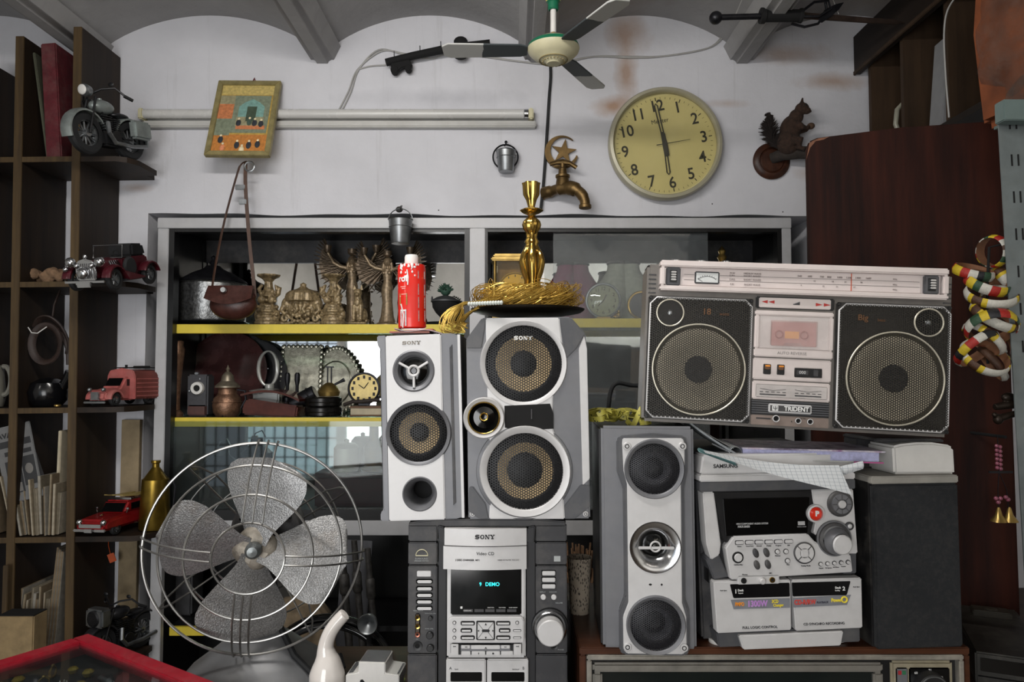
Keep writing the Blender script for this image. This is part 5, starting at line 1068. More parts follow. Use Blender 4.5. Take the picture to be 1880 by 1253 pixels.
for i in range(12): m.text(str(i or 12), 22*sin(R(i*30)), 1.4, 35+22*cos(R(i*30)), 9, 1, .2)
m.tube([(0, 1, 35), (6, 1, 46)], .9, 5); m.tube([(0, 1, 35), (-10, 1, 25)], .7, 5); t.add('numerals', m, mat('brown_ink', '#5a4632', .6), c_)
m = t.mb(); m.lathe([(30, 1), (26, -6), (14, -11), (0, -12)], (0, 0, 35), 'y', 36); t.add('dome', m, glass('dome_glass', '#f0f4f0', .05, .1), c_)
m = t.mb(); m.box(-14, 14, -4, 14, 0, 5, 2); t.add('foot', m, brass)
t = sh('brass_cherub', 'tiny brass ornament beside the round glass clock', 'ornament', 1133, 2.62, ZS1R)
m = t.mb(); m.ell((0, 0, 3), (8, 5, 3), 12); m.ell((3, 0, 8), (3, 3, 5), 10); m.ell((3, 0, 14), 2.6, 10); m.tube([(0, 0, 9), (-5, -2, 6)], 1.5, 6); t.one(m, gold, remesh=.001)
t = sh('ring_compact', 'gold-rimmed round compact standing by the boombox corner', 'ornament', 1178, 2.68, ZS1R)
m = t.mb(); m.ring((0, 0, 27), 24, 3, 'y', 36, 8); m.use(1).cyl((0, 0, 27), 23, 4, -2, 'y', 32, 1); t.one(m, [gold, mat('dark_disc', '#3c3a40', .2)])
t = sh('brass_urn', 'small brass urn with finial behind the boombox handles', 'urn', 1327, 2.7, ZS1R)
m = t.mb(); m.lathe([(0, 0), (30, 0), (32, 10), (14, 22), (12, 34), (26, 50), (34, 70), (32, 84), (24, 92), (0, 93)], n=36); t.add('body', m, bronze)
m = t.mb(); m.lathe([(26, 92), (22, 98), (10, 104), (6, 110), (9, 116), (5, 122), (7, 128), (3, 134), (0, 138)], n=28); t.add('lid', m, brass)
m = t.mb(); m.tube([(-30, 0, 78), (-42, 0, 90), (-36, 0, 102), (-24, 0, 98)], 3, 8); m.tube([(30, 0, 78), (42, 0, 90), (36, 0, 102), (24, 0, 98)], 3, 8); t.add('handle', m, brass)
for i, px in enumerate((1386, 1398, 1410)):
    t = sh('glass_bottle', 'slim clear bottle in a row at the right end of the cabinet', 'bottle', px+2, 2.74, ZS1R, group='slim bottles at the right end')
    m = t.mb(); m.lathe([(0, 0), (5, 0), (5.5, 60), (3, 76), (2.6, 96), (3.4, 98), (0, 98)], n=16); t.one(m, chrome if i == 1 else steel)
# shelf two
t = sh('copper_vase', 'tall slender engraved copper vase in the left corner of the middle shelf', 'vase', 322, 2.63, ZS2)
m = t.mb(); m.lathe([(0, 0), (13, 0), (14, 5), (8, 12), (7.5, 30), (9, 70), (13, 110), (14, 124), (11, 130), (12, 138), (7, 140), (0, 134)], n=32); t.one(m, mat('engraved_copper', '#8a6a55', .4, .8, .35, 80, bump=.5, bsc=200))
t = sh('folding_camera', 'grey box camera with white ringed lens on the middle shelf', 'camera', 364, 2.66, ZS2)
m = t.mb(); m.box(-19, 19, -6, 24, 0, 76, 3); t.add('body', m, mat('camera_leatherette', '#3a3a3e', .6, 0, .2, 80, bump=.3))
m = t.mb(); m.box(-17, 17, -8, 0, 1, 20, 2); t.add('brown_base', m, mat('brown_leather', '#4a2a22', .5, 0, .2, 50)); 
m = t.mb(); m.lathe([(6, -7), (6, -12), (11, -12), (12, -6)], (1, 0, 51), 'y', 28); l_ = t.add('lens_ring', m, white_p)
m = t.mb(); m.cyl((1, 0, 51), 6, -6, -9.5, 'y', 20); t.add('lens', m, gloss, l_)
m = t.mb(); m.box(-9, -2, 0, 8, 76, 80, 1); m.ell((4, -6, 68), (1.5, 1, 2), 8); m.ell((-14, -8, 46), (2.5, 2, 2.5), 8); t.add('fittings', m, steel)
t = sh('copper_pot', 'lidded engraved copper pot beside the box camera', 'pot', 417, 2.66, ZS2)
m = t.mb(); m.lathe([(0, 0), (20, 0), (24, 6), (26, 20), (24, 32), (17, 40), (16, 50), (19, 52), (0, 52)], n=36); m.ring((0, 0, 26), 25.5, 1.2, 'z', 36, 5); t.add('body', m, mat('engraved_copper', '#8a6a55'))
m = t.mb(); m.lathe([(22, 52), (22, 55), (12, 64), (10, 74), (5, 80), (2, 82), (4, 86), (1.5, 90), (0, 94)], n=32); t.add('lid', m, mat('tin_lid', '#8c8272', .4, .7, .2, 50))
m = t.mb(); m.tube([(18, 0, 48), (32, 0, 46), (34, 0, 30), (25, 0, 14)], 2.2, 8); t.add('handle', m, darkm)
m = t.mb()
for a in (0, 120, 240): m.tube([(18*cos(R(a+30)), 18*sin(R(a+30)), 4), (21*cos(R(a+30)), 21*sin(R(a+30)), 0)], 2, 6)
t.add('foot', m, darkm)
t = sh('round_tray', 'large dark red round tray leaning behind the copper pot', 'tray', 405, 2.80, ZS2, rot=(R(-12), 0, 0))
m = t.mb(); m.lathe([(0, 4), (60, 4), (74, 0), (78, 0), (78, 3), (62, 8), (0, 8)], (0, 0, 78), 'y', 56); t.one(m, mat('lacquer_tray', '#3c1c1c', .25, 0, .3, 20))
t = sh('black_plate', 'dark plate leaning beside the red tray', 'plate', 452, 2.83, ZS2, rot=(R(-10), 0, 0))
m = t.mb(); m.lathe([(0, 4), (50, 4), (66, 0), (70, 0), (70, 3), (52, 8), (0, 8)], (0, 0, 70), 'y', 48); t.one(m, mat('black_plate', '#232327', .3, .3, .2, 30))
t = sh('wooden_box', 'polished mahogany box with raised lid on the middle shelf', 'box', 497, 2.65, ZS2, rot=(0, R(3), R(-6)))
m = t.mb(); m.prism([(-50, 0), (52, 0), (54, 22), (-44, 30), (-52, 14)], -10, 44, b=3); t.add('body', m, mat('mahogany', '#4a1f16', .22, 0, .25, 30, coat=.4))
m = t.mb(); m.grid(lambda u, v: (-54+112*u, -14+60*v, 34+14*sin(pi*u*.9)-8*u), 14, 4, (0, 0, 4)); t.add('lid', m, mat('mahogany', ''), label='glossy raised lid')
t = sh('photo_frame', 'standing white oval-petal frame behind the mahogany box', 'photo frame', 490, 2.76, ZS2)
m = t.mb(); m.tube([(18*cos(R(a)), 4*sin(R(a*.5)), 84+32*sin(R(a))) for a in range(0, 360, 12)], [1.4+2.2*abs(cos(R(a))) for a in range(0, 360, 12)], 8, True); m.cyl((4, 0, 0), 8, 46, 56, 'z', 16, 2); m.lathe([(0, 40), (30, 40), (32, 44), (14, 47), (0, 47)], n=28); m.box(-24, 24, -8, 14, 0, 40, 3); m.use(1).lathe([(0, 2), (1, 2)], (0, 0, 84), 'y', 8); t.one(m, [mat('white_enamel', '#a9aaa6', .3, .3), steel])
t = sh('square_tray', 'square silver tray with beaded rim leaning against the mirror', 'tray', 548, 2.84, ZS2, rot=(R(-8), 0, 0))
m = t.mb(); m.box(-34, 34, 2, 5, 2, 124, 1)
for i in range(14):
    for q in ((-36, 4+i*9.2), (36, 4+i*9.2)): m.ell((q[0], 2, q[1]), (4, 3, 4.4), 8)
for i in range(9):
    for z in (2, 125): m.ell((-34+i*8.5, 2, z), (4.2, 3, 4), 8)
tray_s = mat('hammered_silver', '#a6a496', .3, .9, .3, 60, bump=.3); t.one(m, tray_s)
t = sh('oval_tray', 'pointed oval silver tray with beaded rim leaning against the mirror', 'tray', 612, 2.86, ZS2, rot=(R(-8), 0, 0))
ov = [(48*cos(R(a))*(1-.25*max(0, sin(R(a)))), 60+62*sin(R(a))) for a in range(0, 360, 9)]
m = t.mb(); m.prism(ov, 2, 5)
for x, z in ov: m.ell((x, 2, z), (4, 3, 4.4), 8)
m.ring((0, 1.5, 56), 30, 1.5, 'y', 36, 6, ry=40); t.one(m, tray_s)
for i, (px, nm) in enumerate(((527, 'dark egg whisk handle'), (545, 'dark tool handle'))):
    t = sh('tool_handle', ('small dark turned handle rising behind the mahogany box', 'second dark turned handle, nearer the square tray')[i], 'tool', px, 2.78, ZS2)
    m = t.mb(); m.lathe([(0, 0), (9, 0), (9, 30), (3, 36), (3, 52), (5, 62), (5, 72), (3, 76), (0, 76)], n=16); t.one(m, darkm)
t = sh('monocular', 'short dark steel cylinder tilted between tray and tins', 'lens tube', 572, 2.70, ZS2, rot=(0, R(62), 0))
m = t.mb(); m.cyl((-34, 0, 0), 14, -24, 26, 'z', 28, 2); m.ring((-34, 0, 14), 14.5, 1.4, 'z', 28, 6); t.one(m, darkm)
for i, (px, z_, lb) in enumerate(((594, 0, 'flat round black tin, lower of the stacked pair'), (594, 17.5, 'flat round black tin, upper of the stacked pair'))):
    t = sh('round_tin', lb, 'tin', px, 2.67, ZS2+z_*.00205+.0003*i)
    m = t.mb(); m.cyl((0, 0, 0), 33, 0, 17, 'z', 44, 2); m.ring((0, 0, 8), 33.3, 1, 'z', 44, 6); t.one(m, mat('black_tin', '#2c2b2a', .25, .8, .2, 30))
t = sh('spirit_burner', 'little brass spirit burner on top of the round tins', 'burner', 604, 2.68, ZS2+.0735)
m = t.mb(); m.lathe([(0, 0), (18, 0), (20, 8), (14, 18), (6, 24), (0, 25)], n=28); t.add('tank', m, brass)
m = t.mb(); m.cyl((-3, 0, 0), 1.4, 24, 52, 'z', 10); m.cyl((4, 0, 0), 1.4, 24, 52, 'z', 10); m.box(-8, 9, -3, 3, 52, 54.5, 1); t.add('wick_arm', m, darkm)
m = t.mb(); m.tube([(8, 0, 20), (20, 0, 26), (28, 0, 30)], [2, 2.5, 4], 8); t.add('handle', m, darkm)
t = sh('book_box', 'old tan book lying under the brass dial clock', 'book', 672, 2.66, ZS2)
m = t.mb(); m.box(-26, 30, -12, 34, 2, 15, 1); m.use(1).box(-28, 30, -14, 36, 15, 18, 1); m.box(-28, 30, -14, 36, 0, 2.5, 1); t.one(m, [paper, mat('tan_cover', '#6a4c34', .6)])
t = sh('dial_clock', 'round brass desk clock with dark numerals on the tan book', 'clock', 668, 2.67, ZS2+.0388)
m = t.mb(); m.cyl((0, 0, 31), 28, 10, 0, 'y', 40, 1); m.use(1).ring((0, 0, 31), 28, 2.2, 'y', 40, 8); m.use(2)
for i in range(12): a = R(i*30); m.box(21*cos(a)-2, 21*cos(a)+2, -1, 0, 31+21*sin(a)-3, 31+21*sin(a)+3)
m.tube([(0, -1, 31), (-10, -1, 38)], .8, 5); m.tube([(0, -1, 31), (8, -1, 42)], .8, 5); m.use(1).box(-10, 10, -2, 12, 0, 4, 1); t.one(m, [mat('brass_dial', '#a59360', .35, .6, .25, 40), darkm, ink])
t = sh('cord_strap', 'braided dark strap lying across the dial clock', 'strap', 668, 2.64, ZS2+.046)
m = t.mb(); m.tube([(-36, 0, -2), (-20, -8, 4), (0, -10, 5), (20, -9, 7), (30, -6, 8)], 3.5, 8); t.one(m, mat('braid', '#2e2622', .6, 0, .4, 300, bump=.6))
# bottom compartment of the cabinet
ZS0 = Z(952)
t = sh('maroon_case', 'long maroon lidded case in the bottom of the cabinet', 'case', 648, 2.76, ZS0)
m = t.mb(); m.box(-66, 60, -20, 40, 0, 58, 4); m.use(1).box(-68, 62, -22, 42, 56, 64, 3); t.one(m, [mat('maroon_leather', '#401824', .35, 0, .2, 30), mat('maroon_dark', '#35141f', .3)])
t = sh('silver_jar', 'white metal ice jar with knob on the maroon case', 'jar', 636, 2.78, ZS0+.135)
m = t.mb(); m.lathe([(0, 0), (22, 0), (23, 3), (23, 42), (16, 50), (0, 50)], n=32); m.lathe([(4, 50), (5, 56), (0, 59)], n=14); t.one(m, mat('brushed_tin', '#b4ada2', .4, .6, .1, 30))
t = sh('bell_vase', 'aged brass bottle vase standing on the maroon case', 'vase', 686, 2.78, ZS0+.135)
m = t.mb(); m.lathe([(0, 0), (22, 0), (24, 4), (16, 10), (18, 24), (19, 44), (9, 56), (8, 90), (11, 94), (0, 92)], n=32); t.one(m, bronze)
t = sh('oil_lamp', 'dark oil lamp with tall body in the bottom of the cabinet', 'lamp', 405, 2.74, ZS0)
m = t.mb(); m.lathe([(0, 0), (34, 0), (36, 6), (20, 20), (18, 40), (30, 60), (32, 80), (14, 96), (12, 110), (0, 112)], n=32); t.add('body', m, darkm)
m = t.mb(); m.tube([(-10, 0, 100), (-4, 0, 120), (10, 0, 126), (18, 0, 112)], 1.6, 6); t.add('handle', m, steel)
# ---------------------------------------------------------------- junk below the cabinet
grime = mat('grimy_metal', '#3c3a38', .5, .4, .5, 60, bump=.5)
def low(name, label, cat, px, Y, rot=(0, 0, 0), k=1): return Th(name, label, cat, px, None, Y, z=.001, rot=rot, k=k)
def ext(py, Y): return (P(940, py, Y).z)/S(py, Y)
for i, (px, top, lean, w_, lab) in enumerate(((660, 990, -5, 9, 'corroded pipe leaning beneath the cabinet, closest to the fan'), (684, 985, -5, 8, 'corroded pipe leaning beneath the cabinet, middle of three'), (708, 1000, -5, 8, 'corroded pipe leaning beneath the cabinet, closest to the stereo'))):
    t = low('rusty_pipe', lab, 'pipe', px, 2.40, (0, R(lean), 0)); h = ext(top, 2.4); m = t.mb(); m.tube([(0, 0, w_*.3), (0, 0, h*.7), (0, 0, h)], [w_*.8, w_*.8, w_*.7], 12); m.lathe([(w_*.8, h*.78), (w_*1.1, h*.79), (w_*1.1, h*.86), (w_*.8, h*.87)], n=14); t.one(m, grime)
t = low('grey_board', 'grey flat board leaning below the cabinet behind the fan', 'board', 628, 2.46, (R(-3), R(3), 0)); h = ext(992, 2.46)
m = t.mb(); m.box(-30, 26, 0, 5, 2, h, 1); t.one(m, mat('grey_board', '#54555a', .6, 0, .15, 20))
t = low('newspaper', 'folded grey newspaper propped beside the stereo system', 'newspaper', 735, 2.30, (R(-4), R(26), 0)); h = ext(1036, 2.3)
m = t.mb(); m.box(-30, 40, 0, 8, 2, h*1.02, 1); m.use(1)
for i in range(3): m.box(-22, 30, -.6, 1, h*.98-18-i*22, h*.98-10-i*22)
t.one(m, [mat('newsprint', '#77767a', .85, 0, .12, 40), ink])
t = low('fender', 'black curved mudguard arching behind the white vase', 'mudguard', 610, 2.15); cz = ext(1250, 2.15)
m = t.mb(); m.tube([(-10+118*cos(R(a)), 0, cz+110*sin(R(a))) for a in range(180, -1, -6)], 15, 14, sq=(.5, 1)); m.tube([(-10+124*cos(R(a)), -12, cz+117*sin(R(a))) for a in range(140, -1, -6)], 2.4, 8); m.box(-132, -122, -4, 4, 0, cz); m.box(103, 113, -4, 4, 0, cz); t.one(m, gloss)
t = low('headlamp', 'small round chrome headlamp in the dark behind the circuit breaker', 'headlamp', 672, 2.05); cz = ext(1140, 2.05)
m = t.mb(); m.lathe([(0, 10), (10, 4), (15, -6), (18, -8), (19, -4), (14, 14), (0, 20)], (0, 0, cz), 'y', 32); m.use(1).tube([(0, 10, cz-12), (0, 14, cz*.5), (0, 14, 0)], [5, 5, 12], 10); t.one(m, [steel, matt])
t = low('rag_heap', 'crumpled brown cloth heap under the cabinet behind the fan', 'cloth', 540, 2.34); cz = ext(1150, 2.3); m = t.mb(); rr = random.Random(4)
m.lathe([(78, 0), (74, cz*.5), (66, cz), (40, cz+34), (10, cz+42), (0, cz+42)], n=40, fn=lambda a, r, h: r*(1+.12*sin(5*a+h*.05)+.07*sin(11*a))); t.one(m, mat('brown_cloth', '#6d5f4c', .9, 0, .4, 25, bump=.8, bsc=60), ang=80)
for i, (px, w_, top, col, lab) in enumerate(((340, 40, 1010, '#3a3a3c', 'dark tin box on the lower cabinet shelf behind the left fan blade'), (420, 60, 1100, '#2c2a28', 'low dark crate on the lower cabinet shelf behind the fan base'), (540, 50, 1050, '#33302c', 'dark tall crate on the lower cabinet shelf behind the fan motor'))):
    t = sh('dark_crate', lab, 'box', px, 2.76, ZS3); h = (P(940, top, 2.76).z-ZS3)/S(top, 2.76); m = t.mb(); m.box(-w_/2, w_/2, -20, 30, 0, h, 3); m.box(-w_/2-2, w_/2+2, -22, 32, h-14, h-4, 2); t.one(m, mat('crate%d' % i, col, .5, .2, .3, 30))
t = low('wicker_bundle', 'bundle of brown dried stems behind the paper cup', 'bundle', 1063, 2.42); h = ext(990, 2.42); m = t.mb(); rr = random.Random(8)
for i in range(40): a = rr.uniform(-30, 30); m.tube([(a*.3, rr.uniform(-10, 10), 0), (a*.6, rr.uniform(-14, 14), h*.7), (a*1.3, rr.uniform(-20, 10), h-rr.random()*60)], [3, 3, 2], 5)
t.one(m, mat('dry_stems', '#6b5038', .8, 0, .5, 60))
t = Th('black_cable', 'thick black cable looping behind the tape measure', 'cable', 1140, 760, 1.6, mode='abs')
m = t.mb(); m.tube(ribbon([(1112, 70, 1395), (1112, 70, 1100), (1112, 60, 900), (1114, 20, 790), (1117, 0, 750), (1122, 0, 718), (1134, 0, 704), (1160, 4, 708), (1200, 10, 712), (1226, 40, 740), (1232, 70, 900), (1232, 70, 1100), (1232, 70, 1395)], 1, 8), 4, 10); t.one(m, rubber)
# ---------------------------------------------------------------- on the wall
def wl(name, label, cat, px, py, off=.004, rot=(0, 0, 0), mode='abs', k=1, group=None): return Th(name, label, cat, px, py, YW-off, rot=rot, mode=mode, k=k, group=group)
# clock (up units, built upright then rolled 11 degrees)
t = wl('wall_clock', 'large round cream wall clock showing almost six', 'clock', 1218, 269, .002, (0, R(-11), 0), 'up')
m = t.mb(); m.lathe([(100, 0), (103, -6), (104, -18), (101, -24), (96, -26), (94, -22), (94, -12)], n=96, ax='y'); t.add('rim', m, mat('clock_rim', '#a9a48e', .35, .1, .08, 20))
m = t.mb(); m.cyl((0, 0, 0), 95, -1, -10, 'y', 64); fc = t.add('dial', m, mat('clock_dial', '#c9c294', .5, 0, .05, 12))
m = t.mb()
for i in range(1, 13):
    a = R(i*30); m.text(str(i), 73*sin(a), -10.6, 72*cos(a), 29, .92, .3, .014)
for i in range(60):
    a = R(i*6); L = 6 if i % 5 == 0 else 3.6; w_ = .9 if i % 5 == 0 else .35; p0 = Vector((88*sin(a), -10.4, 88*cos(a))); p1 = Vector(((88-L)*sin(a), -10.4, (88-L)*cos(a))); m.tube([p0, p1], w_, 4)
m.text('Meister', 0, -10.6, 44, 11, .95, .2); t.add('numerals', m, mat('clock_ink', '#23231f', .6), fc)
def hand(a, L, back, w_, y):
    m = t.mb(); s_, c_ = sin(R(a)), cos(R(a)); r_ = lambda u, v: (u*c_+v*s_, y, -u*s_+v*c_)
    m.tube([r_(-w_*.35, 18), r_(-w_*.45, L-4), r_(0, L), r_(w_*.45, L-4), r_(w_*.35, 18)], 1.15, 5); m.tube([r_(0, -back), r_(0, 0), r_(0, 22)], [w_*.5, w_*.75, w_*.55], 8, sq=(.4, 1) if 0 else None); return m
t.add('minute_hand', hand(-2, 76, 22, 6, -14), ink, fc); t.add('hour_hand', hand(184, 56, 20, 6, -12), ink, fc)
m = t.mb(); a = R(90+1); m.tube([(-16*sin(a), -16, -16*cos(a)), (46*sin(a), -16, 46*cos(a))], [.8, .35], 5); m.cyl((0, 0, 0), 3, -10, -17, 'y', 14); t.add('second_hand', m, ink, fc)
m = t.mb(); m.cyl((0, 0, 0), 92, -20, -20.8, 'y', 64); t.add('cover_glass', m, glass('clock_cover', '#fffdf4', .02, .045), fc)
# framed picture, top on the wall, bottom standing off it
t = Th('framed_picture', 'small gold-framed miniature painting tilted forward over the tube light', 'picture', 435, 287, 2.47, mode='up', rot=(R(-19), R(.5), R(0)))
W_, H_ = 60, 172; fm = mat('gilt_wood', '#8d8258', .45, .2, .25, 40, bump=.2)
m = t.mb()
m.prism([(-W_, 0), (W_, 0), (W_-10, 10), (-W_+10, 10)], -4, 6, b=1); m.prism([(-W_, H_), (W_, H_), (W_-10, H_-10), (-W_+10, H_-10)], -4, 6, b=1)
m.prism([(-W_, 0), (-W_+10, 10), (-W_+10, H_-10), (-W_, H_)], -4, 6, b=1); m.prism([(W_, 0), (W_-10, 10), (W_-10, H_-10), (W_, H_)], -4, 6, b=1); t.add('frame', m, fm)
pc = ['#c8a85c', '#d8c484', '#d88a62', '#8a968c', '#86b4bc', '#46584e', '#d08a46', '#e4d4b0', '#2c3038', '#a8a48e']
pm = [mat('paint%d' % i, c, .7, 0, .25, 90) for i, c in enumerate(pc)]
m = t.mb(); m.box(-W_+8, W_-8, 0, 4, 8, H_-8); m.use(1).box(-50, 50, -.4, 0, 140, 162); m.use(2).box(-50, -22, -.4, 0, 84, 118); m.use(9).box(-50, -22, -.4, 0, 118, 138); m.use(3).box(-22, 46, -.5, 0, 52, 138); m.use(4).prism([(-12, 86), (-12, 112), (-2, 122), (12, 130), (26, 122), (36, 112), (36, 86)], -.8, 0); m.use(9).box(-14, 38, -1, -.4, 66, 88); m.use(5).box(4, 22, -1.2, 0, 78, 112); m.use(3).box(-50, -22, -.6, 0, 46, 84); m.use(6).box(-50, 50, -.3, 0, 8, 48); m.use(2).box(-12, 42, -1.2, 0, 60, 68)
rr = random.Random(6)
for (x, z, k) in ((-8, 74, 8), (12, 76, 5), (22, 74, 8), (34, 72, 8), (-36, 36, 8), (-4, 24, 8), (18, 24, 8), (34, 26, 8), (6, 14, 7), (-30, 18, 6)):
    m.use(k if k != 6 else 2).ell((x, -1, z), (5, .8, 8), 10); m.use(7).ell((x, -1.4, z+9), (2.4, .6, 2.6), 8)
t.add('painting', m, pm)
m = t.mb(); m.tube([(-2, 10, H_), (4, 6, H_+14), (8, 10, H_)], 1.6, 6); t.add('hanging_loop', m, mat('red_cord', '#6a2c30', .7))
m = t.mb(); m.box(-W_+9, W_-9, -1.6, -1.2, 9, H_-9); t.add('picture_glass', m, glass('picture_glass', '#fbfaf4', .01, .04))
# leather pouch hanging from its strap in front of the cabinet
t = Th('leather_pouch', 'brown leather camera pouch hanging by long strap below the picture', 'pouch', 428, 588, 2.49, mode='abs')
lea = mat('pouch_leather', '#3f211b', .35, 0, .3, 50, bump=.2)
m = t.mb(); m.ell((428, 0, 560), (43, 22, 28), 28); m.ell((428, 0, 545), (42, 19, 18), 24); t.add('body', m, lea)
m = t.mb(); m.grid(lambda u, v: (386+82*u-(6*v if u < .5 else -2*v)*abs(u-.5), -24-3*sin(pi*u)+12*(1-v), 526+32*v*(.75+.35*sin(pi*u))), 16, 8, (0, 2, 0)); f_ = t.add('flap', m, lea)
m = t.mb(); m.cyl((419, 0, 535), 5.5, -21, -27, 'y', 20, 1); t.add('snap_button', m, chrome, f_)
m = t.mb(); st_ = [(388, 0, 530), (394, 2, 480), (407, 6, 400), (427, 12, 310), (432, 16, 294), (436, 20, 288), (440, 16, 294), (443, 10, 340), (454, 4, 440), (465, 0, 520), (467, 0, 545)]
m.tube(ribbon(st_, 1, 5), 4.6, 4, sq=(.25, 1)); t.add('strap', m, mat('strap_leather', '#4a3226', .5, 0, .25, 40))
m = t.mb(); m.ring((449, 12, 299), 9, 1.8, 'y', 20, 6); m.box(424, 442, 8, 12, 334, 344, 1); m.box(432, 446, 6, 10, 362, 372, 1); t.add('buckle', m, steel)
# batten tube light
t = wl('tube_light', 'long white fluorescent batten across the wall behind the picture', 'light', 625, 238, .001)
m = t.mb(); m.box(268, 984, -14, 0, 226, 238, 2); m.box(268, 982, -5, 0, 208, 228, 1); t.add('batten', m, mat('aged_batten', '#b9b8b4', .45, 0, .06, 20, dust=.25))
m = t.mb(); m.cyl((0, -16, 215), 8.5, 272, 962, 'x', 28, 1); tu = t.add('tube', m, mat('milky_tube', '#c6c5c2', .25, 0, .03, 10, dust=.2))
m = t.mb(); m.cyl((0, -16, 215), 8.6, 962, 970, 'x', 28, .5); t.add('end_cap', m, chrome, tu)
for x in (264, 970): m = t.mb(); m.box(x, x+9, -24, 0, 206, 226, 2); t.add('lamp_holder', m, cream)
# little bucket on a hook
def bucket(name, label, px, py, Yb, w0, w1, h, mt, ringr):
    t = Th(name, label, 'bucket', px, py, Yb, mode='up'); m = t.mb(); m.lathe([(0, 0), (w1, 0), (w1+1, 2), (w0, h), (w0+1.5, h+1), (w0-1, h), (w1-1, 4), (0, 4)], n=36); m.ring((0, 0, h*.7), (w0*.72+w1*.28)+.4, .8, 'z', 36, 5); t.add('pail', m, mt); return t
t = bucket('tin_bucket', 'tiny tin bucket hanging on the bare wall above the shelf', 929, 316, 2.565, 18, 13, 38, steel, 24)
m = t.mb(); m.ring((-1, 4, 29), 23, 1.6, 'y', 32, 6); t.add('handle', m, darkm); m = t.mb(); m.tube([(0, 12, 58), (0, 2, 56), (0, -2, 52), (-3, 0, 48)], 1.5, 6); m.ell((0, 4, 57), 3, 8); t.add('hook', m, darkm)
t = bucket('galvanised_bucket', 'small galvanised bucket hanging from the cabinet top rail', 735, 448, 2.50, 22, 16, 44, mat('galvanised', '#8e9092', .35, .9, .2, 40), 0)
m = t.mb(); m.ring((0, 0, 44), 22, 1.1, 'y', 28, 6, 0, 180, 21); t.add('handle', m, steel); m = t.mb(); m.tube([(0, 16, 74), (0, 2, 70), (0, -3, 65), (0, 0, 62)], 1.4, 6); m.ell((-4, 10, 66), (7, 4, 6), 10); t.add('hook', m, grime)
# brass tap and crescent
t = wl('brass_tap', 'aged brass water tap sticking out of the wall', 'tap', 1000, 362, .001, mode='up')
m = t.mb(); m.tube(ribbon([(-2, -6, 6), (10, -16, 6), (22, -26, 8), (36, -34, 8), (50, -42, 4), (62, -48, -6), (68, -50, -18), (69, -50, -28)], 1, 4), [11]*5+[9]*4+[12]*5+[13]*4+[10]*5+[9]*6, 20); m.cyl((69, -50, 0), 11, -26, -33, 'z', 24, 1); m.cyl((-3, -4, 6), 12, -2, 4, 'x', 24, 1); t.add('spout', m, bronze)
m = t.mb(); m.lathe([(13, 12), (11, 26), (13, 28), (13, 32), (8, 34), (7, 44), (5, 46), (5, 56)], (31, -30, 0), n=24); t.add('stem', m, bronze)
m = t.mb(); m.tube([(8, -30, 52), (20, -30, 55), (31, -30, 56), (44, -30, 54), (56, -30, 46)], [4, 4, 6, 4, 4], 10); t.add('handle', m, bronze)
t = wl('crescent_star', 'brass crescent and star ornament on the wall above the tap', 'ornament', 1031, 280, .012, mode='up')
m = t.mb(); cr = [(31*cos(R(a)), 31*sin(R(a))) for a in range(45, 376-30, 10)]+[(4+24.5*cos(R(a)), 3+24.5*sin(R(a))) for a in range(340, 44, -10)]
m.prism(cr, -3, 3, b=.8); m.use(0).tube([(0, 0, -30), (-2, 0, -36)], 4, 8); t.add('crescent', m, bronze)
m = t.mb(); m.M = Matrix.Translation((4, 0, 1)) @ Matrix.Rotation(R(8), 4, 'Y'); m.prism([(q*cos(R(90+36*i)), q*sin(R(90+36*i))) for i in range(10) for q in [(24 if i % 2 == 0 else 9)]], -2.5, 2.5, b=.6); t.add('star', m, bronze)
# wiring
cabm = mat('white_cable', '#a3a29f', .5, 0, .1, 20); 
t = Th('power_cable', 'black power cord running down the wall from the ceiling fan', 'cord', 1000, 200, YW-.008, mode='abs')
m = t.mb(); m.tube(ribbon([(992, 0, -20), (996, 0, 20), (1006, 0, 60), (1011, 0, 130), (1008, 0, 180), (1003, 0, 260), (998, 0, 330), (992, -6, 388)], 1, 6), 2.8, 8); t.one(m, rubber)
t = Th('wall_cable', 'thin twin white cable strung across the wall to the tube light', 'cable', 900, 100, YW-.006, mode='abs')
m = t.mb()
for d in (0, 5): m.tube(ribbon([(622+d*1.2, 0, 206), (640+d, 0, 170), (657+d*.4, 0, 128), (700-d, 0, 94-d*.5), (740, 0, 98+d*.3), (790, 0, 108), (820, 0, 100), (880, 0, 102+d*.3), (960, 0, 114), (1020, 0, 118-d*.4), (1090, 0, 104), (1160, 0, 104+d*.5), (1220, 0, 103), (1300, 0, 88), (1330, 0, 60+d), (1352, 0, 30)], 1, 6), 1.4, 6)
m.tube(ribbon([(657, 0, 128), (680, 0, 122), (708, 0, 120)], 1, 6), 1.3, 6); t.one(m, cabm)
# old gun
t = wl('antique_gun', 'old black gun barrel and lock hung high on the wall', 'gun', 780, 105, .03)
m = t.mb(); m.tube([(709, -2, 116), (760, -4, 104), (826, -8, 92), (900, -8, 84)], [7, 7, 7.5, 8], 14); t.add('barrel', m, matt)
m = t.mb(); m.ell((846, -4, 78), (13, 6, 10), 14); m.ell((846, -4, 104), (13, 6, 8), 14); m.cyl((848, 0, 90), 14, -10, 6, 'y', 20, 2); t.add('lock', m, matt)
m = t.mb(); m.prism([(718, 117), (752, 110), (758, 122), (754, 130), (746, 126), (738, 128), (730, 136), (719, 134)], -6, 4, b=1.5); m.cyl((725, 0, 131), 7, -8, 6, 'y', 14, 1); m.cyl((750, 0, 128), 6, -8, 6, 'y', 14, 1); t.add('clamp', m, matt)
m = t.mb()
for x, z in ((725, 108), (772, 98), (810, 90)): m.tube([(x, 12, z), (x, -8, z-2), (x, -10, z-10)], 1.1, 5)
t.add('nails', m, darkm)
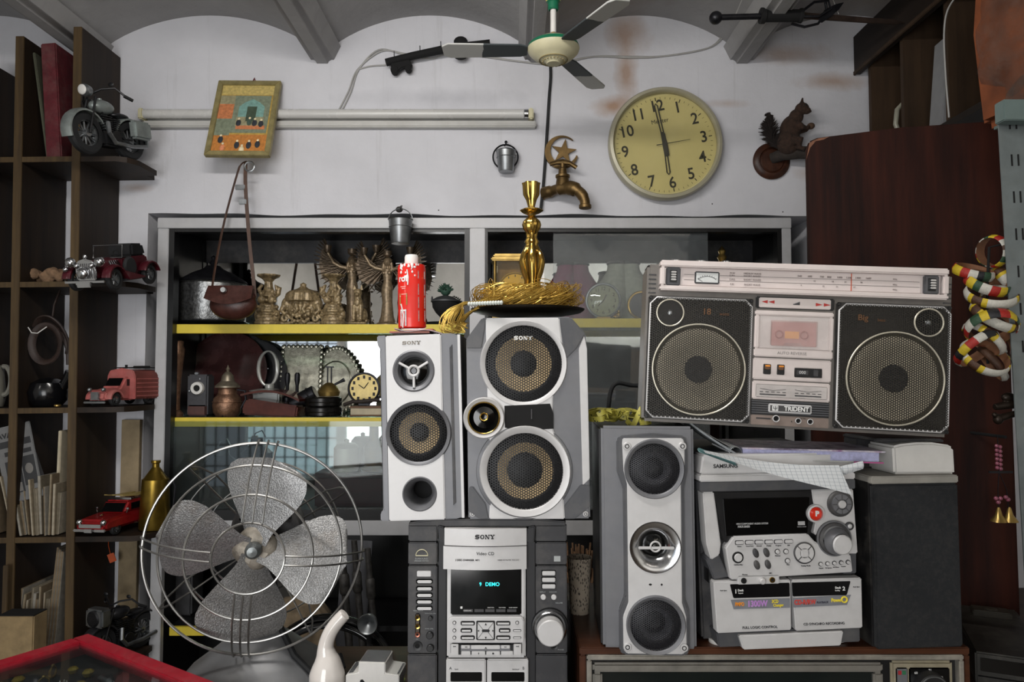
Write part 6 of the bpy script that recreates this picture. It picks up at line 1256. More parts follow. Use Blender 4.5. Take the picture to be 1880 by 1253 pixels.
# squirrel on its wooden disc
t = wl('wooden_bracket', 'round wooden wall bracket with a branch, under the stuffed squirrel', 'bracket', 1415, 297, .001)
wd = wood('bracket_wood', '#2c1812', '#4a2c1e', 1, .4)
m = t.mb(); m.lathe([(0, 0), (33, 0), (34, -4), (29, -9), (24, -10), (22, -8), (20, -10), (0, -11)], (1415, 0, 297), 'y', 44); t.add('disc', m, wd)
m = t.mb(); m.tube([(1414, -8, 294), (1430, -22, 290), (1455, -34, 291), (1490, -40, 292), (1505, -40, 292)], [10, 11, 11, 11.5, 12], 14); t.add('branch', m, mat('bark', '#2c2622', .9, 0, .4, 40, bump=.8))
t = Th('stuffed_squirrel', 'dark stuffed squirrel sitting upright on a wall branch', 'animal', 1450, 281, 2.53, mode='up', rot=(0, 0, R(-14)))
fur = mat('squirrel_fur', '#33231a', .95, 0, .5, 90, bump=.9, bsc=260)
m = t.mb(); m.ell((-2, 0, 20), (22, 19, 23), 20); m.ell((2, 0, 44), (19, 16, 26), 20, (0, R(12), 0)); m.ell((12, -1, 66), (13, 12, 14), 16); m.ell((22, -2, 80), (12.5, 10.5, 11), 16); m.ell((30, -3, 75), (7.5, 6.5, 6.5), 12); m.ell((35.5, -3.5, 73), (3, 3, 2.6), 8)
m.tube([(21, -5, 88), (23, -6, 99)], [4, 1.4], 8); m.tube([(21, 5, 88), (23, 5, 98)], [4, 1.4], 8)
for s_ in (-1, 1):
    m.tube([(12, s_*10, 52), (22, s_*11, 42), (30, s_*6, 42), (34, s_*3, 46)], [6, 5, 3.6, 3], 10); m.tube([(0, s_*14, 18), (16, s_*15, 16), (14, s_*13, 5), (24, s_*12, 2)], [11, 9, 5, 4], 12)
sb = t.one(m, fur, remesh=.0022)
m = t.mb(); rr = random.Random(14)
ct = ribbon([(-16, 0, 6), (-28, 0, 20), (-34, 0, 42), (-32, 0, 58), (-36, 0, 70)], 1, 8)
for i, p in enumerate(ct):
    u = i/len(ct); 
    for k in range(16):
        d = Vector((rr.gauss(-.4, .8), rr.gauss(0, .7), .6+rr.random())).normalized(); L = 9+14*sin(pi*min(1, u+.15)); m.tube([p, p+d*L*.6+Vector((0, 0, 2)), p+d*L], [1.6, 1.1, .2], 4)
t.add('tail', m, mat('tail_fur', '#1f1714', .95, 0, .4, 60), sb)
m = t.mb(); m.ell((27, -10.5, 83), 2, 10); t.add('eye', m, gloss, sb)
m = t.mb(); m.ell((37, 0, 47), (7, 6, 6), 14); t.add('nut', m, mat('nut', '#4a3626', .8, 0, .3, 80, bump=.4), sb)
# ---------------------------------------------------------------- ceiling fan
YFN = 2.05
t = Th('ceiling_fan', 'cream and green ceiling fan hanging near the top of the wall', 'ceiling fan', 1016, 92, YFN, mode='up')
top = (zb_beam-t.loc.z)/t.s
m = t.mb(); m.lathe([(0, -26), (12, -26), (14, -23), (36, -14), (46, -4), (48, 2)], n=56); m.use(1).lathe([(48, 2), (46, 8), (44, 10)], n=56); m.use(0).lathe([(44, 10), (30, 18), (14, 22), (8, 24), (0, 24)], n=56); mo = t.add('motor', m, [cream, mat('green_band', '#17684a', .4)])
m = t.mb(); m.ring((0, 0, -19), 26, 1, 'z', 40, 6)
for i in range(20): a = 2*pi*i/20; m.box(20*cos(a)-1, 20*cos(a)+1, 20*sin(a)-1, 20*sin(a)+1, -23, -20)
t.add('vents', m, mat('vent_brown', '#8a7d55', .5), mo)
m = t.mb(); m.cyl((0, 0, 0), 5.5, 24, top-40, 'z', 20); m.use(1).cyl((0, 0, 0), 6.5, 22, 32, 'z', 20, 1); t.add('down_rod', m, [white_p, brass])
m = t.mb(); m.lathe([(8, top-52), (10, top-50), (10, top-38), (13, top-36)], n=32); m.use(1).lathe([(12, top-36), (16, top-28), (20, top-6), (20, top), (0, top)], n=32); t.add('canopy', m, [mat('green_band', ''), mat('canopy_cream', '#d6c873', .4)])
blm = NT('blade_paint'); sp_ = blm.N('ShaderNodeSeparateXYZ', _0=blm.co((1, 1, 1), gen='Generated')); stx = blm.noise(blm.co((60, 8, 1)), 2, 3)
blm.set(Base_Color=blm.mix(blm.math('GREATER_THAN', blm.math('ADD', blm.math('MULTIPLY', stx, .22), blm.N('ShaderNodeUVMap').outputs[0] if False else sp_.outputs[0]), .68), hx('#3f4548'), hx('#b9b9b6')), Roughness=.6)
for a in (180, 60, -60):
    m = t.mb(); m.tube([(30, 0, 2), (62, 0, 2)], 5, 4, sq=(.3, 1)); m.use(1).prism([(48, -15), (60, -19), (190, -23), (202, -16), (204, 12), (192, 20), (60, 17), (48, 12)], -1.5, 1.5, 'z', b=.6)
    Mx = Matrix.Rotation(R(9), 4, 'X'); m.V = [tuple(Mx @ Vector(v)) for v in m.V]
    b = t.add('blade', m, [char, blm.m]); b.rotation_euler = (0, 0, R(a))
# ---------------------------------------------------------------- sword under the ceiling
t = Th('old_sword', 'rusty old sword with ornate guard hung under the ceiling', 'sword', 1480, 30, 2.25, mode='abs')
m = t.mb(); m.ell((1314, 0, 33), 12, 20); m.tube([(1322, 0, 32), (1398, 0, 30)], 5.5, 12); t.add('pommel', m, darkm)
m = t.mb(); m.lathe([(0, 1396), (14, 1396), (14, 1404), (11, 1406), (11, 1466), (13, 1468), (13, 1472), (0, 1472)], (0, 0, 29), 'x', 24); t.add('grip', m, matt)
m = t.mb(); m.tube([(1470, -6, 24), (1490, -12, 10), (1515, -14, 8), (1520, -12, 22), (1500, -8, 34), (1474, -4, 32)], 2.5, 8); m.tube([(1455, 4, 42), (1480, 8, 46), (1505, 8, 40), (1520, 4, 20), (1516, 0, 4)], 2.5, 8); m.prism([(1500, 38), (1512, 20), (1532, 10), (1548, 6), (1538, 20), (1522, 34), (1506, 45)], -6, -3, b=1); t.add('guard', m, darkm)
m = t.mb(); m.prism([(1466, 22), (1640, 36), (1664, 42), (1640, 46), (1466, 34)], -1.5, 1.5, b=.8); t.add('blade', m, mat('rusty_blade', '#3a2e28', .5, .6, .4, 30))
m = t.mb(); m.tube([(1350, 0, 28), (1372, 10, -20), (1380, 20, -60)], .8, 4); m.tube([(1540, 0, 26), (1530, 10, -20), (1520, 20, -80)], .8, 4); t.add('hanging_cord', m, cabm)
# ---------------------------------------------------------------- left bookshelf
YB0, YB1 = 2.355, 2.595
ply = wood('dark_plywood', '#1d1610', '#32251a', 2, .6, 10); plye = wood('plywood_edge', '#3e3122', '#5f4c30', 2, .6, 20)
xA, xB, xC, xD, xE = -1.444, -1.64, -1.805, -2.0, -1.262
zs = [P(143, p, YB0).z for p in (288, 518, 750, 988, 1228)]
t = Th('bookshelf', 'dark plywood pigeonhole shelving against the wall by the left edge', 'shelf', loc=(xB, YB0, 0), rot=(0, R(-.7), 0))
for x, py in ((xA, 50), (xB, 66), (xC, 96), (xD, 120)):
    h = P(143, py, YB0).z; m = t.mb(); m.box(x-xB-.013, x-xB+.013, .006, YB1-YB0, 0, h, 0); m.use(1).box(x-xB-.014, x-xB+.014, 0, .006, 0, h, .001); t.add('upright', m, [ply, plye])
for z in zs:
    m = t.mb(); cells = [xD, xC, xB, xA]
    for a, b in zip(cells, cells[1:]): m.use(0).box(a-xB+.0135, b-xB-.0135, .006, YB1-YB0, z-.018, z); m.use(1).box(a-xB+.0135, b-xB-.0135, .001, .006, z-.018, z)
    xs_ = xA-xB+.0135; xe = xE-xB; xe += .07 if z == zs[3] else 0; m.use(0).prism([(xs_, .004), (xe-.05, .004), (xe-.02, .02), (xe, .06), (xe, .182), (-1.30-xB, .182), (-1.30-xB, YB1-YB0), (xs_, YB1-YB0)], z-.018, z, 'z'); t.add('shelf_board', m, [ply, plye])
def bs(name, label, cat, px, Y, lv, rot=(0, 0, 0), k=1, group=None, dx=0):
    q = Th(name, label, cat, px, None, Y, z=zs[lv]+.001, rot=rot, k=k, group=group); sl = math.sin(R(-.7)); q.loc.z += -(q.loc.x-xB)*sl; q.loc.x += q.loc.z*math.sin(R(-.7)); q.loc.z += .002; return q
# books on the top level
t = bs('ring_binder', 'tall worn red box file leaning on the top bookshelf level', 'binder', 124, 2.42, 0, (0, R(-4.5), 0))
m = t.mb(); m.box(-13, 15, -20, 100, 0, 213, 2); t.one(m, mat('red_cloth', '#54101a', .7, 0, .25, 40, dust=.15))
t = bs('folder', 'grey-green folder leaning against the red box file', 'folder', 107, 2.42, 0, (0, R(-9), 0))
m = t.mb(); m.box(-2, 3, -10, 90, 1, 202, 1); t.one(m, mat('grey_green_card', '#4a4b3c', .8, 0, .15, 30))
# third level objects
t = bs('coral_rock', 'lumpy tan coral rock on the bookshelf beside the maroon car', 'rock', 92, 2.45, 1)
m = t.mb(); rr = random.Random(3)
for i in range(40): u = rr.random(); m.ell((-34+78*u, rr.uniform(-14, 14), 6+rr.random()*(10+14*u)), rr.uniform(6, 11), 8)
t.one(m, mat('coral', '#7a6049', .95, 0, .35, 60, bump=.8), remesh=.003, ang=80)
t = Th('leather_mask', 'dark leather horse collar hanging in the bookshelf bay', 'harness', 86, 665, 2.41, mode='abs'); t.o = (92, 665)
lm = mat('old_leather', '#2c1f1a', .55, 0, .3, 40, bump=.3)
m = t.mb(); m.tube(ribbon([(72, 0, 600), (84, -6, 586), (102, -8, 584), (116, 0, 600), (124, 8, 626), (122, 10, 650)], 1, 5), 9, 8, sq=(.35, 1)); m.tube([(92+26*cos(R(a)), -4, 632+34*sin(R(a))) for a in range(0, 360, 15)], 7, 8, True, sq=(.5, 1)); m.tube([(116, 4, 610), (126, 8, 640), (128, 8, 670)], 5, 6); t.add('collar', m, lm)
m = t.mb(); m.tube([(64, -12, 602), (72, -14, 612), (84, -16, 613), (98, -12, 601)], 1, 5); t.add('wire_tie', m, white_p)
m = t.mb(); m.tube([(100, 0, 586), (100, 4, 560), (100, 20, 530)], 2, 6); t.add('hanging_strap', m, lm)
t = bs('black_pot', 'round glossy black pot with spout low in the bookshelf bay', 'pot', 96, 2.44, 2)
m = t.mb(); m.lathe([(0, 0), (22, 0), (30, 10), (33, 26), (28, 42), (14, 50), (0, 52)], n=36); t.add('body', m, mat('black_glaze', '#0f0f11', .15, 0, .1, 20)); m = t.mb(); m.tube([(26, 0, 34), (36, -2, 50), (42, -2, 62)], [9, 8, 10], 14); t.add('spout', m, mat('black_glaze', ''))
t = bs('brass_button', 'tiny brass disc lying at the front of the black pot shelf', 'disc', 114, 2.37, 2); m = t.mb(); m.cyl((0, 0, 0), 6, 0, 4, 'z', 16, 1); t.one(m, brass)
t = bs('white_jug', 'pale jug handle showing at the left edge of the shelf', 'jug', 2, 2.42, 2, group=None); m = t.mb(); m.lathe([(0, 0), (22, 0), (26, 20), (22, 60), (20, 76), (0, 76)], (-14, 0, 0), n=28); t.add('body', m, mat('cream_glaze', '#77756c', .3)); m = t.mb(); m.ring((12, 0, 48), 13, 4.5, 'y', 24, 8, -100, 100, 26); t.add('handle', m, mat('cream_glaze', ''))
# papers and booklets
pals = [mat('paper_%d' % i, c, .9, 0, .2, 60) for i, c in enumerate(('#877b66', '#a09684', '#6b6252', '#8f8a80', '#75654f'))]
rr = random.Random(31)
def booklet(px, lv, h, w_, th, lean, lab, grp, i, yaw=0, Y=2.43):
    t = bs('booklet', lab, 'booklet', px, Y, lv, (0, R(lean), R(yaw)), group=grp); m = t.mb(); m.box(-th/2, th/2, -20, w_, 0, h, .6); m.use(1).box(-th/2+.7, th/2-.7, -20.4, w_-1, .8, h+.3); t.one(m, [pals[i % 5], pals[(i+1) % 5]])
g1 = 'old booklets in the middle paper bay'; l1 = 'thin old booklet standing in the middle paper bay of the bookshelf'
for i in range(12): booklet(43+i*7.2, 3, 100-(i*17) % 38+10, 70, 3+(i*5) % 4, -13+i*1.4+rr.uniform(-1, 1), l1, g1, i, Y=2.40+.02*rr.random())
t = bs('magazine', 'old printed magazine with portrait photos leaning in the paper bay', 'magazine', 64, 2.372, 3, (R(-5), R(-14), R(8)))
m = t.mb(); m.box(-32, 32, 0, 3, 66, 208, 1); m.use(1).box(-28, 28, -.5, 1, 168, 180); m.box(-20, 26, -.5, 1, 152, 160); m.use(2).box(-22, 4, -.6, 1, 82, 142); m.box(6, 28, -.6, 1, 92, 146); m.use(3).ell((-9, -.6, 118), (8, .5, 11), 12); m.ell((17, -.6, 122), (7, .5, 10), 12); m.box(-18, 1, -.9, 0, 84, 100); m.use(1).text('AVANTI', -4, -.9, 190, 13, 1, .3, .02); t.one(m, [mat('magazine_grey', '#6b6b6b', .7, 0, .1, 40), ink, mat('photo_dark', '#1e1e20', .5), mat('photo_light', '#6f6c68', .6)])
t = bs('magazine', 'blank grey magazine leaning behind the printed one', 'magazine', 92, 2.43, 3, (R(-4), R(-22), R(4))); m = t.mb(); m.box(-26, 26, 0, 3, 60, 210, 1); t.one(m, mat('magazine_back', '#4f4f52', .7, 0, .12, 30))
t = bs('envelope', 'pale upright envelope against the post in the paper bay', 'envelope', 118, 2.44, 3, (0, R(1), 0)); m = t.mb(); m.box(-4, 2, -16, 60, 0, 184, 1); t.one(m, paper)
g2 = 'folded papers in the lower bay'; l2 = 'folded yellowed paper standing in the lower bay of the bookshelf'
for i in range(10): booklet(34+i*7, 4, 110+(i*23) % 34, 80, 3+(i*3) % 4, 6-i*.6+rr.uniform(-1, 1), l2, g2, i+2)
for i in range(3):
    booklet(98+i*6.4, 4, 206-i*4, 80, 4.5, 5-i*.5, 'tall white-edged file leaning on the post in the lower bay', 'tall files by the post', 3)
g3 = 'papers at the left edge'; l3 = 'grey paper sheaf at the left edge of the bookshelf'
for i in range(4): booklet(-8+i*6, 3, 150-i*14, 60, 4, -8+i*2, l3, g3, i+1)
t = bs('wooden_stick', 'upright pale wooden slat at the left edge of the lower bay', 'stick', 11, 2.34, 4, (0, 0, 0)); m = t.mb(); m.box(-5, 5, -6, -1, 0, 190, 1); t.one(m, plye)
t = Th('cardboard_box', 'worn buff cardboard carton in the lower left corner', 'box', 18, None, 2.26, z=.001); h = P(18, 1128, 2.26).z/S(1128, 2.26)
m = t.mb(); m.box(-34, 34, 0, 40, 0, h, 2); m.use(1).box(-33, 33, 1, 39, h-1, h+.4); t.one(m, [mat('buff_card', '#8f7a58', .85, 0, .2, 30, bump=.15), matt])
t = Th('wooden_batten', 'pale wooden batten standing against the wall below the pink van', 'batten', 228, None, 2.58, z=.001); h = P(228, 756, 2.58).z/S(756, 2.58)
m = t.mb(); m.box(-17, 17, -4, 5, 0, h-3, .5); m.box(-17, 17, -4, 5, 0, 10); t.one(m, mat('pale_batten', '#8d7d62', .8, 0, .2, 20, bump=.2))
t = Th('price_tag', 'small orange price tag hanging below the red wagon shelf', 'tag', 205, 1025, 2.52, rot=(0, R(-20), R(10))); m = t.mb(); m.box(-6, 6, 0, 1.5, -8, 8, .4); m.tube([(0, .5, 8), (2, .5, 24), (6, 10, 44)], .6, 4); t.one(m, mat('orange_paper', '#c8541c', .6))
# ---------------------------------------------------------------- toy vehicles (up units; the front looks along -y)
def wheel(t, x, y, z, r, w_, mt=None, par=None, spokes=10, hubm=None):
    m = t.mb(); m.lathe([(r*.62, -w_/2), (r*.9, -w_/2), (r, -w_*.25), (r, w_*.25), (r*.9, w_/2), (r*.62, w_/2)], (x, y, z), 'x', 32); m.V = [(a, b, c) for a, b, c in m.V]
    m.V = [(v[0], v[1], v[2]) for v in m.V]; wl_ = t.add('wheel', m, mt or rubber, par)
    m = t.mb()
    for i in range(spokes): a = 2*pi*i/spokes; m.tube([(x, y+r*.1*cos(a), z+r*.1*sin(a)), (x, y+r*.64*cos(a), z+r*.64*sin(a))], r*.035+.4, 5)
    m.cyl((0, y, z), r*.17, x-w_*.55, x+w_*.55, 'x', 14); m.lathe([(r*.58, -w_*.3), (r*.66, -w_*.3), (r*.66, w_*.3), (r*.58, w_*.3)], (x, y, z), 'x', 28); t.add('spokes', m, hubm or steel, wl_); return wl_
def fender(m, x, y, z, r, w_, a0, a1, n=14):
    for s_ in (0,):
        V = []
        for i in range(n+1):
            a = R(a0+(a1-a0)*i/n); c_, q = cos(a), sin(a)
            for dx, dr in ((-w_/2, -3), (-w_/2, 0), (-w_/4, 2), (w_/4, 2), (w_/2, 0), (w_/2, -3), (w_/4, -.5), (-w_/4, -.5)): V.append((x+dx, y-(r+dr)*c_, z+(r+dr)*q))
        Fc = [(i*8+k, i*8+(k+1) % 8, (i+1)*8+(k+1) % 8, (i+1)*8+k) for i in range(n) for k in range(8)]+[tuple(range(8)), tuple(range(n*8, n*8+8))]
        m.put(V, Fc)
def moto(t, body, dark, box=True, square=False):
    fy, ry, r = -48, 52, 36
    wheel(t, 0, fy, r, r, 15, spokes=12); wheel(t, 0, ry, r, r, 15, spokes=12)
    m = t.mb(); fender(m, 0, fy, r, r+5, 22, -15, 165); t.add('front_mudguard', m, body)
    m = t.mb(); fender(m, 0, ry, r, r+4, 22, 20, 190); t.add('rear_mudguard', m, body)
    m = t.mb()
    for x in (-11, 11): m.tube([(x, fy, r), (x*.9, fy+18, r+50), (x*.8, fy+24, r+66)], 2.2, 8); m.tube([(x*.5, -24, 98), (x*.7, 0, 60), (x*.7, ry-20, 36), (x*.8, ry, r)], 1.8, 8)
    m.tube([(0, -24, 98), (0, -10, 30), (0, 20, 22), (0, 30, 70), (0, -20, 92)], 2.2, 8, True); t.add('frame', m, dark)
    m = t.mb(); m.ell((0, -4, 88), (15, 26, 13), 20); m.cyl((0, -6, 0), 4, 99, 103, 'z', 12); t.add('fuel_tank', m, body)
    m = t.mb(); m.box(-14, 14, -18, 24, 18, 44, 4)
    for i in range(7): m.box(-12, 12, -16, 6, 46+i*4, 48+i*4); m.box(-12, 12, 8, 24, 46+i*3.5, 47.8+i*3.5)
    m.cyl((0, -4, 0), 8, 44, 74, 'z', 14); m.cyl((0, 16, 0), 8, 44, 70, 'z', 14); m.cyl((0, 6, 36), 11, 12, 19, 'x', 20, 1); t.add('engine', m, dark)
    m = t.mb(); m.tube([(14, -8, 60), (20, -14, 40), (19, 0, 24), (19, 40, 22), (20, 74, 26)], 4, 10); t.add('exhaust', m, steel)
    m = t.mb(); m.ell((0, 34, 78), (13, 22, 6), 18); t.add('seat', m, dark)
    if square:
        m = t.mb(); m.box(-22, 22, -64, -40, 76, 112, 4); m.use(1).lathe([(14, -65), (16, -64), (16, -62)], (0, 0, 94), 'y', 28); m.cyl((0, 0, 94), 14, -62, -66, 'y', 28, 2); t.add('headlamp_box', m, [steel, dark])
    else:
        m = t.mb(); m.lathe([(0, -44), (9, -42), (11, -38), (9, -28), (4, -22), (0, -21)], (0, 0, 112), 'y', 24); m.use(1).ell((0, -43, 112), (9, 3, 9), 16); t.add('headlamp', m, [steel, white_p])
    m = t.mb(); m.tube([(-46, 6, 104), (-34, -4, 118), (-16, -16, 116), (0, -24, 108), (16, -16, 116), (34, -4, 118), (46, 6, 104)], 2, 8)
    for s_ in (-1, 1): m.tube([(s_*44, 4, 105), (s_*52, 16, 98)], 3, 8); m.ell((s_*30, -8, 124), (6, 2, 4), 10)
    t.add('handlebar', m, dark)
    if box:
        for s_ in (-1, 1): m = t.mb(); m.box(s_*20-8, s_*20+8, ry-10, ry+34, 38, 72, 4); t.add('pannier', m, body)
    m = t.mb(); m.ell((0, ry+40, 60), (4, 3, 4), 10); m.box(-3, 3, ry+20, ry+40, 57, 62); t.add('tail_lamp', m, mat('red_lamp', '#6a2020', .3))
ZL = lambda lv, px: zs[lv]+.0035
def edge(name, label, cat, px, Y, lv, yaw, pitch, k=1, dz=0):
    q = bs(name, label, cat, px, Y, lv, k=k); q.rot = Euler((R(pitch), R(-.7), R(yaw))); q.loc.z += dz; return q
t = edge('toy_motorcycle', 'silver model motorcycle perched on the top bookshelf ledge', 'toy motorcycle', 214, 2.35, 0, -14, 10, 1.0, -.010)
moto(t, mat('toy_silver', '#8b9290', .4, .5, .25, 30), mat('toy_black', '#1f1f21', .4, .4, .3, 30))
t = edge('toy_motorcycle', 'dark model motorcycle behind the red jewellery case', 'toy motorcycle', 222, 2.44, 4, -18, 0, .9)
moto(t, mat('toy_dark', '#2a2a2d', .4, .4, .3, 30), mat('toy_black', ''), False, True)
def vintage(t):
    mar = mat('toy_maroon', '#4a121c', .3, .1, .2, 30, coat=.3); L0, L1 = -88, 66
    for x in (-38, 38): wheel(t, x, -66, 8, 21, 9); wheel(t, x, 44, 8, 21, 9)
    m = t.mb(); m.box(-30, 30, -70, 62, 0, 10, 2); m.box(-44, 44, -40, 24, 2, 5, 1); t.add('chassis', m, mat('toy_dark', ''))
    m = t.mb(); m.prism([(-12, 10), (12, 10), (16, 26), (13, 40), (0, 44), (-13, 40), (-16, 26)], -84, -20, b=2, top=[(-18, 10), (18, 10), (24, 26), (20, 44), (0, 48), (-20, 44), (-24, 26)]); hd = t.add('bonnet', m, mar)
    m = t.mb()
    for i in range(5): m.tube([(21, -50+i*6, 42), (25, -47+i*6, 28), (26, -42+i*6, 14)], 1.3, 6)
    t.add('exhaust_pipes', m, chrome, hd)
    m = t.mb(); m.prism([(-18, 8), (18, 8), (21, 26), (16, 44), (0, 49), (-16, 44), (-21, 26)], -90, -84, b=2)
    for i in range(9): m.box(-16+i*4-.8, -16+i*4+.8, -92, -89, 12, 40)
    m.ell((0, -86, 52), (4, 3, 5), 10); m.ell((0, -98, 22), (11, 7, 11), 18); t.add('radiator', m, chrome)
    m = t.mb(); 
    for x in (-29, 29): m.ell((x, -88, 42), (10, 8, 10), 18)
    for x in (-38, -15, 15): m.ell((x, -92, 30 if x < -20 else 36), (5, 4, 5), 12)
    m.box(-40, 40, -97, -93, 4, 8, 1); m.box(-14, 14, -100, -96, -4, 6, 1); t.add('headlamps', m, chrome)
    for x in (-40, 40):
        m = t.mb(); fender(m, x, -66, 8, 26, 17, 10, 150); t.add('mudguard', m, mar); m = t.mb(); fender(m, x, 44, 8, 26, 17, 20, 170); t.add('mudguard', m, mar)
    for s_ in (-1, 1): m = t.mb(); m.prism([(-44, 20), (-36, 21), (22, 6), (22, 3), (-30, 3)], s_*34, s_*46, 'x', b=1); t.add('running_board', m, mar)
    m = t.mb(); m.prism([(-22, 10), (60, 10), (66, 26), (62, 46), (-22, 46)], -27, 27, 'x', b=3); t.add('cabin', m, mar)
    m = t.mb(); m.prism([(14, 46), (62, 46), (56, 70), (18, 72)], -26, 26, 'x', b=4); t.add('hood', m, mat('toy_black', ''))
    m = t.mb(); m.tube([(-30, -22, 46), (-30, -17, 70), (30, -17, 70), (30, -22, 46)], 1.4, 6, True); t.add('windscreen_frame', m, chrome)
    m = t.mb(); m.box(-24, 24, -20, 12, 44, 47); m.ring((10, -10, 54), 6, 1, 'y', 16, 5); t.add('interior', m, matt)
    m = t.mb(); m.cyl((0, -14, 28), 19, 34, 42, 'x', 24, 3); t.add('spare_wheel', m, rubber)
t = edge('toy_car', 'maroon vintage model car with chrome headlamps, nose over the shelf edge', 'toy car', 228, 2.352, 1, -6, 13, .92, -.002)
vintage(t)
def van(t):
    pk = mat('toy_pink', '#a85a56', .55, 0, .2, 30, dust=.2); pd = mat('toy_pink_ribs', '#6f3630', .6, 0, .2, 30)
    for x in (-24, 24): wheel(t, x, -38, 14, 14, 8, spokes=6); wheel(t, x, 58, 14, 14, 8, spokes=6)
    m = t.mb(); m.prism([(-62, 12), (20, 10), (20, 60), (-6, 60), (-20, 38), (-58, 30), (-62, 22)], -22, 22, 'x', b=4); bd = t.add('cab', m, pk)
    for s_ in (-24, 24): m = t.mb(); fender(m, s_, -38, 14, 18, 15, 0, 165); t.add('mudguard', m, pk)
    m = t.mb(); m.prism([(-34, 12), (34, 12), (34, 60), (28, 72), (0, 77), (-28, 72), (-34, 60)], 8, 90, b=3); bx_ = t.add('rear_box', m, pd)
    m = t.mb()
    for i in range(5): m.box(-34.8, 34.8, 12, 88, 18+i*9, 20+i*9)
    m.prism([(-35, 12), (35, 12), (35, 62), (29, 74), (0, 79), (-29, 74), (-35, 62)], 5, 10, b=1.5); t.add('ribs', m, pk, bx_)
    m = t.mb(); m.prism([(-18, 40), (-8, 57), (-8.6, 57.6), (-18.6, 40.6)], -18, 18, 'x'); m.use(0).box(-22.6, 22.6, -4, 14, 40, 56, 1); t.add('windows', m, gloss)
    m = t.mb(); m.prism([(-8, -66), (8, -66), (8, -64), (-8, -64)], 14, 28, 'z')
    for i in range(6): m.box(-11, 11, -65, -62, 13+i*3, 14.4+i*3)
    for x in (-17, 17): m.ell((x, -60, 34), (4.4, 5, 4.4), 12)
    m.box(-26, 26, -67, -63, 6, 10, 1); t.add('grille_and_lamps', m, steel)
    m = t.mb(); m.tube([(-24, 14, 80), (24, 14, 80), (24, 80, 80), (-24, 80, 80)], 1.2, 5, True); m.tube([(0, 20, 78), (0, 20, 86)], 3, 6); m.box(-10, 16, 50, 74, 78, 84, 1); t.add('roof_rack', m, matt)
t = edge('toy_van', 'pink model delivery van on the bookshelf above the red wagon', 'toy van', 226, 2.44, 2, -13, 0, .86)
van(t)
def wagon(t):
    rd = mat('toy_red', '#8a1a1c', .22, .1, .2, 30, coat=.4)
    for x in (-28, 28): wheel(t, x, -38, 12, 12, 8, spokes=6); wheel(t, x, 58, 12, 12, 8, spokes=6)
    m = t.mb(); m.prism([(-70, 12), (92, 12), (96, 24), (92, 36), (-18, 37), (-64, 33), (-72, 24)], -33, 33, 'x', b=5); t.add('body', m, rd)
    m = t.mb(); m.prism([(-14, 36), (88, 36), (82, 58), (2, 60)], -27, 27, 'x', b=4); t.add('cabin', m, rd)
    m = t.mb(); m.prism([(-11.6, 39), (1.6, 57), (0.6, 57.6), (-13, 39.6)], -23, 23, 'x'); m.box(-27.6, 27.6, 8, 40, 40, 55, 1); m.box(-27.6, 27.6, 46, 78, 40, 55, 1); t.add('windows', m, gloss)
    m = t.mb(); m.box(-35, 35, -76, -70, 12, 17, 2); m.box(-9, 9, -78, -75, 11, 18, 1); m.box(-24, 24, -73, -70, 19, 26, 1)
    for x in (-26, 26): m.ell((x, -68, 29), (6, 5, 6), 14)
    for x in (-35, 35): m.tube([(x*.95, -12, 38), (x, -12, 44)], 1, 5); m.ell((x, -12, 46), (3.4, 2, 3), 8)
    m.ell((0, -40, 38), (2, 6, 2), 8); t.add('chrome_trim', m, chrome)
    m = t.mb()
    for x in (-18, 0, 18): m.grid(lambda u, v, x=x: (x+(v-.5)*15*sin(pi*(.08+.92*u))**.6, -8+92*u, 64+6*(1-u)**3*1.2), 14, 4, (0, 0, 1.6))
    m.use(1).box(-26, 26, 10, 14, 60, 64); m.box(-26, 26, 60, 64, 60, 64); t.add('surfboards', m, [mat('toy_surfboard', '#a08c50', .45, 0, .2, 30), chrome])
t = edge('toy_car', 'shiny red model station wagon with surfboards on its roof', 'toy car', 218, 2.44, 3, -9, 0, .9)
wagon(t)
t = bs('oil_can', 'tall brass oil can with handle at the end of the red wagon shelf', 'oil can', 289, 2.46, 3)
m = t.mb(); m.lathe([(0, 0), (26, 0), (27, 2), (23, 90), (20, 92), (9, 108), (6, 112), (6, 118), (8, 120), (8, 124), (0, 124)], n=40); t.add('body', m, mat('old_brass', '#8d7430', .3, .9, .3, 20))
m = t.mb(); m.tube([(22, 0, 84), (32, 0, 88), (37, 0, 76), (34, 0, 40), (26, 0, 16)], 2.2, 8); t.add('handle', m, darkm)
# ---------------------------------------------------------------- right-hand side
table('side_counter', 'dark counter at the right behind the television', .88, 1.75, 1.36, 2.1, .72)
rosew = wood('rosewood', '#150806', '#3c1a10', 2, .65, 9, .3, .3, .15)
bl_ = P(1488, 700, 1.9).x; bh = P(1488, 250, 1.9).z
t = Th('wooden_board', 'big dark reddish wooden panel with worn edges standing at the right', 'board', loc=(bl_, 1.9, .721), rot=(R(-1), R(0), R(-19)))
h = bh-.721; wd_ = .462
m = t.mb(); out = [(0, 0), (0, h-.03), (.008, h-.008), (.03, h), (wd_*.5, h+.006), (wd_-.02, h-.002), (wd_, h-.02), (wd_, 0)]; m.prism(out, 0, .028, b=.004); t.add('panel', m, rosew)
m = t.mb(); m.prism([(.001, h-.06), (.010, h-.012), (.032, h-.003), (.06, h-.001), (.045, h-.008), (.026, h-.010), (.012, h-.026), (.007, h-.04)], -.0008, .001); t.add('worn_edge', m, mat('bare_wood', '#6e4630', .7, 0, .4, 90))
slot = mat('slotted_steel', '#737b7c', .45, .3, .15, 20, dust=.2)
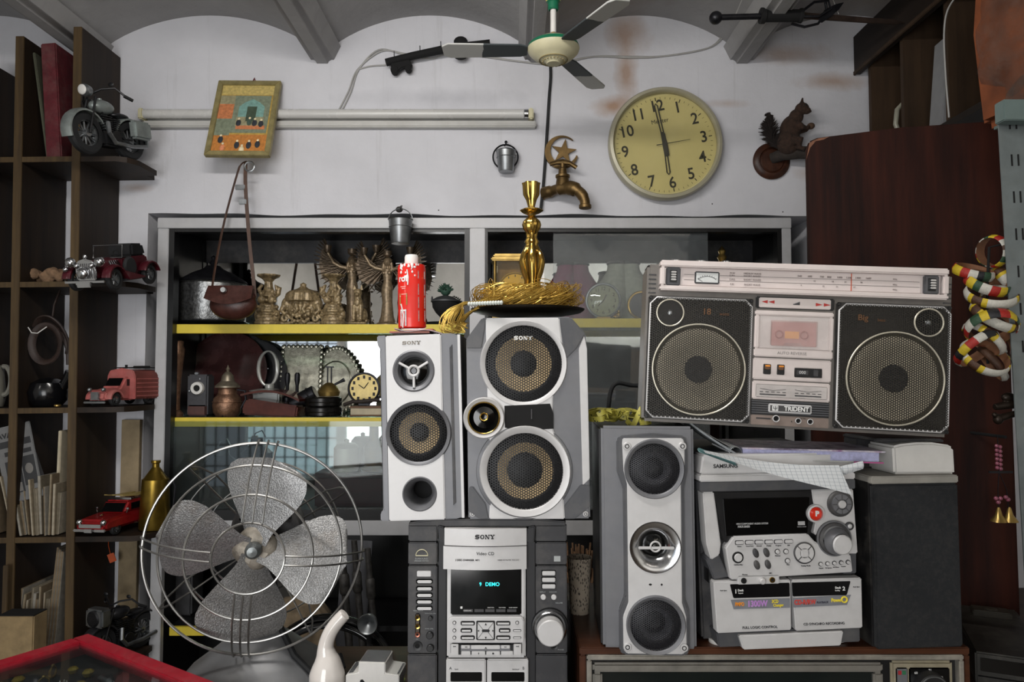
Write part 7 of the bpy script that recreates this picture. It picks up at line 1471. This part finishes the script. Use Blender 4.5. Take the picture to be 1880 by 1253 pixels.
t = Th('slotted_upright', 'pale slotted metal shelf upright at the right edge', 'shelf upright', loc=(P(1876, 1100, 1.5).x+.014, 1.5, .721), rot=(0, R(-1.6), 0)); UH = P(1850, 220, 1.48).z-.721-.002
m = t.mb(); m.box(0, .07, 0, .003, 0, UH); m.box(.067, .07, 0, .04, 0, UH); m.use(1)
for i in range(15):
    for x in (.022, .036): m.box(x, x+.0035, -.0008, .001, .03+i*.08, .055+i*.08)
t.one(m, [slot, matt])
zsh = P(1850, 220, 1.48).z
t = Th('metal_shelf', 'pale green metal shelf under the plastic-wrapped parcel', 'shelf', loc=(P(1836, 220, 1.48).x, 1.46, zsh-.008), rot=(0, 0, 0))
m = t.mb(); m.box(-.005, .6, 0, .03, 0, .045, .002); m.box(.09, .6, .03, .17, .038, .045); t.one(m, mat('green_steel', '#6d7d7b', .5, .2, .1, 20))
t = Th('wrapped_parcel', 'orange parcel bundled in crinkled clear plastic at the top right', 'parcel', loc=(P(1850, 150, 1.60).x+.095, 1.58, zsh+.0375), rot=(0, R(-3), R(8)))
crk = NT('crinkled_plastic'); n_ = crk.noise(crk.co(), 26, 8, .75)
crk.set(Base_Color=hx('#8d867f'), Roughness=.12, Specular_IOR_Level=.7); crk.bump(n_, 1, .04)
tr2 = crk.N('ShaderNodeBsdfTransparent'); mx2 = crk.N('ShaderNodeMixShader', _0=crk.N('ShaderNodeMapRange', _0=n_, _1=.3, _2=.7, _3=.05, _4=.5).outputs[0], _1=tr2.outputs[0], _2=crk.p.outputs[0]); crk.l.new(mx2.outputs[0], crk.out.inputs[0])
m = t.mb(); m.prism([(-.075, .02), (.30, .01), (.30, .42), (-.06, .42), (-.085, .25)], -.06, .14, b=.02); t.add('contents', m, mat('orange_carton', '#7a4020', .6, 0, .45, 9))
m = t.mb(); m.prism([(.0, .12), (.12, .30), (.20, .36), (.30, .3), (.30, .03), (.16, .02)], -.068, -.05, b=.01); t.add('grey_sheet', m, mat('grey_sheet', '#55534f', .5, 0, .3, 20))
rr = random.Random(12); m = t.mb(); m.ell((.11, .04, .215), (.232, .135, .245), 48); m.ell((-.06, 0, .05), (.05, .04, .045), 16)
m.V = [(x+.012*sin(z*60+y*30), y+.01*sin(x*55+z*40), z+.008*sin(x*70)) for x, y, z in m.V]; m.V = [(x, y, max(z, .001)) for x, y, z in m.V]; t.add('plastic_wrap', m, crk.m, ang=180)
# pigeonhole unit high on the right
brn = wood('brown_board', '#2f241a', '#4a3828', 2, .65, 9); drk = wood('dark_board', '#17120e', '#2a2019', 1, .6, 9)
t = Th('wall_unit', 'brown wooden pigeonhole unit under the ceiling at the upper right', 'cabinet', loc=(1.30, 2.55, 2.10))
ZD = P(1592, 128, 2.55).z-2.10
m = t.mb(); m.box(-.025, .0, -.76, .045, ZD, ZD+.145, .003); m.box(0, .34, -.76, .045, ZD+.12, ZD+.145); t.add('header_board', m, drk)
m = t.mb(); m.box(-.028, -.02, -.76, .045, ZD-.004, ZD+.012, .002); t.add('edge_bead', m, brn)
for y in (-.03, -.24, -.48, -.74): m = t.mb(); m.box(0, .34, y, y+.02, 0, ZD+.12, .001); t.add('divider', m, brn)
m = t.mb(); m.box(0, .34, -.74, .045, -.02, 0); t.add('bottom_board', m, drk)
m = t.mb(); m.box(.34, .352, -.74, .045, -.02, ZD+.12); t.add('back_board', m, drk)
t = Th('beer_mug', 'cream stoneware mug with big curved handle in the wall unit', 'mug', loc=(1.405, 2.41, 2.1005)); s_ = 1
m = t.mb(); m.lathe([(0, 0), (.045, 0), (.047, .01), (.042, .12), (.044, .2), (.04, .2), (.038, .01), (0, .01)], n=32); t.add('body', m, mat('stoneware', '#9a9888', .3, 0, .1, 30))
m = t.mb(); m.tube([(-.04, -.01, .19), (-.055, -.012, .2), (-.06, -.012, .175), (-.082, -.014, .15), (-.088, -.014, .1), (-.07, -.012, .05), (-.04, -.01, .03)], [.006, .007, .006, .008, .008, .008, .008], 12); t.add('handle', m, mat('stoneware', ''))
m = t.mb(); m.lathe([(.046, .2), (.04, .212), (0, .22)], n=28); m.ell((-.05, -.01, .225), (.007, .007, .012), 10); t.add('lid', m, steel)
t = Th('white_carton', 'tall pale printed carton standing in the wall unit', 'box', loc=(1.36, 2.16, 2.1005), rot=(0, R(5), R(-4)))
m = t.mb(); m.box(-.03, .16, 0, .08, .006, .30, .003); m.use(1).box(-.028, .15, -.001, .001, .245, .25); m.box(-.02, .02, -.001, .001, .05, .09); m.box(-.02, .01, -.001, .001, .26, .268); t.one(m, [mat('carton_grey', '#8b8c8e', .6, 0, .1, 20), ink])
t = Th('hanging_wire', 'thin pale wire dangling in front of the wall unit', 'wire', 1735, 200, 1.95, mode='abs')
m = t.mb(); m.tube(ribbon([(1768, 0, -20), (1745, 0, 14), (1737, 0, 60), (1738, 0, 140), (1742, 0, 216)], 1, 6), 1.6, 6); t.one(m, cabm)
# beaded bracelets
bcol = [mat('bead_white', '#c5c2b8', .4, 0, .1, 300, bump=.6, bsc=700), mat('bead_red', '#a0241c', .4, 0, .15, 300, bump=.6, bsc=700), mat('bead_yellow', '#c8ae28', .4, 0, .12, 300, bump=.6, bsc=700), mat('bead_black', '#1c1c20', .4, 0, .2, 300, bump=.6, bsc=700), mat('bead_green', '#2c4a34', .4, 0, .15, 300, bump=.6, bsc=700), mat('bead_brown', '#4a3020', .4, 0, .15, 300, bump=.6, bsc=700), mat('band_leather', '#7a5238', .7, 0, .2, 60)]
def bangle(px, py, Y, Rr, hw, rot, pat, label):
    t = Th('bracelet', label, 'bracelet', px, py, Y, rot=tuple(R(a) for a in rot), group='beaded bracelets hanging on the upright'); n = 60; m = t.mb()
    for j in range(n):
        a0, a1 = 2*pi*j/n, 2*pi*(j+1)/n; m.use(pat[(j*len(pat))//n]); V = []
        for a in (a0, a1):
            for r, h in ((Rr-1, -hw), (Rr+1.5, -hw*.9), (Rr+4, 0), (Rr+1.5, hw*.9), (Rr-1, hw)): V.append((r*cos(a), r*sin(a), h))
        m.put(V, [(k, k+1, k+6, k+5) for k in range(4)]); m.use(6).put([(V[0]), V[4], V[9], V[5]], [(0, 1, 2, 3)])
    t.one(m, bcol, ang=60)
W, Rd, Yl, Bk, Gn, Bn = range(6)
pA = [Yl, Rd, W, Bk, Bk, W, Rd, Yl, Yl, Rd, W, Bk, Gn, W, Rd, Bk]; pB = [W, W, W, W, Yl, Bn, Bn, Yl, W, W]*3; pC = [Rd, W, Gn, Yl, Bk, Rd, Yl, Gn, W, Rd, Yl, Gn, W, Rd, Bk, Yl]; pD = [W, Gn, Yl, Rd, W, Bn, W, Gn, Yl, Rd, W, Bn, W, Gn, Yl, Rd]
for a in ((1824, 462, 1.55, 24, 13, (8, 82, 35), pD, 'beaded bracelet hanging upright, highest of the pile at the right'),
          (1787, 500, 1.55, 28, 11, (14, 8, 0), pA, 'beaded bracelet jutting out furthest towards the boombox near the pile top'),
          (1847, 516, 1.56, 26, 13, (30, 40, 20), pB, 'white and brown beaded bracelet just below the upright one'),
          (1812, 520, 1.53, 32, 12, (20, -18, 40), pC, 'beaded bracelet with red, white and green blocks near the pile top'),
          (1820, 541, 1.53, 36, 11, (20, -14, 10), pB, 'mostly white beaded bracelet under the red, white and green one'),
          (1842, 556, 1.55, 32, 12, (24, 26, 70), pB, 'white and brown beaded bracelet at the middle of the pile, nearest the metal upright'),
          (1826, 580, 1.52, 36, 11, (24, 20, 0), pB, 'white beaded bracelet with yellow-edged brown block at the middle of the pile'),
          (1820, 602, 1.51, 36, 13, (24, 16, 150), pC, 'beaded bracelet with bold red, yellow and green blocks at the middle'),
          (1806, 622, 1.53, 33, 9, (28, 22, 60), pB, 'narrow white beaded bracelet below the bold coloured middle one'),
          (1793, 640, 1.52, 36, 10, (30, 12, 200), pA, 'beaded bracelet with red, yellow and black blocks low in the pile'),
          (1808, 656, 1.51, 36, 10, (34, -14, 20), pB, 'white and yellow beaded bracelet, second lowest of the pile'),
          (1822, 668, 1.55, 30, 8, (40, -20, 80), [Bn, Bn, W, Bn], 'brown beaded bracelet, lowest of the pile'),
          (1851, 640, 1.56, 22, 10, (60, 50, 20), pD, 'small yellow-ended beaded bracelet low beside the metal upright')): bangle(a[0], a[1], a[2], a[3]*1.12, a[4]*.82, (a[5][0]*1.15+8, *a[5][1:]), *a[6:])
t = Th('hook', 'dark hook bar holding the beaded bracelets', 'hook', 1826, 470, 1.53, mode='abs')
m = t.mb(); m.tube([(1884, -30, 448), (1850, 6, 446), (1826, 14, 452), (1822, 16, 520), (1818, 16, 640), (1816, 12, 668)], 2.4, 8); t.one(m, matt)
t = Th('door_knocker', 'dark bronze figure ornament hanging below the bracelets', 'ornament', 1850, 755, 1.52, mode='abs')
m = t.mb(); m.tube([(1826, 0, 748), (1850, 0, 744), (1882, 0, 742)], [6, 8, 7], 12); m.ell((1852, 0, 730), (13, 8, 9), 14); m.ell((1832, 0, 770), (9, 8, 10), 14); m.tube([(1836, 0, 768), (1856, 0, 762), (1880, 0, 756)], [7, 6, 6], 10); m.ell((1824, -3, 762), 5, 10); t.one(m, mat('dark_bronze', '#2c231c', .4, .6, .3, 40), remesh=.0016)
t = Th('bell_string', 'string of pink beads with two small brass bells at the right', 'bell string', 1838, 960, 1.66, mode='abs')
m = t.mb()
for i in range(6): m.ell((1834, 0, 820+i*8), 3.6, 10); m.ell((1840.5, 1, 822+i*8), 3.8, 10)
for x, z in ((1830, 916), (1838, 916), (1834, 923), (1848, 914), (1852, 918)): m.ell((x, 0, z), 4, 10)
t.add('beads', m, mat('pink_bead', '#8a4a5c', .3, 0, .15, 60, coat=.3))
m = t.mb(); m.tube([(1836, 0, 800), (1837, 0, 868), (1834, 0, 900), (1834, 0, 936)], .8, 5); m.tube([(1837, 0, 868), (1850, 0, 900), (1852, 0, 934)], .8, 5); m.box(1818, 1862, -1, 1, 866, 870); t.add('cord', m, darkm)
for x in (1834, 1854):
    m = t.mb(); m.lathe([(2, 932), (4, 938), (6, 946), (13, 956), (14, 958), (11, 957), (0, 944)], (x, 0, 0), 'z', 24); t.add('bell', m, brass)
t = Th('bell_string_peg', 'small dark peg holding the string of bells', 'peg', 1838, 806, 1.68, mode='abs'); m = t.mb(); m.tube([(1838, 110, 802), (1838, -12, 802)], 3, 8); t.one(m, matt)
# dark decks on the side counter
vc = mat('deck_casing', '#26241f', .5, .2, .2, 30, dust=.25)
for (px, Y, z, w_, d_, h_, yaw, lab) in ((1850, 1.42, .7205, 150, 170, 62, -24, 'dusty dark video deck, lower at the bottom right corner'), (1800, 1.62, .7205, 120, 150, 40, -24, 'dark tape player deck behind the video deck at the right')):
    t = Th('video_deck', lab, 'video recorder', px+30, None, Y, z=z, rot=(0, 0, R(yaw))); m = t.mb(); m.box(-w_/2, w_/2, 0, d_, 2, h_, 3); t.add('casing', m, vc)
    m = t.mb(); m.box(-w_/2+8, w_/2-40, -2, 2, h_*.45, h_*.85, 1); m.box(-w_/2+4, w_/2-4, -1, 1, h_*.28, h_*.32); t.add('front_flap', m, gloss)
    m = t.mb()
    for i in range(4): m.box(w_/2-34+i*8, w_/2-28+i*8, -3, 1, h_*.5, h_*.62, .8)
    t.add('keys', m, grey_m)
t = Th('small_gadget', 'little dark box with ribbed end lying on the decks', 'electronic device', 1822, None, 1.70, z=.7205+.042, rot=(0, 0, R(-24)))
m = t.mb(); m.box(-30, 30, 0, 34, 0, 16, 2); m.ell((0, 16, 16), (12, 9, 3), 14)
for i in range(6): m.box(30, 31.5, 3+i*5, 5.5+i*5, 2, 14)
t.one(m, mat('gadget', '#3a352c', .5, 0, .2, 30))
# tube lights on the ceiling behind the camera (seen in the cabinet mirror); the right one is an added fill
glow = emis('lit_tube', '#fff4e4', 6)
for (x, y, rz) in ((-.45, .9, -14), (-2.75, -.7, 60), (.9, -.3, 0)):
    t = Th('ceiling_tube_light', 'lit fluorescent tube light on the ceiling %s' % ('over the camera' if x == -.45 else 'at the far left of the room' if x < -2 else 'added at the right to brighten the room'), 'light', loc=(x, y, 2.43), rot=(0, 0, R(rz)))
    m = t.mb(); m.box(-.62, .62, -.03, .03, .02, .06, .004); m.box(-.01, .01, -.01, .01, .06, .2); t.add('batten', m, white_p)
    m = t.mb(); m.cyl((0, 0, 0), .013, -.59, .59, 'x', 16); t.add('tube', m, glow)
t = Th('added_dark_cabinet', 'tall dark cabinet behind the camera, added to darken the mirror reflection', 'cabinet', loc=(1.05, -1.60, .001))  # made-up furniture, added so the lower right mirror view turns dark
m = t.mb(); m.box(-.95, .95, 0, .38, 0, 1.60, .004); t.add('body', m, drk)
for i in range(4):
    m = t.mb(); m.box(-.93+i*.47, -.48+i*.47, .38, .40, .04, 1.56, .003); d_ = t.add('door', m, brn)
    m = t.mb(); m.cyl((-.52+i*.47, 0, .85), .012, .40, .425, 'y', 14, .002); t.add('knob', m, brass, d_)
